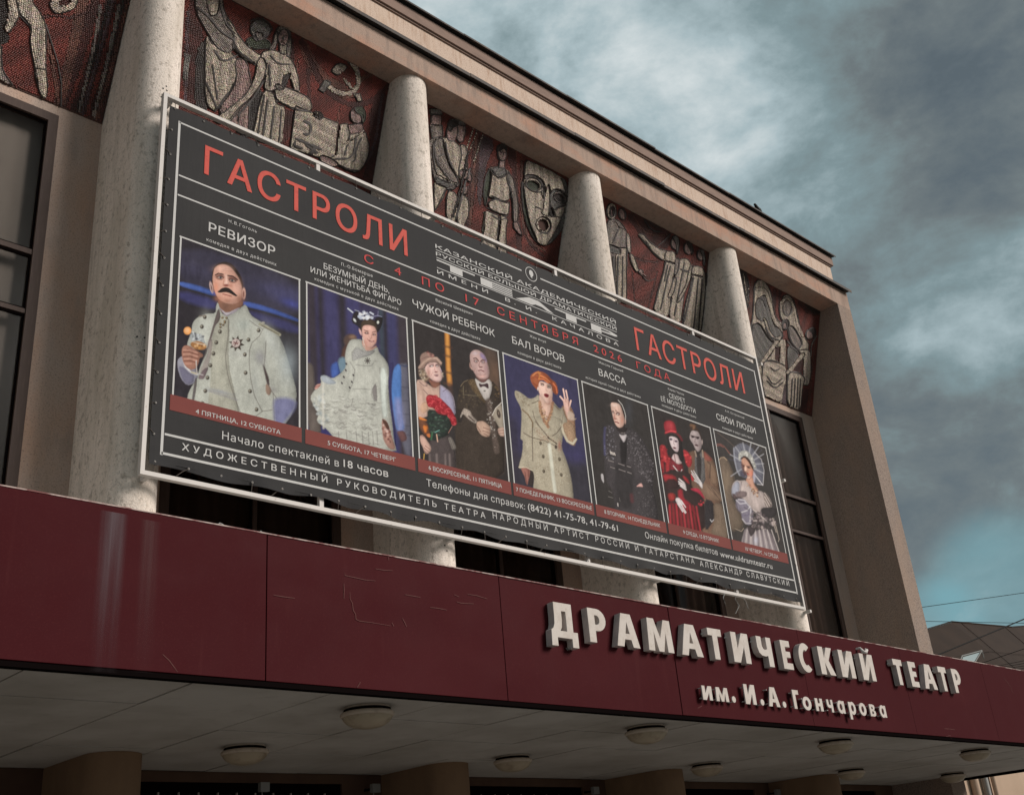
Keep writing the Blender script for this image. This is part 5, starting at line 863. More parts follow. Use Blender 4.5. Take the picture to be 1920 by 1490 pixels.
p.poly([(720, 180), (820, 220), (960, 300), (1000, 440), (920, 440), (760, 380), (710, 280)], (126, 104, 88), f=1.4); [p.line(q, 8, (80, 64, 56), a=0.8) for q in ([(830, 250), (960, 430)], [(780, 230), (920, 380)], [(850, 240), (980, 380)])]
p.poly([(740, 400), (860, 440), (890, 600), (870, 700), (760, 860), (740, 700)], (52, 48, 50), f=1.4, sp=0.2); p.line([(820, 690), (840, 720), (870, 690)], 12, (170, 168, 170)); p.poly([(860, 450), (1000, 480), (1100, 1000), (820, 900), (880, 700)], (118, 102, 88), f=1.6, sp=0.12)
p.noise(0.035).build(titles[5])

# ---- photo 7: woman in bonnet
p = new_print(6); p.fill((60, 57, 56)); p.T(1330, 800, 7.353)
p.poly([(128, 455), (150, 425), (190, 415), (240, 450), (280, 530), (330, 650), (352, 780), (310, 830), (310, 1000), (400, 1100), (480, 1380), (300, 1450), (220, 1300)], (112, 98, 86), f=2, sp=0.08); p.line([(130, 460), (160, 425), (200, 420), (240, 460)], 11, (160, 140, 118)); p.soft(230, 760, 60, 160, (132, 116, 98), 0.6); p.soft(390, 1330, 70, 100, (96, 86, 74), 0.6); p.line([(350, 1400), (440, 1440), (470, 1400)], 9, (150, 136, 120))
p.line([(90, 240), (150, 235), (200, 265), (290, 380)], 8, (132, 84, 76)); p.line([(90, 262), (150, 255), (195, 282)], 7, (150, 90, 82)); p.line([(110, 80), (240, 180), (340, 270)], 5, (110, 96, 88)); p.line([(200, 270), (270, 370)], 5, (110, 90, 80))
BN = [(328, 320), (345, 282), (380, 250), (420, 226), (480, 228), (560, 270), (640, 350), (710, 450), (745, 520), (755, 620), (745, 720), (735, 808), (650, 790), (600, 740), (480, 700), (410, 670), (370, 590), (335, 450)]
p.poly(BN, (112, 113, 124), f=1)
c0 = (520, 520)
for k in range(26):
    a_ = -2.9 + k*0.22; x1 = c0[0]+260*math.cos(a_); y1 = c0[1]+310*math.sin(a_)
    if 0.9 < a_ < 2.4: continue
    p.line([(c0[0]+90*math.cos(a_), c0[1]+120*math.sin(a_)), (x1 if x1 < 745 else 745, y1)], 11, (176, 176, 182) if k % 2 else (74, 72, 82), f=1.2, a=0.7)
p.line([(335, 290), (345, 450), (380, 600), (415, 668)], 12, (160, 162, 172), f=1.2, a=0.8); p.line([(620, 350), (715, 450), (752, 600), (738, 800), (660, 790)], 8, (190, 186, 186), f=0.9, a=0.8); p.line([(610, 640), (690, 740), (735, 805)], 9, (200, 196, 200))
p.poly([(600, 600), (640, 660), (620, 780), (600, 740)], (180, 176, 190), f=1.5, a=0.8); p.poly([(480, 700), (500, 640), (430, 600), (420, 660)], (86, 82, 96), f=1.5)
p.poly([(400, 430), (402, 370), (440, 335), (500, 325), (560, 365), (600, 430), (650, 560), (620, 590), (580, 540), (530, 440), (480, 400), (430, 420), (415, 480)], (182, 182, 176), f=1.2); p.dabs([(410, 360), (500, 330), (600, 430), (640, 560), (580, 520), (480, 390), (415, 440)], 34, 12, [(210, 208, 202), (140, 138, 136)], a=0.7, seed=61)
p.poly([(510, 700), (600, 690), (610, 790), (680, 880), (640, 930), (560, 860), (500, 780)], (196, 150, 130), f=1.2)
p.poly([(438, 460), (450, 420), (500, 412), (545, 450), (580, 520), (605, 600), (600, 670), (560, 725), (525, 715), (518, 650), (485, 610), (455, 560)], (192, 148, 128), f=0.9); p.poly([(430, 430), (480, 395), (540, 430), (600, 540), (610, 610), (580, 560), (530, 470), (480, 420), (445, 450)], (72, 54, 48), f=1); p.poly([(438, 470), (470, 540), (500, 620), (515, 690), (470, 640), (440, 560)], (106, 76, 74), f=2, a=0.85)
p.soft(575, 640, 26, 50, (214, 128, 108), 0.7); p.line([(440, 520), (480, 530)], 9, (80, 56, 52)); p.ell(470, 545, 16, 9, (74, 52, 50)); p.ell(540, 560, 24, 11, (76, 54, 50), ang=15); p.line([(510, 540), (560, 545)], 8, (90, 64, 58)); p.poly([(490, 540), (505, 545), (515, 590), (500, 612), (480, 600)], (224, 190, 170), f=1); p.line([(520, 650), (540, 655)], 12, (176, 80, 76)); p.line([(515, 640), (530, 632)], 7, (90, 50, 48)); p.ell(540, 700, 16, 12, (214, 180, 165), f=1.4)
BD = (186, 172, 168)
p.poly([(310, 830), (330, 770), (375, 735), (410, 745), (505, 735), (560, 830), (640, 900), (700, 880), (760, 920), (830, 980), (860, 1070), (850, 1110), (720, 1110), (700, 1180), (660, 1180), (560, 1120), (450, 960), (330, 960)], BD, f=1.1, sp=0.06)
p.poly([(310, 830), (370, 740), (420, 770), (410, 900), (350, 960), (312, 940)], (164, 166, 180), f=2); p.line([(440, 760), (420, 900), (380, 950)], 10, (120, 112, 116), f=1.2)
p.poly([(740, 900), (800, 930), (860, 1060), (850, 1110), (770, 1100), (750, 1000)], (128, 116, 112), f=1.4); [p.line(q, 9, (196, 184, 176), a=0.8) for q in ([(760, 910), (850, 1060)], [(760, 960), (830, 1090)], [(760, 1020), (800, 1100)])]
p.dabs([(500, 780), (560, 790), (680, 900), (660, 980), (580, 900)], 40, 9, [(110, 80, 62), (206, 176, 150), (150, 110, 86)], a=0.8, seed=62)
p.poly([(700, 1120), (920, 1110), (930, 1200), (860, 1260), (740, 1260)], (58, 54, 55), f=1.2)
p.poly([(360, 1060), (380, 990), (440, 985), (500, 1010), (560, 1110), (600, 1140), (600, 1250), (580, 1340), (530, 1360), (450, 1280), (440, 1190), (370, 1120)], (130, 124, 138), f=1.2)
for q, c in [([(370, 1010), (420, 1060), (500, 1050)], (190, 186, 194)), ([(400, 1000), (480, 1010), (560, 1110)], (196, 192, 196)), ([(440, 1180), (520, 1150), (560, 1100)], (200, 196, 200)), ([(450, 1220), (520, 1220), (570, 1180)], (104, 96, 116)), ([(455, 1270), (500, 1330), (570, 1330)], (186, 180, 186)), ([(370, 1060), (390, 1150), (440, 1190)], (90, 82, 88)), ([(570, 1130), (560, 1300)], (200, 196, 200)), ([(480, 1110), (530, 1140)], (90, 82, 92)), ([(600, 1140), (680, 1200), (780, 1290)], (196, 184, 180))]: p.line(q, 15, c, f=1.1, a=0.85)
p.dabs([(580, 1180), (700, 1160), (800, 1260), (900, 1250), (930, 1330), (800, 1420), (600, 1400), (560, 1330)], 90, 17, [(176, 162, 160), (84, 74, 76), (130, 118, 120), (60, 54, 56)], a=0.75, seed=63)
p.poly([(345, 900), (450, 880), (520, 900), (510, 960), (440, 980), (370, 980)], (100, 84, 86), f=1.4, a=0.8); p.poly([(310, 915), (360, 930), (370, 1000), (330, 980)], (96, 80, 80), f=1.2)
p.poly([(500, 1370), (620, 1440), (700, 1420), (780, 1420), (860, 1480), (960, 1740), (960, 2000), (400, 2000), (435, 1590)], (150, 140, 142), f=1.2)
for k in range(14): x = 470+k*28; p.line([(x+20, 1420), (x-30+k*14, 1800)], 11, (196, 186, 184) if k % 2 else (96, 86, 92), f=1, a=0.85)
p.poly([(520, 1370), (640, 1400), (620, 1460), (570, 1520), (540, 1450)], (74, 66, 68), f=1.2); p.soft(640, 1560, 30, 60, (190, 190, 204), 0.7); p.line([(870, 1260), (920, 1380), (960, 1550), (950, 1580)], 9, (160, 150, 140)); p.line([(880, 1320), (920, 1450)], 14, (150, 138, 130), a=0.8)
p.noise(0.035).build(titles[6])
# white borders and red date bars of the photographs
for i, (xa, xb) in enumerate(boxes):
    w_ = 0.042
    rule(xa, zpb, xa, zpt, w_, YBN-0.006, 'photo_border'); rule(xb, zpb, xb, zpt, w_, YBN-0.006, 'photo_border'); rule(xa-w_/2, zpt, xb+w_/2, zpt, w_, YBN-0.0062, 'photo_border')
    MB().add([(xa-0.035, YBN-0.005, zbb), (xb+0.035, YBN-0.005, zbb), (xb+0.035, YBN-0.005, zpb), (xa-0.035, YBN-0.005, zpb)], [(0, 1, 2, 3)]).build('date_bar', M['bar_red'], bt)
# ------------------------------------------------------------------ lettering on the banner
_tc = bpy.data.curves.new('tmp_text', 'FONT'); _to = bpy.data.objects.new('tmp_text', _tc); C.objects.link(_to)
from mathutils.geometry import tessellate_polygon
_tc.fill_mode = 'NONE'
def text_geo(s, bold=0.0, track=1.0, res=3):
    """outline loops of the text, each outer loop tessellated on its own with the holes that lie in it (glyph strokes may overlap)"""
    _tc.body = s; _tc.space_character = track; _tc.resolution_u = res; _tc.size = 1.0
    dg = bpy.context.evaluated_depsgraph_get(); dg.update(); ev = _to.evaluated_get(dg); me = ev.to_mesh()
    co = [tuple(v.co[:2]) for v in me.vertices]; nb = {}
    for e in me.edges: a_, b_ = e.vertices; nb.setdefault(a_, []).append(b_); nb.setdefault(b_, []).append(a_)
    ev.to_mesh_clear(); seen = set(); loops = []
    for st_ in sorted(nb):
        if st_ in seen: continue
        lp = [st_]; seen.add(st_); prev = None; cur = st_
        nxt = cur+1 if cur+1 in nb[cur] else nb[cur][0]
        while nxt not in seen:
            seen.add(nxt); lp.append(nxt); prev, cur = cur, nxt
            c_ = [q for q in nb[cur] if q != prev]; nxt = c_[0] if c_ else st_
        if len(lp) >= 3: loops.append([co[i] for i in lp])
    def area(p): return sum(p[i][0]*p[(i+1) % len(p)][1]-p[(i+1) % len(p)][0]*p[i][1] for i in range(len(p)))/2
    def inside(pt, p):
        c = False; j = len(p)-1
        for i in range(len(p)):
            if (p[i][1] > pt[1]) != (p[j][1] > pt[1]) and pt[0] < (p[j][0]-p[i][0])*(pt[1]-p[i][1])/(p[j][1]-p[i][1])+p[i][0]: c = not c
            j = i
        return c
    def split(p):                                     # cut a self-crossing loop into simple ones
        n = len(p)
        for i in range(n):
            ax, ay = p[i]; bx_, by_ = p[(i+1) % n]
            for j in range(i+2, n):
                if i == 0 and j == n-1: continue
                cx, cy = p[j]; dx, dy = p[(j+1) % n]; r0 = bx_-ax; r1 = by_-ay; s0 = dx-cx; s1 = dy-cy; den = r0*s1-r1*s0
                if abs(den) < 1e-12: continue
                t = ((cx-ax)*s1-(cy-ay)*s0)/den; u = ((cx-ax)*r1-(cy-ay)*r0)/den
                if 1e-6 < t < 1-1e-6 and 1e-6 < u < 1-1e-6:
                    X_ = (ax+t*r0, ay+t*r1); return split(p[:i+1]+[X_]+p[j+1:])+split([X_]+p[i+1:j+1])
        return [p]
    loops = [q for p in loops for q in split(p) if len(q) > 2 and abs(area(q)) > 1e-6]
    ar = [area(p) for p in loops]; bb_ = [(min(q[0] for q in p), max(q[0] for q in p)) for p in loops]; outs = []; hol = []
    for j in range(len(loops)):
        cand = [i for i in range(len(loops)) if i != j and ar[i]*ar[j] < 0 and abs(ar[i]) > abs(ar[j]) and bb_[i][0] <= bb_[j][0] and bb_[i][1] >= bb_[j][1] and all(inside(p_, loops[i]) for p_ in loops[j][::max(1, len(loops[j])//4)])]
        (hol.append((j, min(cand, key=lambda i: abs(ar[i])))) if cand else outs.append(j))
    V = []; Fc = []; holes = {i: [] for i in outs}
    for j, i in hol:
        if i in holes: holes[i].append(j)
    for i in outs:
        rings = [loops[i]]+[loops[j] for j in holes[i]]; flat = [p_ for r_ in rings for p_ in r_]
        tri = tessellate_polygon([[Vector((p_[0], p_[1], 0)) for p_ in r_] for r_ in rings]); b0 = len(V); V += flat; Fc += [tuple(b0+q for q in t_) for t_ in tri]
    return np.array(V), Fc
def islands(n, f):
    par = list(range(n))
    def find(i):
        while par[i] != i: par[i] = par[par[i]]; i = par[i]
        return i
    for q in f:
        r = find(q[0])
        for i in q[1:]: par[find(i)] = r
    return np.array([find(i) for i in range(n)])
_hr = []
def href():
    if not _hr: v, _ = text_geo('Н'); _hr.extend((v[:, 1].min(), v[:, 1].max()))
    return _hr
def text_line(s, p0, p1, h, m, bold=0.0, track=1.0, y=YBN-0.0075, res=3, name='lettering'):
    y0r, y1r = href(); v, f = text_geo(s, 0.0, track, res)
    x0, z0 = bx(*p0); x1, z1 = bx(*p1); zb = (z0+z1)/2; hh = bx(p0[0], p0[1]-h)[1]-z0
    b = bold*0.9*hh; bz = b*0.55
    xmin, xmax = v[:, 0].min(), v[:, 0].max()
    X = x0+b+(v[:, 0]-xmin)/(xmax-xmin)*(x1-x0-2*b); Z = zb+bz+(v[:, 1]-y0r)/(y1r-y0r)*(hh-2*bz)
    offs = [(0, 0)] if b == 0 else [(-b, -bz), (-b, bz), (b, -bz), (b, bz), (0, bz), (0, -bz)]+([(-b/2, 0), (b/2, 0)] if bold > 0.015 else [])
    lb = islands(len(X), f); uq = {q: (i % 6)*0.000022 for i, q in enumerate(sorted(set(lb)))}; lay = np.array([uq[q] for q in lb])
    def emit(idx, faces):
        mb = MB(); ly = lay[idx]; remap = {int(i): k for k, i in enumerate(idx)}; ff = [tuple(remap[i] for i in q) for q in faces]
        for k, (dx, dz) in enumerate(offs): mb.add(np.stack([X[idx]+dx, y-0.00016*k-ly, Z[idx]+dz], -1), ff)
        return mb
    if h < 10: return emit(np.arange(len(X)), f).build(name, m, bt, kind='stuff')
    lab = islands(len(X), f); ids = list(set(lab)); rg = sorted([(X[lab == i].min(), X[lab == i].max(), [i]) for i in ids]); out = []
    for a0, a1, l in rg:
        if out and a0 < out[-1][1]-0.35*(a1-a0): out[-1][1] = max(out[-1][1], a1); out[-1][2] += l
        else: out.append([a0, a1, list(l)])
    for a0, a1, l in out:
        sel = np.isin(lab, l); idx = np.nonzero(sel)[0]; emit(idx, [q for q in f if sel[q[0]]]).build('letter', m, bt)
IW, IR, ID = M['ink_white'], M['ink_red'], M['ink_dred']
text_line('ГАСТРОЛИ', (382, 327.2), (764.1, 479.8), 54.5, IR, 0.018, 1.18, res=6)
text_line('ГАСТРОЛИ', (1194, 656.2), (1397, 738.3), 40.5, IR, 0.010, 1.12, res=5)
text_line('С  4  ПО  17  СЕНТЯБРЯ  2026  ГОДА', (682.5, 491.5), (1256.1, 714.2), 15.5, ID, 0.008, 1.55, res=4)
rows_ = [
 ('Н.В.Гоголь', (428, 417.6), (480.8, 436.9), 5.9, 0.02, 1.3), ('РЕВИЗОР', (390.5, 434.2), (515.3, 479.5), 17.6, 0.022, 1.05), ('комедия в двух действиях', (386.7, 452.4), (517.7, 499.2), 6.6, 0.0, 1.15),
 ('П.-О.Бомарше', (639.2, 499), (698.1, 519.8), 5.9, 0.015, 1.15), ('БЕЗУМНЫЙ ДЕНЬ,', (606.3, 505.4), (729.3, 549.2), 11.3, 0.016, 1.0), ('ИЛИ ЖЕНИТЬБА ФИГАРО', (581.7, 510.8), (752, 572.8), 10.8, 0.016, 1.0), ('комедия с музыкой в двух действиях', (589.5, 526), (746.9, 582.3), 6.0, 0.0, 1.15),
 ('Василий Шкваркин', (816.5, 565.3), (885.2, 591.2), 5.3, 0.015, 1.15), ('ЧУЖОЙ РЕБЕНОК', (773.2, 574.8), (927.5, 632.3), 13.8, 0.016, 1.0), ('комедия в двух действиях', (806, 604.5), (900.2, 638.4), 5.6, 0.0, 1.15),
 ('Жан Ануй', (992.9, 632.3), (1023.2, 643.8), 4.6, 0.012, 1.15), ('БАЛ ВОРОВ', (960.2, 643.7), (1058.4, 680), 13.4, 0.014, 1.0), ('комедия в двух действиях', (970.4, 663), (1052, 692.6), 5.2, 0.0, 1.15),
 ('Максим Горький', (1122.5, 681.2), (1167.7, 698), 4.2, 0.012, 1.1), ('ВАССА', (1122.5, 703.6), (1173.4, 722.7), 12.6, 0.014, 1.0), ('история одной семьи в двух действиях', (1097.9, 709.6), (1201, 746.8), 4.6, 0.0, 1.1),
 ('Карел Чапек', (1252.1, 730.6), (1282.3, 742), 3.8, 0.012, 1.1), ('СЕКРЕТ', (1254.4, 745.6), (1284.7, 756.8), 8.6, 0.014, 1.0), ('ЕЁ МОЛОДОСТИ', (1239.2, 751.4), (1303.9, 775.2), 8.4, 0.014, 1.0), ('комедия в двух действиях', (1240.6, 760.7), (1305.3, 784.9), 4.2, 0.0, 1.1),
 ('А.Н. Островский', (1359.2, 771.8), (1395.1, 785.3), 3.6, 0.012, 1.1), ('СВОИ ЛЮДИ', (1343.4, 785.6), (1417.1, 813.8), 11.0, 0.014, 1.0), ('комедия в двух действиях', (1353.9, 802.8), (1412, 824.5), 4.2, 0.0, 1.1),
 ('4 ПЯТНИЦА, 12 СУББОТА', (366, 775.5), (525.4, 814.2), 8.6, 0.016, 1.0), ('5 СУББОТА, 17 ЧЕТВЕРГ', (613.8, 834.9), (741.8, 865), 8.3, 0.016, 1.0), ('6 ВОСКРЕСЕНЬЕ, 11 ПЯТНИЦА', (803.3, 880.6), (940.8, 914.5), 8.0, 0.016, 1.0),
 ('7 ПОНЕДЕЛЬНИК, 13 ВОСКРЕСЕНЬЕ', (967.4, 920.8), (1109.6, 956.3), 7.6, 0.012, 1.0), ('8 ВТОРНИК, 14 ПОНЕДЕЛЬНИК', (1133, 962.4), (1237.5, 988.9), 7.2, 0.012, 1.0), ('9 СРЕДА, 15 ВТОРНИК', (1280.9, 1000.3), (1347.9, 1017.5), 6.8, 0.012, 1.0), ('10 ЧЕТВЕРГ, 16 СРЕДА', (1397.5, 1031.1), (1459.2, 1047.1), 6.6, 0.012, 1.0),
 ('Начало спектаклей в', (415.8, 824.8), (635, 873.8), 15.4, 0.0, 1.08), ('18 часов', (643.6, 875.8), (727.5, 894.3), 14.6, 0.022, 1.06), ('Телефоны для справок:', (799.3, 911.8), (984, 954.6), 13.6, 0.0, 1.06), ('(8422) 41-75-78, 41-79-61', (989.5, 956.3), (1158.4, 996), 13.0, 0.016, 1.05),
 ('Онлайн покупка билетов', (1209.5, 1007.7), (1345.9, 1041.4), 11.6, 0.0, 1.03), ('www.uldramteatr.ru', (1350, 1042.4), (1448.3, 1067.4), 11.2, 0.016, 1.03),
 ('ХУДОЖЕСТВЕННЫЙ РУКОВОДИТЕЛЬ ТЕАТРА', (340, 847.2), (909.6, 969), 13.6, 0.018, 1.6), ('НАРОДНЫЙ АРТИСТ РОССИИ И ТАТАРСТАНА', (923.6, 971.6), (1301.9, 1056.7), 11.6, 0.0, 1.6), ('АЛЕКСАНДР СЛАВУТСКИЙ', (1312, 1059.3), (1480, 1099.8), 10.0, 0.010, 1.5),
 ('КАЗАНСКИЙ АКАДЕМИЧЕСКИЙ', (815.8, 465.2), (1154.3, 607), 7.0, 0.028, 1.04), ('РУССКИЙ БОЛЬШОЙ ДРАМАТИЧЕСКИЙ', (816.9, 479.6), (1155.7, 619.6), 7.0, 0.026, 1.04), ('ИМЕНИ  В. И.  КАЧАЛОВА', (819.2, 512.8), (1159.7, 649.5), 7.0, 0.026, 1.7)]
for s, a, b, h, bo, tr in rows_: text_line(s, a, b, h, IW, bo, tr)
def hz(u, v): return bx(u, v)[1]
for (u0, v0), (u1, v1), w_ in (((816.9, 467.8), (1155, 610.7), 0.022), ((817.9, 482.7), (1156, 622.9), 0.022), ((818.8, 501.6), (1158.8, 639.8), 0.022)):
    a, b = bx(u0, v0), bx(u1, v1); z = (a[1]+b[1])/2; rule(a[0], z, b[0], z, w_, YBN-0.005, 'printed_rule')
# wide theatre wordmark made of blocks and stripes
zt_ = hz(818, 486.0); zb_ = hz(818.8, 499.5); ht = zt_-zb_
def ppoly(pts, m, name='lettering', y=YBN-0.0075):
    mb = MB(); mb.add([(x, y, z) for x, z in pts], [tuple(range(len(pts)))]); return mb.build(name, m, bt)
def wx(u, v): return bx(u, v)[0]
def block(x0, x1, a, b): return [(x0, zb_+ht*a), (x1, zb_+ht*a), (x1, zb_+ht*b), (x0, zb_+ht*b)]
xT0, xT1 = wx(818, 487), wx(889.6, 517); ppoly(block(xT0, xT1, 0.80, 1), IW); ppoly(block(wx(843, 500), wx(866.5, 510), 0, 0.795), IW)
xE0, xE1 = wx(900.2, 521), wx(959.5, 546); xEm = wx(922, 530); ppoly(block(xE0, xEm, 0, 1), IW)
for a, b in ((0.80, 1), (0.53, 0.68), (0.27, 0.42), (0, 0.16)): ppoly(block(xEm+0.001, xE1, a, b), IW)
xA0, xA1 = wx(966, 558), wx(1037.5, 587); ppoly([(xA0, zb_+ht*0.02), (xA0+(xA1-xA0)*0.36, zb_+ht), (xA0+(xA1-xA0)*0.62, zb_+ht), (xA1, zb_), (xA0+(xA1-xA0)*0.82, zb_), (xA0+(xA1-xA0)*0.69, zb_+ht*0.3), (xA0+(xA1-xA0)*0.52, zb_+ht*0.3), (xA0+(xA1-xA0)*0.42, zb_+ht*0.02)], IW)
xT0, xT1 = wx(1039.5, 578), wx(1098.4, 603); ppoly(block(xT0, xT1, 0.80, 1), IW); ppoly(block(wx(1060, 588), wx(1080, 597), 0, 0.795), IW)
xP0, xP1 = wx(1107, 606), wx(1157, 629); xPm = xP0+(xP1-xP0)*0.38; ppoly(block(xP0, xPm, 0, 1), IW)
ppoly([(xPm+0.001, zb_+ht*0.98), (xP0+(xP1-xP0)*0.75, zb_+ht*0.94), (xP1*0.98+xP0*0.02, zb_+ht*0.72), (xP1, zb_+ht*0.55), (xP0+(xP1-xP0)*0.9, zb_+ht*0.4), (xPm+0.001, zb_+ht*0.32), (xPm+0.001, zb_+ht*0.52), (xP0+(xP1-xP0)*0.78, zb_+ht*0.62), (xP0+(xP1-xP0)*0.66, zb_+ht*0.76), (xPm+0.001, zb_+ht*0.80)], IW)
# round emblem with a small head silhouette
cx_, cz_ = bx(995.5, 514.5); rr_ = 0.155
mb = MB(); n = 40; vs = []
for k in range(n): a = 2*math.pi*k/n; vs += [(cx_+rr_*math.cos(a), YBN-0.0075, cz_+rr_*math.sin(a)), (cx_+(rr_-0.014)*math.cos(a), YBN-0.0075, cz_+(rr_-0.014)*math.sin(a))]
mb.add(vs, [(2*k, 2*((k+1) % n), 2*((k+1) % n)+1, 2*k+1) for k in range(n)]).build('emblem_ring', IW, bt)
ppoly([(cx_-0.055, cz_+0.03), (cx_-0.04, cz_+0.075), (cx_, cz_+0.095), (cx_+0.045, cz_+0.07), (cx_+0.06, cz_+0.02), (cx_+0.045, cz_-0.03), (cx_+0.015, cz_-0.05), (cx_+0.02, cz_-0.09), (cx_-0.03, cz_-0.06), (cx_-0.02, cz_-0.035), (cx_-0.05, cz_-0.02)], IW, 'emblem')
# eyelets and tie cords
ey = MB(); ey.lathe([(0.008, 0.003), (0.016, 0.005), (0.019, 0.0)], (0, 0, 0), 10)
eme = bpy.data.meshes.new('eyelet'); eme.from_pydata([(x, -z, y) for x, y, z in ey.v], [], ey.f); eme.materials.append(M['eyelet'])
for pl in eme.polygons: pl.use_smooth = True
rb = root_loc(bt)
def eyelet(x, z):
    link('eyelet', eme, bt).location = (x-rb.x, YBN-0.009-rb.y, z+H-rb.z)
cords = random.Random(3)
def tie(x, z, x2, z2):
    xm = (x+x2)/2; zm = (z+z2)/2
    MB().tube([(x, YBN-0.012, z), (xm, YBN-0.002, zm+0.01), (x2, 12.31, z2)], 0.0055, 5).build('tie_cord', M['cord'], bt)
k = 0; x = sx0+0.08
while x < sx1-0.05:
    eyelet(x, sz0+0.045); eyelet(x, sz1-0.05)
    d_ = cords.choice([0, 0, 0.02, -0.02, -0.16, 0.1]); 
    if cords.random() < 0.85: tie(x, sz0+0.045, x+d_, ZB0+0.035)
    d2 = cords.choice([0, 0, 0.03, -0.12, 0.05])
    if cords.random() < 0.9: tie(x, sz1-0.05, x+d2, ZT0-0.035)
    x += 0.47
z = sz0+0.42
while z < sz1-0.2:
    eyelet(sx0+0.045, z); eyelet(sx1-0.045, z)
    tie(sx0+0.045, z, XL0+0.035, z+cords.choice([0, 0.04, 0.08, -0.03])); tie(sx1-0.045, z, XR0-0.035, z+cords.choice([0, 0.04, -0.05]))
    z += 0.44

# ------------------------------------------------------------------ raised letters on the canopy
def arc(cx, cz, rx, rz, a0, a1, n=10): return [(cx+rx*math.cos(math.radians(a0+(a1-a0)*i/n)), cz+rz*math.sin(math.radians(a0+(a1-a0)*i/n))) for i in range(n+1)]
GL = {
 'Д': ([(0, -.24), (.02, .2), (.10, .26), (.15, .38), (.165, .6), (.165, 1), (.84, 1), (.84, .2), (1, .2), (1, -.24), (.77, -.24), (.77, 0), (.23, 0), (.23, -.24)], [[(.36, .2), (.42, .3), (.445, .5), (.445, .76), (.60, .76), (.60, .2)]]),
 'Р': ([(0, 0), (0, 1), (.5, 1)] + arc(.5, .67, .5, .33, 90, -90)[1:] + [(.38, .34), (.38, 0)], [[(.38, .53), (.38, .80), (.48, .80)] + arc(.48, .665, .16, .135, 90, -90, 6)[1:]]),
 'А': ([(0, 0), (.28, 1), (.70, 1), (1, 0), (.70, 0), (.635, .22), (.365, .22), (.30, 0)], [[(.415, .40), (.585, .40), (.50, .74)]]),
 'М': ([(0, 0), (.05, 1), (.31, 1), (.5, .42), (.69, 1), (.95, 1), (1, 0), (.76, 0), (.735, .58), (.60, 0), (.40, 0), (.265, .58), (.24, 0)], []),
 'Т': ([(.31, 0), (.31, .76), (0, .76), (0, 1), (1, 1), (1, .76), (.69, .76), (.69, 0)], []),
 'И': ([(0, 0), (0, 1), (.31, 1), (.31, .46), (.63, 1), (1, 1), (1, 0), (.69, 0), (.69, .54), (.37, 0)], []),
 'Ч': ([(.66, 0), (.66, .36), (.5, .33), (.25, .35), (.08, .44), (0, .62), (0, 1), (.34, 1), (.34, .68), (.40, .59), (.52, .56), (.66, .59), (.66, 1), (1, 1), (1, 0)], []),
 'Е': ([(0, 0), (0, 1), (.95, 1), (.95, .78), (.44, .78), (.44, .62), (.88, .62), (.88, .41), (.44, .41), (.44, .22), (1, .22), (1, 0)], []),
 'С': (arc(.56, .5, .56, .52, 48, 312, 22) + arc(.56, .5, .22, .27, 300, 60, 16), []),
 'К': ([(0, 0), (0, 1), (.36, 1), (.36, .60), (.62, 1), (1, 1), (.66, .52), (1.02, 0), (.62, 0), (.36, .42), (.36, 0)], []),
 'Г': ([(0, 0), (0, 1), (1, 1), (1, .76), (.46, .76), (.46, 0)], []),
 'о': (arc(.5, .5, .5, .53, 0, 345, 23), [arc(.5, .5, .19, .27, 0, 340, 17)]),
 'н': ([(0, 0), (0, 1), (.36, 1), (.36, .62), (.64, .62), (.64, 1), (1, 1), (1, 0), (.64, 0), (.64, .38), (.36, .38), (.36, 0)], []),
 'а': ([(1, 0), (1, 1), (.70, 1), (.66, .93)] + arc(.46, .5, .46, .53, 75, 285, 14) + [(.66, .07), (.70, 0)], [arc(.49, .5, .19, .27, 0, 340, 15)]),
 'р': ([(0, -.42), (0, 1), (.30, 1), (.34, .93)] + arc(.54, .5, .46, .53, 105, -105, 14) + [(.34, .07), (.32, .0), (.32, -.42)], [arc(.53, .5, .19, .27, 0, 340, 15)]),
 'в': ([(0, 0), (0, 1), (.6, 1), (.86, .93), (.92, .76), (.84, .60), (.72, .53), (.92, .45), (1, .28), (.92, .08), (.66, 0)], [[(.34, .60), (.34, .80), (.52, .80), (.60, .70), (.52, .60)], [(.34, .20), (.34, .42), (.56, .42), (.64, .31), (.56, .20)]]),
 '.': (arc(.5, .5, .5, .5, 0, 340, 18), []),
}
GL['и'] = GL['И']; GL['м'] = GL['М']; GL['ч'] = GL['Ч']
def glyph_obj(ch, x0, x1, z0, hh, yf, depth, parent, bev=0.004):
    out_, holes = GL[ch]; cu = bpy.data.curves.new('letter', 'CURVE'); cu.dimensions = '2D'; cu.fill_mode = 'BOTH'; cu.extrude = max(depth/2-bev, 0.001); cu.bevel_depth = bev; cu.bevel_resolution = 1; cu.offset = -bev
    for pts in [out_]+holes:
        s = cu.splines.new('POLY'); s.points.add(len(pts)-1); s.use_cyclic_u = True
        for i, (a, b) in enumerate(pts): s.points[i].co = (x0+a*(x1-x0), z0+b*hh, 0, 1)
    o = bpy.data.objects.new('tmp', cu); C.objects.link(o); dg = bpy.context.evaluated_depsgraph_get(); dg.update()
    me = bpy.data.meshes.new_from_object(o.evaluated_get(dg)); bpy.data.objects.remove(o); bpy.data.curves.remove(cu)
    rl = root_loc(parent); me.name = 'letter'
    for v in me.vertices: x, y, z = v.co; v.co = (x-rl.x, (yf+depth/2-z)-rl.y, y+H-rl.z)
    me.materials.clear(); me.materials.append(M['letter']); me.materials.append(M['letter_side'])
    me.update()
    for pl in me.polygons: pl.use_smooth = False; pl.material_index = 0 if abs(pl.normal.y) > 0.6 else 1
    return link('letter', me, parent)
DL = 0.10
yl = YF-DL
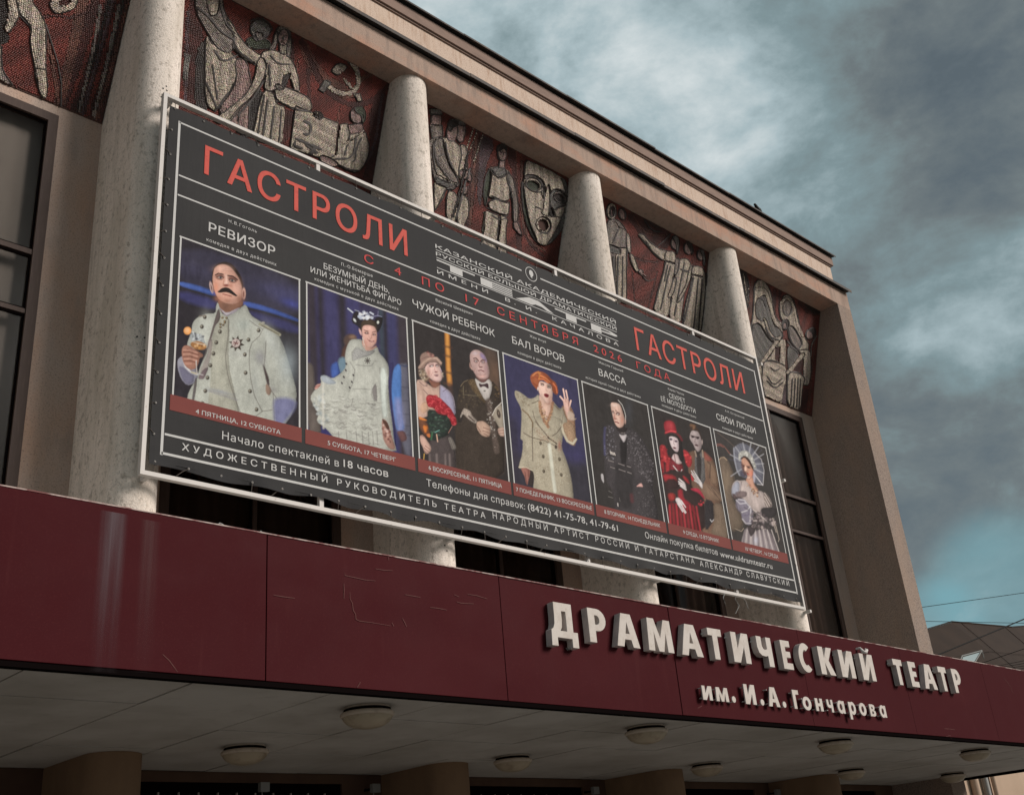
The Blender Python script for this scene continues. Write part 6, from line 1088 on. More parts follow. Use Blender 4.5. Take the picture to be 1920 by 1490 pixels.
def fx(o, s, p, y): return tuple(on_y(o[0]+p[0]/s, o[1]+p[1]/s, y)[[0, 2]])
oA, oB, oC, oD = (1010, 1110), (1250, 1140), (1430, 1190), (1640, 1210); sA = 7.385; sD = 10.105
pz0 = fx(oA, sA, (718, 683), yl)[1]; pz1 = fx(oA, sA, (658, 205), yl)[1]
LET = [('Д', oA, sA, (190, 712), (563, 755)), ('Р', oA, sA, (718, 683), (930, 430)), ('А', oA, sA, (1095, 740), (1415, 790)), ('М', oA, sA, (1535, 808), (1885, 855)),
       ('А', oB, sA, (222, 655), (520, 690)), ('Т', oB, sA, (553, 268), (757, 395)), ('И', oB, sA, (945, 748), (1182, 775)), ('Ч', oB, sA, (1230, 388), (1503, 825)), ('Е', oB, sA, (1637, 852), (1770, 865)),
       ('С', oC, sA, (497, 260), (708, 520)), ('К', oC, sA, (828, 555), (1025, 580)), ('И', oC, sA, (1115, 597), (1307, 620)), ('И', oC, sA, (1410, 638), (1588, 660)),
       ('Т', oD, sD, (332, 275), (525, 410)), ('Е', oD, sD, (728, 800), (875, 825)), ('А', oD, sD, (978, 835), (1215, 872)), ('Т', oD, sD, (1185, 415), (1360, 545)), ('Р', oD, sD, (1555, 918), (1650, 720))]
sg = thing('sign_lettering', (15.5, yl, pz0), 'large thick white letters reading ДРАМАТИЧЕСКИЙ ТЕАТР on the maroon canopy', 'sign')
zz0s = []
for ch, o_, s_, a, b in LET:
    x0, x1 = fx(o_, s_, a, yl)[0], fx(o_, s_, b, yl)[0]
    glyph_obj(ch, x0, x1, pz0, pz1-pz0, yl, DL-0.003, sg)
    if ch in 'ТЧИ': MB().tube([(x0-0.015, YF-0.004, pz1-0.07), (x0+0.02, YF-0.06, pz1-0.07)], 0.012, 6).build('bracket', M['white_metal'], sg)
# broken breve over the last letter of the first word: a curl hanging loose
kb_ = [on_y(oC[0]+u/sA, oC[1]+v/sA, yl+dy) for u, v, dy in ((1262, 212, 0.14), (1300, 190, 0.09), (1350, 182, 0.05), (1375, 215, 0.02), (1400, 240, 0.0), (1430, 235, 0.0), (1440, 208, 0.02), (1415, 195, 0.03))]
MB().tube(kb_, 0.02, 6, radii=[0.012, 0.018, 0.022, 0.026, 0.03, 0.03, 0.026, 0.016]).build('broken_breve', M['white_metal'], sg)
hk = [on_y(oA[0]+u/sA, oA[1]+v/sA, yl+dy) for u, v, dy in ((380, 770, 0.1), (400, 800, 0.08), (420, 775, 0.05), (435, 785, 0.05))]
MB().tube(hk, 0.008, 5).build('loose_wire', M['pipe'], sg)
o5, s5, o6, s6 = (1300, 1270), 10.105, (1480, 1280), 9.6
y2 = YF-0.075
s2 = thing('sign_lettering', (17, y2, 2.4), 'small flat white letters reading им. И.А. Гончарова under the big lettering', 'sign')
zx0 = fx(o5, s5, (190, 400), y2)[1]; zx1 = fx(o5, s5, (160, 130), y2)[1]; zI = fx(o5, s5, (958, 128), y2)[1]; zI0 = fx(o5, s5, (1005, 505), y2)[1]
hx = zx1-zx0; hI = (zI-zI0)
zb2 = (zx0+zI0)/2
SM = [('и', o5, s5, (190, 400), (375, 418), hx), ('м', o5, s5, (447, 437), (688, 465), hx), ('.', o5, s5, (742, 445), (820, 445), 0), ('И', o5, s5, (1005, 505), (1210, 522), hI), ('.', o5, s5, (1284, 500), (1358, 500), 0), ('А', o5, s5, (1445, 550), (1658, 572), hI), ('.', o5, s5, (1705, 548), (1777, 548), 0),
      ('Г', o6, s6, (42, 130), (165, 222), hI), ('о', o6, s6, (235, 320), (408, 430), hx), ('н', o6, s6, (495, 500), (628, 517), hx), ('ч', o6, s6, (662, 300), (815, 542), hx), ('а', o6, s6, (858, 360), (1022, 557), hx), ('р', o6, s6, (1052, 345), (1210, 520), hx), ('о', o6, s6, (1247, 400), (1395, 520), hx), ('в', o6, s6, (1475, 600), (1577, 600), hx), ('а', o6, s6, (1615, 440), (1768, 632), hx)]
for ch, o_, s_, a, b, h_ in SM:
    x0, x1 = fx(o_, s_, a, y2)[0], fx(o_, s_, b, y2)[0]
    hh = h_ if h_ else 0.085
    if ch == '.': x1 = x0+0.085
    glyph_obj(ch, x0, x1, zb2, hh, y2, 0.02, s2, 0.002)
    MB().tube([(x0+0.02, y2+0.018, zb2+hh*0.15), (x0+0.02, YF+0.0, zb2+hh*0.15)], 0.008, 5).build('pin', M['white_metal'], s2)
    if h_: MB().tube([(x0+0.02, y2+0.018, zb2+hh*0.85), (x0+0.02, YF+0.0, zb2+hh*0.85)], 0.008, 5).build('pin', M['white_metal'], s2)
bpy.data.objects.remove(_to); bpy.data.curves.remove(_tc)
# ------------------------------------------------------------------ tessera reliefs between the columns (leaning forward at the top)
MYB, MYT, MZB, MZT = 13.985, 13.05, 11.782, 14.688
PT = 0.031; LH = math.hypot(MYB-MYT, MZT-MZB); UT = np.array([0, MYT-MYB, MZT-MZB])/LH; NN = np.array([0, -(MZT-MZB), (MYT-MYB)])/LH
COL = dict(L=(186, 172, 156), M=(136, 125, 118), G=(112, 108, 104), D=(62, 56, 54), K=(40, 34, 32), R=(110, 49, 41), S=(74, 39, 36), B=(104, 66, 56), P=(158, 132, 126), V=(84, 66, 70), N=(66, 72, 58))
KM = 1.02
M['contour'] = mat('dark_contour_stone', (0.030, 0.024, 0.023), 0.6, spec=0.3, layers=[(28, 3, 0.5, 0.65, (0.07, 0.055, 0.05), 0.7)], bump=[(30, 2, 0.4)])
def panel(x0, x1, org, sc, shapes, label, seed):
    """shapes: (kind, points, colour key, tile angle, relief height, extra) painted in order; points in pixels of a crop of the photograph"""
    g = np.random.default_rng(seed)
    par = bpy.data.objects.new('relief_panel', None)
    mb = MB(); q = 0.03
    mb.add([(x0, MYB, MZB), (x1, MYB, MZB), (x1, MYT, MZT), (x0, MYT, MZT), (x0, 14.3, MZB), (x1, 14.3, MZB), (x1, 14.3, MZT), (x0, 14.3, MZT)], [(0, 1, 2, 3), (5, 4, 7, 6), (4, 0, 3, 7), (1, 5, 6, 2), (4, 5, 1, 0), (3, 2, 6, 7)])
    pan = mb.build('relief_panel', M['mortar'], th, label=label)
    def pos(s, t, h=0.0):
        s = np.asarray(s); t = np.asarray(t); h = np.asarray(h)
        return np.stack([s + 0*t, MYB+UT[1]*t+NN[1]*h, MZB+UT[2]*t+NN[2]*h], -1)
    def tocrop(s, t):
        p = pos(s, t); u, v = proj(p[..., 0], p[..., 1], p[..., 2]); return (u-org[0])*sc, (v-org[1])*sc
    prep = []; strokes = []
    for sh_ in shapes:
        kind, pts, ck, ang, hgt = sh_[:5]; w = sh_[5] if len(sh_) > 5 else 0
        P_ = np.array(pts, float); ang = int(round(-(ang-24)*1.42/6.0))*6
        if kind == 'E':                                    # ellipse as polygon: pts = [(cx,cy,rx,ry,rot)]
            cx, cy, rx, ry, rot = pts; a = np.linspace(0, 2*math.pi, 20, endpoint=False); c_, s_ = math.cos(math.radians(rot)), math.sin(math.radians(rot))
            P_ = np.stack([cx+rx*np.cos(a)*c_-ry*np.sin(a)*s_, cy+rx*np.cos(a)*s_+ry*np.sin(a)*c_], -1); kind = 'P'
        elif kind == 'P' and len(P_) > 4:
            P_ = np.array([q_ for i in range(len(P_)) for q_ in (P_[i]*0.8+P_[(i+1) % len(P_)]*0.2, P_[i]*0.2+P_[(i+1) % len(P_)]*0.8)])
        elif kind == 'L' and len(P_) > 2:
            P_ = np.array([P_[0]]+[q_ for i in range(len(P_)-1) for q_ in (P_[i]*0.75+P_[i+1]*0.25, P_[i]*0.25+P_[i+1]*0.75)]+[P_[-1]])
        if kind == 'L' and ck in 'KD' and w < 18: strokes.append((P_, w*1.2, len(prep))); continue
        if hgt >= 0.05 and ck != 'K': strokes.append((np.vstack([P_, P_[:1]]), 1.7*sc if kind == 'P' else 0, len(prep)) if kind == 'P' else (P_, 0, 0))
        prep.append((kind, P_, ck, ang, hgt*0.36, w))
    def evaluate(U, V):
        n = len(U); top = np.full(n, -1); dist = np.full(n, 40.0*sc)      # own depth inside the topmost shape
        border = np.full(n, 99.0*sc)
        for k, (kind, P_, ck, ang, hgt, w) in enumerate(prep):
            m = w/2*1.0 if kind == 'L' else 0
            idx = np.nonzero((U > P_[:, 0].min()-m-2*sc) & (U < P_[:, 0].max()+m+2*sc) & (V > P_[:, 1].min()-m-2*sc) & (V < P_[:, 1].max()+m+2*sc))[0]
            if len(idx) == 0: continue
            u = U[idx]; v = V[idx]; d = np.full(len(u), 1e12); ins = np.zeros(len(u), bool); N_ = len(P_)
            for i in range(N_ if kind == 'P' else N_-1):
                a = P_[i]; b = P_[(i+1) % N_]; e_ = b-a; w0 = u-a[0]; w1 = v-a[1]; t = np.clip((w0*e_[0]+w1*e_[1])/(e_@e_+1e-9), 0, 1)
                d = np.minimum(d, (w0-e_[0]*t)**2+(w1-e_[1]*t)**2)
                if kind == 'P':
                    c = ((a[1] > v) != (b[1] > v)); xx = (b[0]-a[0])*(v-a[1])/((b[1]-a[1]) if b[1] != a[1] else 1e-9)+a[0]; ins ^= c & (u < xx)
            d = np.sqrt(d); sd_ = np.where(ins, d, -d) if kind == 'P' else w/2-d
            hit = sd_ > 0; j = idx[hit]; top[j] = k; dist[j] = sd_[hit]; border[j] = sd_[hit]
            j = idx[~hit]; border[j] = np.minimum(border[j], -sd_[~hit])
        return top, dist, border
    def height(top, dist):
        h = np.zeros(len(top)); hg = np.array([p_[4] for p_ in prep]+[0.0]); hh = hg[top]
        return 0.008 + np.where(hh > 0, hh*(0.35+0.65*(1-np.exp(-np.maximum(dist, 0)/(5.5*sc)))), hh)
    angs = sorted(set([p_[3] for p_ in prep if p_[2] != 'K'] + [0]))
    groups = {}
    # dark contour stones: narrow ribbons that ride on the relief
    def toplane(P):
        u = P[:, 0]/sc+org[0]; v = P[:, 1]/sc+org[1]; d = ray(u, v); n3 = np.cross(np.array([1.0, 0, 0]), UT); k = (np.array([0, MYB, MZB])@n3)/(d@n3)
        p = d*k[:, None]; return p[:, 0], ((p-np.array([0, MYB, MZB]))@UT)
    cm = MB()
    for P_, w, owner in strokes:
        if w <= 0: continue
        seg = np.linalg.norm(np.diff(P_, axis=0), axis=1); tt = np.concatenate([[0], np.cumsum(seg)]); n_ = max(2, int(tt[-1]/(3.2*sc))+1); q = np.linspace(0, tt[-1], n_)
        C_ = np.stack([np.interp(q, tt, P_[:, 0]), np.interp(q, tt, P_[:, 1])], -1); s_, t_ = toplane(C_)
        tp, di, _ = evaluate(C_[:, 0], C_[:, 1]); closed = np.allclose(P_[0], P_[-1])
        T_ = np.gradient(C_, axis=0); T_ /= (np.linalg.norm(T_, axis=1)[:, None]+1e-9); Nn = np.stack([-T_[:, 1], T_[:, 0]], -1)*(w/2)
        if closed:
            a1, _, _ = evaluate(*(C_+Nn*1.6).T); a2, _, _ = evaluate(*(C_-Nn*1.6).T); vis = ((a1 <= owner) & (a2 <= owner)) & ((a1 == owner) | (a2 == owner))
        else: vis = tp < owner if owner else np.ones(n_, bool)
        wd = (w/2)*(np.ones(n_) if closed else np.clip(np.minimum(q, tt[-1]-q)/(2.0*sc)+0.35, 0.35, 1))*(1+0.18*g.standard_normal(n_)); Nn = Nn/(w/2)*wd[:, None]
        aL = toplane(C_+Nn); aR = toplane(C_-Nn)
        def hh2(Pq): tq, dq, _ = evaluate(Pq[:, 0], Pq[:, 1]); return height(tq, dq)
        hL = hh2(C_+Nn)+0.015; hR = hh2(C_-Nn)+0.015; hm = np.maximum(hL, hR); hL = np.maximum(hL, hm-0.03); hR = np.maximum(hR, hm-0.03)
        L3 = pos(aL[0], aL[1], hL); R3 = pos(aR[0], aR[1], hR); L0 = pos(aL[0], aL[1], hL*0); R0 = pos(aR[0], aR[1], hR*0)
        for i in range(n_-1):
            if vis[i] and vis[i+1] and 0 < t_[i] < LH-0.02 and 0 < t_[i+1] < LH-0.02 and x0 < s_[i] < x1 and x0 < s_[i+1] < x1:
                cm.add([L3[i], R3[i], R3[i+1], L3[i+1], L0[i], R0[i], R0[i+1], L0[i+1]], [(0, 1, 2, 3), (4, 0, 3, 7), (1, 5, 6, 2), (5, 1, 0, 4), (3, 2, 6, 7)])
    if cm.v: cm.build('contour_stones', M['contour'], pan, kind='stuff')
    for ang in angs:
        a = math.radians(ang); Wd = x1-x0; r_ = math.hypot(Wd, LH)/2+0.1; n_ = int(2*r_/PT)
        I, J = np.meshgrid(np.arange(n_), np.arange(n_)); s_ = (I+0.5*(J % 2)+g.uniform(-0.14, 0.14, I.shape))*PT-r_; t_ = (J+g.uniform(-0.10, 0.10, I.shape))*PT-r_
        warp = 0.05*np.sin(s_*2.1+ang)+0.03*np.sin(s_*5.0); t_ = t_+warp
        s2_ = (s_*math.cos(a)-t_*math.sin(a)+(x0+x1)/2).ravel(); t2_ = (s_*math.sin(a)+t_*math.cos(a)+LH/2).ravel()
        ok = (s2_ > x0+PT*0.5) & (s2_ < x1-PT*0.5) & (t2_ > PT*0.5) & (t2_ < LH-PT*0.5); s2_ = s2_[ok]; t2_ = t2_[ok]
        U, V = tocrop(s2_, t2_); top, dist, border = evaluate(U, V)
        an = np.array([p_[3] for p_ in prep]+[0]); mine = an[top] == ang; mine &= ~((border < 0.35*sc) & (g.random(len(border)) < 0.4))
        s2_, t2_, top, dist, border = s2_[mine], t2_[mine], top[mine], dist[mine], border[mine]
        if len(s2_) == 0: continue
        e1 = np.array([math.cos(a), math.sin(a)]); e2 = np.array([-math.sin(a), math.cos(a)])
        def hgt_at(ds, dt):
            u_, v_ = tocrop(s2_+ds, t2_+dt); tp, di, _ = evaluate(u_, v_); h_ = height(tp, di); return np.where(tp == top, h_, height(top, np.zeros(len(top))))
        hs = height(top, dist); ep = PT*0.45
        gs = (hgt_at(e1[0]*ep, e1[1]*ep)-hs)/ep; gt = (hgt_at(e2[0]*ep, e2[1]*ep)-hs)/ep
        gs = np.clip(gs+g.normal(0, 0.03, len(gs)), -0.8, 0.8); gt = np.clip(gt+g.normal(0, 0.03, len(gt)), -0.8, 0.8)
        n = len(s2_); hw = PT*g.uniform(0.45, 0.488, n); hh_ = PT*g.uniform(0.45, 0.488, n); hs = hs+g.uniform(0, 0.004, n)
        tops = []; bots = []
        for sx_, sy_ in ((-1, -1), (1, -1), (1, 1), (-1, 1)):
            ds = sx_*hw; dt = sy_*hh_; S_ = s2_+e1[0]*ds+e2[0]*dt; T_ = t2_+e1[1]*ds+e2[1]*dt
            tops.append(pos(S_, T_, hs+gs*ds+gt*dt)); bots.append(pos(S_, T_, np.full(n, -0.004)))
        V8 = np.stack(tops+bots, 1)                       # n x 8 x 3
        ck = np.array([COL[p_[2]] for p_ in prep]+[COL['R']], float)[top]
        edge = (border < 0.6*sc) & (top >= 0) & np.isin(np.array([p_[2] for p_ in prep]+['R'])[top], ['L', 'M', 'P', 'G'])
        ck[edge] = ck[edge]*0.5
        isf = np.array([1.0 if p_[4] > 0.018 else 0.0 for p_ in prep]+[0.0])[top]; ph = (top*2.399) % 6.283
        rc = s2_*e1[0]+t2_*e1[1]; rd = s2_*e2[0]+t2_*e2[1]                        # drapery shading put into the stone colours, running with their rows
        fold = np.where(isf > 0, 0.92+0.11*np.sin(rd*30+ph+1.2*np.sin(rc*3+ph))+0.05*np.sin(rd*71+2*ph), 0.9+0.13*np.sin(7*np.hypot(s2_-x0-0.7, t2_-3.4)*1.9+1.3*np.sin(s2_*3)))
        ck = ck*np.clip(fold, 0.55, 1.12)[:, None]
        c = lin(ck)*g.uniform(0.70, 1.22, n)[:, None]*(1+g.normal(0, 0.05, (n, 3)))*KM
        fig = np.array([1 if (p_[4] > 0) else 0 for p_ in prep]+[0])[top]
        for f_ in (0, 1):
            m_ = fig == f_
            if m_.any(): groups.setdefault(f_, []).append((V8[m_], c[m_]))
    for f_, lst in groups.items():
        V8 = np.concatenate([a_[0] for a_ in lst]); c = np.concatenate([a_[1] for a_ in lst]); n = len(V8)
        rl = root_loc(pan); me = bpy.data.meshes.new('tesserae'); vv = V8.reshape(-1, 3).copy(); vv[:, 2] += H; vv -= np.array(rl)
        F0 = np.array([[0, 1, 2, 3], [4, 5, 1, 0], [5, 6, 2, 1], [6, 7, 3, 2], [7, 4, 0, 3]]); Fa = (np.arange(n)[:, None, None]*8+F0[None]).reshape(-1)
        me.vertices.add(8*n); me.vertices.foreach_set('co', vv.ravel()); me.loops.add(len(Fa)); me.loops.foreach_set('vertex_index', Fa); me.polygons.add(5*n); me.polygons.foreach_set('loop_start', np.arange(5*n)*4)
        me.polygons.foreach_set('material_index', np.tile([0, 1, 1, 1, 1], n)); me.update(calc_edges=True)
        at_ = me.color_attributes.new('Col', 'FLOAT_COLOR', 'POINT'); cc = np.ones((n, 8, 4)); cc[:, :, :3] = np.clip(c, 0, 0.9)[:, None, :]; at_.data.foreach_set('color', cc.ravel())
        me.materials.append(M['tessera']); me.materials.append(M['mortar'])
        link('figure_tesserae' if f_ else 'background_tesserae', me, pan, kind='stuff')
P_, E_, L_ = 'P', 'E', 'L'
def S(*pts): return list(pts)
hA = 0.10
# panel A (far left): legs of a leaping figure, red drapery
shA = [(P_, S((620, 1500), (560, 1000), (700, 600), (900, 0), (1500, -200), (1400, 600), (1000, 1500)), 'S', 75, 0), (P_, S((830, -100), (960, -100), (620, 1400), (560, 1300)), 'B', 75, 0)]
for k, (xa, xb, c) in enumerate([(1050, 640, 'R'), (1120, 760, 'K'), (1160, 830, 'V'), (1220, 880, 'R'), (1270, 960, 'D'), (1330, 1000, 'B'), (1390, 1080, 'S')]):
    shA.append((L_, S((xa+60, -100), (xa-90, 500), (xb, 1350)), c, 77, 0.02, 44 if c in 'RS' else 34))
shA += [(L_, S((1060, 60), (1010, 400), (860, 1080), (830, 1200)), 'M', 77, 0.035, 36), (L_, S((1260, 60), (1190, 400), (1100, 800), (990, 1230)), 'M', 77, 0.035, 40), (L_, S((470, 300), (560, 700), (620, 1100)), 'B', 80, 0.03, 40), (L_, S((300, 200), (600, 170), (760, 200), (960, 120), (1000, 0)), 'S', 10, 0.02, 24), (L_, S((480, 260), (650, 800), (640, 1150)), 'K', 77, 0, 10),
        (P_, S((130, -300), (330, -300), (330, 20), (430, 150), (480, 260), (485, 500), (480, 720), (500, 900), (490, 1040), (450, 1050), (410, 980), (370, 820), (360, 720), (330, 560), (310, 430), (330, 330), (300, 260), (180, 130)), 'L', 80, hA),
        (P_, S((-200, -300), (90, -300), (150, -60), (190, 100), (200, 180), (120, 320), (60, 380), (20, 340), (70, 230), (80, 120)), 'L', 60, hA), (P_, S((-300, -100), (60, -40), (90, 100), (60, 230), (20, 300), (90, 370), (100, 440), (30, 480), (-200, 460)), 'K', 0, 0.03),
        (P_, S((-200, 460), (20, 470), (10, 640), (30, 760), (100, 860), (140, 920), (-200, 860)), 'M', 80, 0.06), (P_, S((510, 60), (570, -60), (700, -160), (820, -120), (820, 40), (770, 110), (640, 150), (570, 150)), 'L', 30, 0.08), (P_, S((600, 60), (700, -60), (760, 0), (720, 60), (660, 70)), 'S', 0, 0),
        (L_, S((190, 160), (300, 270), (330, 340)), 'K', 60, 0.02, 10), (L_, S((370, 730), (480, 745)), 'K', 80, 0.06, 8)]
panel(1.27, 5.66, (0, 0), 5.647, shA, 'red tile relief with the pale legs of a leaping figure', 1)
# panel B: robed figures, woman with drawing, seated man, hammer and sickle
shB = [(P_, S((40, 0), (160, 0), (170, 400), (100, 900), (0, 800)), 'S', 80, 0), (L_, S((50, 100), (30, 800)), 'V', 80, 0, 24), (P_, S((20, 430), (70, 440), (50, 640), (10, 640)), 'G', 80, 0.03),
       (P_, S((930, 330), (1000, 330), (1050, 450), (1150, 600), (1300, 680), (1400, 780), (1250, 800), (1100, 680), (980, 500)), 'B', 50, 0.03), (L_, S((960, 330), (1040, 520), (1130, 700), (1260, 810), (1400, 850), (1540, 800), (1680, 660)), 'S', 30, 0.02, 40), (L_, S((1430, 640), (1520, 590), (1560, 560)), 'B', 30, 0.02, 30),
       (L_, S((880, 330), (890, 560)), 'S', 80, 0.01, 30), (L_, S((930, 480), (900, 620)), 'B', 80, 0.02, 16), (L_, S((1010, 560), (1020, 900)), 'S', 80, 0.01, 26), (L_, S((1260, 850), (1240, 1000)), 'B', 80, 0.01, 12), (P_, S((1500, 850), (1660, 700), (1560, 1470), (1440, 1470), (1500, 1200)), 'S', 80, 0), (L_, S((1600, 760), (1540, 1200), (1440, 1330)), 'V', 78, 0.01, 22),
       (P_, S((110, 420), (190, 300), (220, 500), (180, 720), (220, 900), (100, 880)), 'D', 82, 0.03),
       (P_, S((190, 270), (260, 380), (420, 430), (445, 560), (430, 640), (370, 760), (270, 900), (200, 850), (180, 700), (185, 500)), 'L', 84, 0.08), (P_, S((420, 470), (520, 480), (560, 700), (480, 850), (430, 1000), (540, 1000), (560, 1060), (400, 980), (300, 960), (300, 860), (380, 760), (440, 640)), 'P', 84, 0.06),
       (L_, S((250, 400), (320, 510), (450, 440)), 'K', 30, 0.05, 10), (L_, S((180, 640), (280, 880)), 'K', 60, 0.05, 10), (L_, S((370, 740), (260, 900)), 'D', 60, 0.05, 12), (L_, S((240, 520), (280, 800)), 'D', 80, 0.05, 9),
       (P_, S((520, 310), (600, 290), (700, 330), (720, 390), (560, 400), (510, 350)), 'N', 10, 0.05), (E_, (628, 235, 84, 88, 0), 'G', 30, 0.09), (L_, S((560, 170), (620, 150), (700, 190), (715, 240)), 'D', 30, 0.09, 20), (P_, S((580, 260), (640, 270), (650, 320), (610, 330)), 'M', 80, 0.10), (L_, S((560, 290), (600, 340)), 'K', 50, 0.08, 9),
       (P_, S((100, -100), (320, -100), (330, 60), (360, 140), (430, 230), (440, 330), (420, 400), (360, 430), (270, 380), (190, 250), (110, 100)), 'M', 45, 0.09), (P_, S((185, -100), (290, -100), (300, 40), (280, 120), (230, 140), (200, 60)), 'L', 82, 0.11), (L_, S((110, 60), (220, 150), (300, 260), (420, 330)), 'K', 45, 0.06, 11), (L_, S((300, 40), (340, 190), (400, 260)), 'K', 45, 0.06, 8),
       (P_, S((340, 150), (400, 185), (440, 270), (520, 370), (600, 430), (640, 450), (610, 520), (520, 500), (440, 430), (400, 380), (420, 290)), 'L', 48, 0.10), (L_, S((410, 300), (420, 400), (600, 530)), 'K', 45, 0.05, 12),
       (P_, S((740, 270), (770, 215), (830, 210), (870, 260), (875, 360), (870, 430), (850, 490), (825, 430), (845, 330)), 'M', 80, 0.09), (P_, S((740, 270), (765, 260), (760, 340), (745, 400), (700, 430), (690, 400), (725, 350)), 'M', 70, 0.09),
       (P_, S((640, 420), (700, 400), (760, 410), (870, 470), (905, 540), (935, 640), (940, 750), (900, 745), (870, 640), (840, 580), (790, 690), (800, 720), (650, 740), (670, 560), (625, 470)), 'L', 80, 0.11), (P_, S((775, 350), (835, 350), (835, 440), (780, 430)), 'L', 80, 0.11), (E_, (808, 305, 44, 66, 5), 'P', 80, 0.12), (L_, S((780, 285), (800, 280)), 'K', 0, 0.12, 7), (L_, S((815, 295), (835, 292)), 'K', 0, 0.12, 7), (L_, S((806, 290), (800, 330), (812, 333)), 'K', 80, 0.12, 6), (L_, S((798, 346), (815, 348)), 'S', 0, 0.12, 7),
       (P_, S((785, 690), (810, 600), (870, 590), (830, 700)), 'D', 60, 0.03), (L_, S((700, 450), (760, 520), (860, 520)), 'D', 20, 0.08, 8), (L_, S((690, 520), (700, 700)), 'D', 80, 0.08, 10),
       (P_, S((560, 780), (640, 700), (640, 860), (580, 1100), (450, 1100), (470, 900)), 'D', 82, 0.03), (P_, S((460, 880), (540, 800), (530, 1080), (440, 1060)), 'P', 84, 0.06),
       (P_, S((650, 720), (730, 740), (750, 830), (830, 860), (810, 1180), (560, 1120), (600, 900)), 'L', 86, 0.10), (L_, S((680, 800), (640, 1100)), 'D', 86, 0.06, 10), (L_, S((730, 850), (700, 1120)), 'K', 86, 0.06, 9), (L_, S((790, 880), (770, 1140)), 'D', 86, 0.06, 9), (L_, S((655, 760), (600, 1080)), 'D', 86, 0.05, 8),
       (P_, S((615, 460), (650, 470), (675, 530), (650, 640), (570, 760), (490, 840), (420, 930), (380, 980), (290, 990), (250, 960), (400, 850), (520, 750), (580, 620), (595, 520)), 'L', 62, 0.12), (L_, S((660, 640), (570, 790), (440, 930)), 'K', 55, 0.04, 12), (L_, S((500, 820), (420, 900), (380, 960)), 'K', 50, 0.1, 7),
       (P_, S((820, 870), (900, 900), (860, 1100), (800, 1180)), 'S', 80, 0), (P_, S((735, 705), (830, 695), (1020, 780), (1045, 890), (900, 875), (750, 805)), 'L', 22, 0.09), (P_, S((905, 850), (1250, 985), (1215, 1300), (860, 1190)), 'L', 22, 0.10), (L_, S((905, 850), (900, 880), (1040, 900)), 'K', 20, 0.05, 10), (L_, S((740, 800), (900, 880)), 'K', 20, 0.05, 8)]
for q in [S((930, 920), (1160, 1010), (1120, 1170), (920, 1080), (930, 920)), S((960, 970), (1030, 1000), (1010, 1090), (960, 1070)), S((1040, 1010), (1110, 1040), (1090, 1120), (1030, 1095), (1040, 1010)), S((900, 1110), (1110, 1200)), S((900, 1130), (890, 1170), (960, 1190)), S((980, 1160), (1080, 1230)), S((1010, 1230), (1090, 1170)), S((1055, 1165), (1030, 1250))]: shB.append((L_, q, 'K', 22, 0.07, 15))
shB += [(E_, (1085, 925, 44, 32, 20), 'D', 20, 0.12), (L_, S((1050, 910), (1060, 960)), 'L', 80, 0.12, 7), (L_, S((1080, 905), (1085, 960)), 'L', 80, 0.12, 7), (E_, (775, 700, 40, 20, 20), 'M', 20, 0.12),
        (P_, S((1185, 570), (1250, 500), (1320, 530), (1300, 570), (1240, 610)), 'L', 35, 0.08), (L_, S((1262, 575), (1340, 690), (1410, 800)), 'L', 55, 0.08, 26), (P_, S((1380, 760), (1420, 745), (1440, 810), (1400, 815)), 'L', 55, 0.09),
        (L_, S((1320, 470), (1380, 530), (1412, 610), (1405, 690), (1360, 745), (1280, 755), (1210, 725), (1160, 680)), 'L', 40, 0.08, 38), (P_, S((1090, 720), (1140, 640), (1190, 660), (1130, 745)), 'G', 30, 0.08), (L_, S((1290, 600), (1340, 640)), 'R', 40, 0, 40),
        (P_, S((1250, 1000), (1320, 985), (1380, 1040), (1460, 1040), (1500, 1180), (1470, 1300), (1400, 1390), (1280, 1350), (1180, 1260), (1220, 1250), (1240, 1100)), 'L', 75, 0.11), (P_, S((1320, 1000), (1440, 990), (1450, 1050), (1340, 1080)), 'P', 30, 0.11), (E_, (1395, 925, 56, 66, 0), 'P', 80, 0.12), (P_, S((1380, 860), (1440, 850), (1470, 900), (1465, 960), (1440, 1000), (1430, 930), (1380, 900)), 'N', 70, 0.13), (L_, S((1370, 915), (1390, 912)), 'K', 0, 0.13, 7), (L_, S((1345, 960), (1360, 962)), 'K', 0, 0.13, 6),
        (L_, S((1340, 1060), (1290, 1250)), 'K', 70, 0.07, 9), (L_, S((1380, 1110), (1360, 1270), (1210, 1275)), 'K', 40, 0.06, 12), (L_, S((1450, 1050), (1300, 1150)), 'L', 40, 0.12, 16), (L_, S((1430, 1100), (1380, 1200), (1380, 1280), (1350, 1300)), 'K', 70, 0.07, 10), (L_, S((1250, 1010), (1225, 1240)), 'S', 80, 0.02, 16), (L_, S((1200, 1300), (1330, 1360), (1420, 1370)), 'K', 20, 0.06, 10), (P_, S((1100, 1240), (1180, 1260), (1260, 1320), (1200, 1340), (1100, 1290)), 'P', 30, 0.09)]
panel(6.36, 10.76, (340, 0), 4.2575, shB, 'red tile relief with robed figures, a drawing sheet, a hammer and sickle and a seated man', 2)
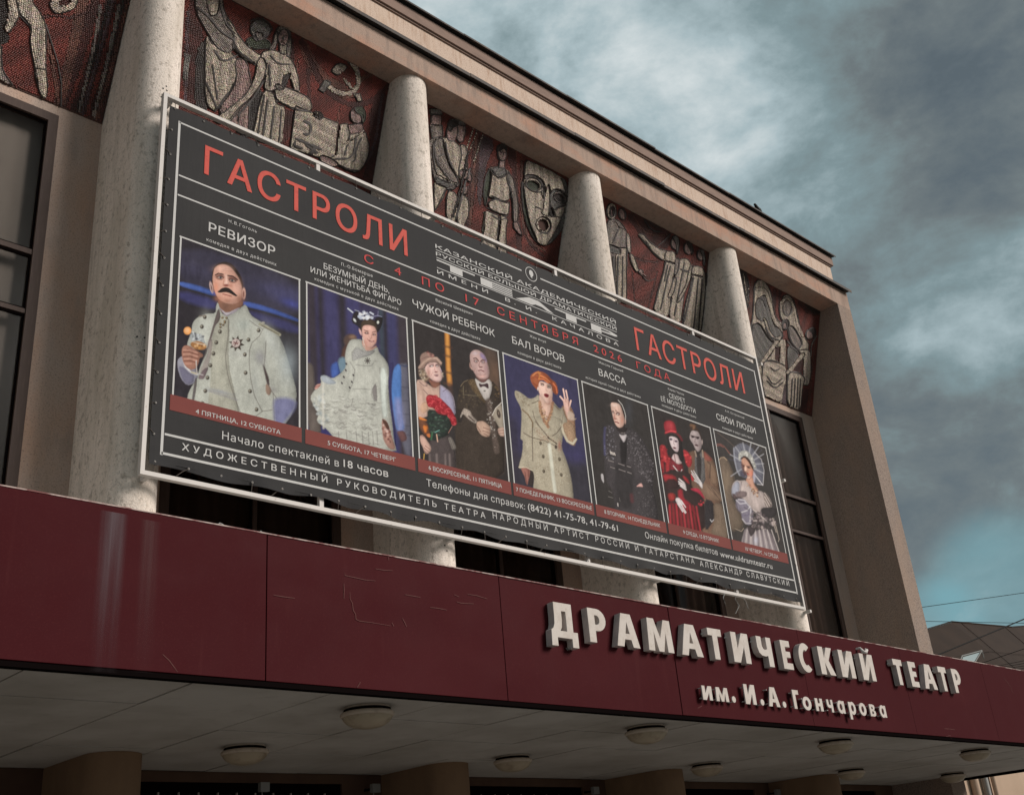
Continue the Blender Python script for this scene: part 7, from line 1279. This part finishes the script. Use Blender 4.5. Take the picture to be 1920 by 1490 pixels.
# panel C: soldiers, woman, large mask
shC = [(P_, S((540, 250), (620, 300), (560, 800), (480, 1200), (440, 1100), (500, 700)), 'S', 82, 0), (P_, S((600, 300), (740, 380), (640, 620), (600, 1000), (560, 900)), 'V', 82, 0), (L_, S((560, 300), (500, 1150)), 'B', 82, 0, 26), (L_, S((900, 460), (960, 1400)), 'S', 84, 0, 50), (L_, S((930, 470), (935, 760)), 'B', 84, 0.01, 12), (P_, S((860, 430), (920, 440), (920, 700), (850, 560)), 'S', 80, 0), (L_, S((1000, 1200), (1060, 1340), (1180, 1440)), 'S', 40, 0, 30), (L_, S((980, 560), (975, 1100), (1060, 1320), (1200, 1400)), 'B', 70, 0.02, 22), (L_, S((1350, 1500), (1420, 1050)), 'V', 80, 0, 30),
       (L_, S((535, 240), (450, 500)), 'L', 70, 0.03, 12), (L_, S((572, 262), (480, 500)), 'L', 70, 0.03, 10), (L_, S((622, 300), (535, 560)), 'L', 70, 0.03, 12),
       (P_, S((110, 340), (230, 330), (240, 700), (180, 800), (130, 600)), 'M', 80, 0.07), (E_, (180, 180, 52, 78, 0), 'P', 80, 0.10), (P_, S((115, 70), (230, 80), (240, 130), (130, 130)), 'G', 10, 0.12), (L_, S((130, 130), (225, 135)), 'K', 0, 0.1, 10), (P_, S((120, 220), (240, 230), (245, 330), (140, 350)), 'M', 80, 0.09),
       (P_, S((400, 400), (470, 420), (480, 640), (430, 760), (380, 700)), 'L', 75, 0.08), (P_, S((380, 200), (450, 200), (460, 280), (430, 380), (390, 390), (360, 330)), 'P', 80, 0.10), (P_, S((300, 170), (400, 170), (460, 220), (450, 240), (300, 210)), 'G', 10, 0.12),
       (P_, S((150, 380), (250, 330), (360, 380), (410, 430), (415, 520), (390, 640), (380, 780), (250, 760), (180, 680), (150, 520)), 'L', 78, 0.12), (P_, S((155, 380), (240, 340), (250, 440), (300, 600), (400, 760), (380, 810), (260, 700), (170, 540)), 'M', 55, 0.13), (L_, S((260, 380), (280, 520), (330, 640), (390, 740)), 'K', 60, 0.07, 9), (L_, S((160, 400), (170, 560), (260, 700)), 'K', 70, 0.05, 10), (L_, S((200, 520), (250, 490)), 'K', 10, 0.09, 10),
       (P_, S((290, 220), (330, 200), (370, 220), (385, 300), (350, 380), (290, 370), (270, 310)), 'P', 80, 0.13), (P_, S((285, 190), (380, 180), (385, 230), (330, 250), (300, 300)), 'D', 40, 0.13), (L_, S((340, 230), (370, 235)), 'K', 0, 0.13, 8),
       (P_, S((170, 700), (260, 750), (370, 780), (350, 830), (250, 820), (170, 770)), 'G', 15, 0.12), (L_, S((180, 680), (270, 740), (370, 770)), 'L', 15, 0.13, 9), (P_, S((160, 760), (280, 810), (250, 900), (160, 1030)), 'L', 60, 0.09), (L_, S((260, 830), (180, 1010)), 'K', 60, 0.05, 9), (P_, S((280, 830), (370, 850), (380, 1000), (350, 1150), (270, 1100)), 'L', 84, 0.10), (P_, S((390, 860), (480, 900), (490, 1040), (430, 1200), (370, 1150)), 'L', 84, 0.09), (P_, S((400, 640), (470, 640), (520, 700), (500, 760), (440, 720), (390, 700)), 'P', 20, 0.10), (P_, S((410, 800), (480, 800), (460, 880), (400, 860)), 'P', 60, 0.12),
       (L_, S((470, 510), (400, 860), (330, 1080)), 'K', 70, 0.12, 24), (L_, S((500, 620), (440, 800), (360, 1110)), 'D', 70, 0.10, 14),
       (P_, S((660, 640), (700, 610), (850, 640), (880, 700), (860, 850), (870, 910), (820, 940), (680, 900), (640, 860)), 'L', 84, 0.11), (P_, S((620, 850), (640, 700), (690, 610), (690, 720), (660, 900), (640, 1000)), 'N', 80, 0.05), (P_, S((680, 640), (760, 600), (840, 640), (820, 700), (770, 720), (700, 680)), 'G', 20, 0.11), (P_, S((770, 560), (820, 560), (820, 630), (760, 620)), 'P', 80, 0.11), (E_, (795, 490, 44, 70, 0), 'P', 84, 0.13), (P_, S((745, 470), (755, 410), (810, 395), (845, 430), (840, 470), (800, 440), (765, 470)), 'D', 30, 0.14), (L_, S((770, 480), (790, 478)), 'K', 0, 0.13, 7), (L_, S((808, 484), (826, 484)), 'K', 0, 0.13, 7), (L_, S((790, 536), (808, 538)), 'K', 0, 0.13, 7), (L_, S((800, 485), (798, 515)), 'K', 80, 0.13, 5),
       (L_, S((700, 640), (760, 740), (840, 660)), 'D', 40, 0.08, 8), (P_, S((840, 660), (890, 700), (930, 850), (945, 1000), (940, 1120), (895, 1130), (890, 950), (860, 800), (830, 730)), 'M', 82, 0.13), (L_, S((840, 720), (880, 860), (890, 960)), 'K', 80, 0.05, 8), (P_, S((895, 1130), (940, 1120), (985, 1250), (960, 1250), (900, 1180)), 'P', 70, 0.10), (L_, S((690, 880), (800, 940), (860, 920)), 'K', 10, 0.08, 10), (P_, S((660, 950), (720, 910), (830, 950), (870, 930), (850, 1080), (680, 1010)), 'L', 60, 0.12), (L_, S((650, 990), (740, 1040), (850, 1070)), 'K', 20, 0.07, 9),
       (P_, S((640, 1010), (740, 1060), (850, 1080), (830, 1200), (840, 1500), (600, 1400), (620, 1100)), 'L', 86, 0.11), (L_, S((770, 1080), (740, 1380)), 'D', 86, 0.06, 22), (L_, S((690, 1060), (760, 1110), (840, 1090)), 'D', 20, 0.08, 8), (L_, S((630, 1040), (610, 1300)), 'N', 86, 0.06, 16),
       (P_, S((1010, 545), (1100, 580), (1250, 650), (1395, 740), (1405, 860), (1412, 960), (1400, 1080), (1350, 1200), (1280, 1300), (1200, 1350), (1130, 1330), (1070, 1240), (1020, 1100), (990, 900), (995, 700)), 'L', 80, 0.16),
       (P_, S((1330, 700), (1395, 740), (1412, 960), (1395, 1100), (1340, 1220), (1250, 1320), (1200, 1350), (1290, 1200), (1380, 1000), (1380, 850)), 'G', 78, 0.15), (P_, S((985, 700), (1000, 900), (1040, 1130), (1130, 1330), (1060, 1240), (1000, 1080), (975, 850)), 'N', 75, 0.08),
       (P_, S((1000, 690), (1090, 690), (1170, 750), (1190, 850), (1180, 960), (1150, 850), (1090, 740), (1010, 740)), 'M', 40, 0.15), (E_, (1082, 780, 78, 60, 30), 'L', 30, 0.16), (E_, (1080, 790, 60, 42, 30), 'N', 30, 0.06), (L_, S((1010, 700), (1100, 700), (1170, 770), (1185, 900), (1160, 1000), (1215, 1060)), 'K', 50, 0.09, 10), (L_, S((1010, 760), (1050, 840), (1120, 855), (1165, 840)), 'K', 30, 0.08, 8),
       (P_, S((1230, 870), (1260, 820), (1330, 830), (1400, 900), (1410, 960), (1330, 990), (1270, 1020), (1240, 960)), 'G', 40, 0.13), (E_, (1330, 900, 70, 48, 35), 'M', 35, 0.15), (E_, (1325, 905, 52, 34, 35), 'D', 35, 0.06), (L_, S((1235, 880), (1280, 820), (1350, 830), (1410, 910)), 'K', 30, 0.09, 9), (P_, S((1225, 900), (1250, 980), (1280, 1080), (1230, 1080), (1220, 980)), 'D', 80, 0.11),
       (P_, S((1180, 900), (1215, 760), (1235, 860), (1225, 1040), (1215, 1080), (1150, 1050), (1170, 1000)), 'L', 84, 0.20), (L_, S((1145, 1040), (1190, 1070), (1225, 1075)), 'K', 20, 0.12, 9), (L_, S((1090, 985), (1150, 1010)), 'K', 15, 0.1, 8), (L_, S((1230, 1060), (1330, 1090)), 'K', 15, 0.1, 8),
       (E_, (1170, 1155, 66, 78, -25), 'L', 60, 0.19), (E_, (1170, 1155, 46, 56, -25), 'K', 0, 0.02), (L_, S((1130, 1240), (1160, 1220), (1210, 1240)), 'K', 20, 0.12, 8)]
panel(11.46, 15.79, (780, 190), 4.9656, shC, 'red tile relief with soldiers, a standing woman and a huge tragic mask', 3)
# panel D: couple and three women with outstretched arm
shD = [(P_, S((400, 200), (600, 270), (840, 400), (820, 560), (700, 560), (560, 440), (420, 300)), 'S', 45, 0), (L_, S((440, 260), (520, 420), (640, 560)), 'S', 60, 0.01, 16), (L_, S((560, 260), (640, 390), (760, 400)), 'K', 30, 0.01, 9), (L_, S((620, 300), (680, 350), (740, 350)), 'K', 20, 0.01, 8), (L_, S((700, 540), (790, 470), (840, 400)), 'K', 30, 0.01, 8), (L_, S((460, 230), (560, 400), (700, 440), (820, 420)), 'B', 40, 0.01, 12), (L_, S((480, 650), (540, 690), (700, 700)), 'S', 20, 0, 20), (L_, S((450, 800), (480, 1120)), 'S', 84, 0, 14), (L_, S((700, 800), (600, 1200)), 'S', 80, 0, 16), (L_, S((540, 820), (600, 900), (680, 860)), 'K', 0, 0, 7), (L_, S((1210, 600), (1180, 1400)), 'B', 84, 0, 30), (L_, S((1090, 560), (1060, 760)), 'R', 80, 0, 40),
       (P_, S((190, 300), (260, 260), (330, 300), (400, 400), (400, 600), (385, 1100), (270, 1080), (220, 700), (190, 500)), 'M', 84, 0.11), (P_, S((280, 560), (390, 560), (390, 1120), (270, 1060)), 'L', 88, 0.11), (L_, S((300, 640), (290, 1060)), 'K', 88, 0.06, 10), (L_, S((345, 640), (340, 1100)), 'D', 88, 0.06, 9), (L_, S((250, 640), (270, 1000)), 'D', 86, 0.06, 14), (P_, S((210, 520), (330, 570), (320, 620), (220, 600)), 'G', 15, 0.12), (L_, S((270, 300), (310, 370), (370, 380)), 'L', 50, 0.12, 12), (L_, S((240, 520), (320, 330)), 'D', 60, 0.08, 9),
       (E_, (240, 195, 50, 82, 0), 'L', 80, 0.12), (E_, (243, 200, 28, 56, 0), 'D', 80, 0.12), (L_, S((240, 150), (240, 240)), 'P', 80, 0.13, 12), (E_, (350, 220, 38, 62, -10), 'P', 80, 0.11), (L_, S((330, 160), (370, 190), (375, 270)), 'D', 60, 0.12, 16),
       (P_, S((385, 400), (420, 430), (440, 600), (410, 620), (385, 540)), 'L', 84, 0.13), (P_, S((415, 620), (455, 620), (515, 780), (490, 810), (440, 720)), 'L', 65, 0.10), (E_, (535, 800, 30, 24, 40), 'P', 40, 0.09), (L_, S((550, 810), (590, 850)), 'P', 40, 0.08, 10), (L_, S((535, 820), (560, 860)), 'P', 40, 0.08, 8),
       (P_, S((490, 410), (570, 430), (600, 480), (700, 560), (800, 590), (820, 650), (760, 690), (680, 640), (580, 520)), 'L', 40, 0.09), (L_, S((580, 490), (640, 600), (740, 680)), 'D', 50, 0.06, 10),
       (P_, S((770, 590), (870, 590), (890, 700), (850, 860), (830, 1000), (820, 1260), (650, 1200), (700, 1000), (770, 760)), 'L', 80, 0.11), (E_, (875, 510, 44, 68, 0), 'P', 80, 0.12), (P_, S((840, 450), (880, 430), (920, 470), (915, 560), (890, 640), (880, 520)), 'G', 80, 0.13), (L_, S((770, 690), (870, 720)), 'D', 15, 0.09, 18), (L_, S((820, 740), (720, 1180)), 'K', 78, 0.06, 9), (L_, S((800, 720), (760, 900)), 'D', 78, 0.06, 8),
       (P_, S((890, 680), (990, 660), (1040, 720), (1000, 860), (960, 1060), (930, 1330), (800, 1270), (860, 960)), 'L', 82, 0.11), (E_, (1005, 560, 42, 66, 0), 'P', 80, 0.12), (P_, S((980, 500), (1030, 500), (1058, 560), (1050, 640), (1020, 580)), 'D', 80, 0.13), (P_, S((870, 680), (920, 650), (900, 800), (860, 850), (870, 760)), 'M', 80, 0.13), (P_, S((860, 850), (890, 860), (850, 1040), (790, 1060), (830, 960)), 'L', 75, 0.13), (L_, S((960, 700), (860, 1240)), 'K', 80, 0.06, 10), (L_, S((920, 770), (1000, 800)), 'D', 20, 0.09, 16),
       (P_, S((1040, 740), (1140, 740), (1180, 820), (1170, 1100), (1130, 1430), (940, 1350), (980, 1100), (1040, 900)), 'L', 86, 0.11), (E_, (1130, 625, 36, 60, 0), 'P', 80, 0.12), (P_, S((1110, 570), (1160, 580), (1180, 660), (1165, 760), (1150, 660)), 'G', 84, 0.13), (P_, S((1010, 760), (1050, 720), (1020, 900), (930, 1080), (880, 1120), (900, 1060), (980, 930)), 'L', 70, 0.13), (L_, S((1060, 840), (960, 1300)), 'K', 82, 0.06, 9), (L_, S((1100, 850), (1050, 1380)), 'D', 86, 0.06, 9), (L_, S((1140, 850), (1100, 1400)), 'K', 88, 0.06, 10), (L_, S((1050, 830), (1140, 850)), 'D', 10, 0.09, 18), (L_, S((1190, 800), (1180, 1300)), 'D', 88, 0.05, 14)]
panel(16.49, 20.92, (1100, 360), 5.32, shD, 'red tile relief with a couple and three women in long dresses', 4)
# panel E: swirling drapery and two seated figures
shE = [(P_, S((60, 120), (130, 130), (170, 300), (150, 500), (60, 400)), 'D', 80, 0.05), (L_, S((80, 160), (100, 420)), 'G', 80, 0.06, 10), (L_, S((110, 160), (150, 420)), 'L', 80, 0.06, 10), (L_, S((70, 240), (160, 300)), 'L', 20, 0.06, 8), (L_, S((70, 330), (160, 360)), 'G', 20, 0.06, 8), (L_, S((200, 180), (170, 600)), 'B', 84, 0, 34), (P_, S((370, 290), (460, 300), (440, 420), (420, 560), (380, 480)), 'S', 84, 0), (L_, S((420, 300), (410, 520)), 'R', 84, 0.01, 22), (L_, S((620, 420), (720, 520), (830, 510)), 'S', 30, 0.03, 40), (P_, S((640, 420), (800, 480), (830, 520), (740, 520)), 'K', 30, 0.0), (L_, S((760, 700), (700, 1400)), 'B', 84, 0, 12), (P_, S((580, 1180), (700, 1200), (680, 1420), (590, 1390)), 'S', 84, 0), (L_, S((560, 400), (620, 660)), 'K', 70, 0.02, 26),
       (P_, S((205, 260), (240, 210), (300, 230), (350, 300), (370, 400), (390, 520), (420, 580), (450, 600), (470, 640), (460, 740), (480, 960), (500, 1300), (450, 1340), (300, 1290), (230, 1200), (180, 1000), (170, 700), (200, 480)), 'L', 84, 0.08),
       (P_, S((215, 400), (300, 340), (340, 480), (380, 620), (460, 680), (470, 740), (380, 740), (300, 600), (220, 560)), 'G', 60, 0.06), (L_, S((230, 300), (300, 300), (345, 420), (380, 580), (450, 650)), 'L', 60, 0.10, 34), (L_, S((240, 380), (280, 380), (310, 460)), 'D', 60, 0.06, 10),
       (P_, S((430, 440), (470, 350), (520, 350), (570, 420), (600, 560), (620, 680), (680, 760), (700, 800), (690, 860), (600, 860), (520, 760), (500, 620), (440, 560)), 'L', 75, 0.09), (E_, (500, 470, 40, 70, 0), 'M', 80, 0.11), (L_, S((450, 420), (500, 370), (560, 440), (580, 580), (640, 720)), 'L', 70, 0.12, 26), (P_, S((510, 620), (560, 640), (640, 780), (600, 850), (530, 760)), 'M', 50, 0.07),
       (P_, S((180, 620), (250, 600), (330, 740), (400, 800), (350, 900), (260, 1000), (200, 900)), 'G', 50, 0.06), (P_, S((510, 800), (600, 860), (620, 940), (520, 1050), (500, 900)), 'G', 50, 0.05),
       (P_, S((280, 560), (310, 560), (350, 680), (400, 740), (480, 750), (500, 800), (490, 900), (480, 1000), (430, 980), (440, 850), (400, 790), (340, 720)), 'L', 75, 0.12), (E_, (485, 620, 32, 50, 10), 'D', 60, 0.13), (E_, (475, 630, 18, 34, 10), 'P', 80, 0.14), (L_, S((430, 740), (300, 930), (250, 1000)), 'L', 50, 0.10, 34), (L_, S((300, 640), (340, 730), (430, 760)), 'K', 40, 0.05, 9), (P_, S((390, 830), (440, 820), (430, 960), (390, 930)), 'S', 80, 0.01),
       (P_, S((280, 960), (340, 940), (450, 970), (490, 1000), (495, 1150), (450, 1330), (300, 1280), (270, 1130)), 'L', 30, 0.14), (L_, S((285, 960), (340, 935), (440, 965)), 'K', 10, 0.06, 10), (L_, S((310, 1080), (370, 1170), (450, 1100)), 'K', 20, 0.1, 8), (L_, S((310, 1120), (380, 1200), (460, 1130)), 'D', 20, 0.1, 8), (L_, S((340, 1000), (380, 1040), (430, 1010)), 'D', 20, 0.1, 7), (L_, S((495, 760), (500, 1330)), 'K', 86, 0.02, 18), (P_, S((465, 1190), (500, 1100), (500, 1340), (450, 1330)), 'V', 84, 0.02),
       (P_, S((590, 850), (700, 840), (715, 900), (720, 1060), (695, 1170), (640, 1160), (650, 1000), (640, 900)), 'L', 82, 0.12), (E_, (705, 705, 36, 48, 15), 'P', 80, 0.13), (P_, S((690, 660), (750, 640), (765, 700), (740, 760), (730, 700)), 'D', 70, 0.13), (L_, S((500, 760), (560, 830), (620, 870)), 'K', 40, 0.05, 10), (L_, S((640, 890), (560, 1000), (510, 1050)), 'L', 50, 0.11, 36), (L_, S((770, 720), (720, 800), (720, 900)), 'M', 60, 0.06, 14), (P_, S((600, 960), (650, 930), (640, 1060), (560, 1020)), 'S', 80, 0.01),
       (P_, S((500, 1090), (530, 1040), (620, 1060), (660, 1100), (640, 1180), (620, 1400), (500, 1350)), 'L', 84, 0.14), (L_, S((505, 1070), (540, 1035), (640, 1060)), 'K', 10, 0.06, 10)]
for x in (540, 565, 590, 615): shE.append((L_, S((x, 1100), (x-14, 1380)), 'D', 86, 0.09, 7))
panel(21.62, 26.08, (1370, 480), 4.804, shE, 'red tile relief with swirling drapery and two seated figures', 5)
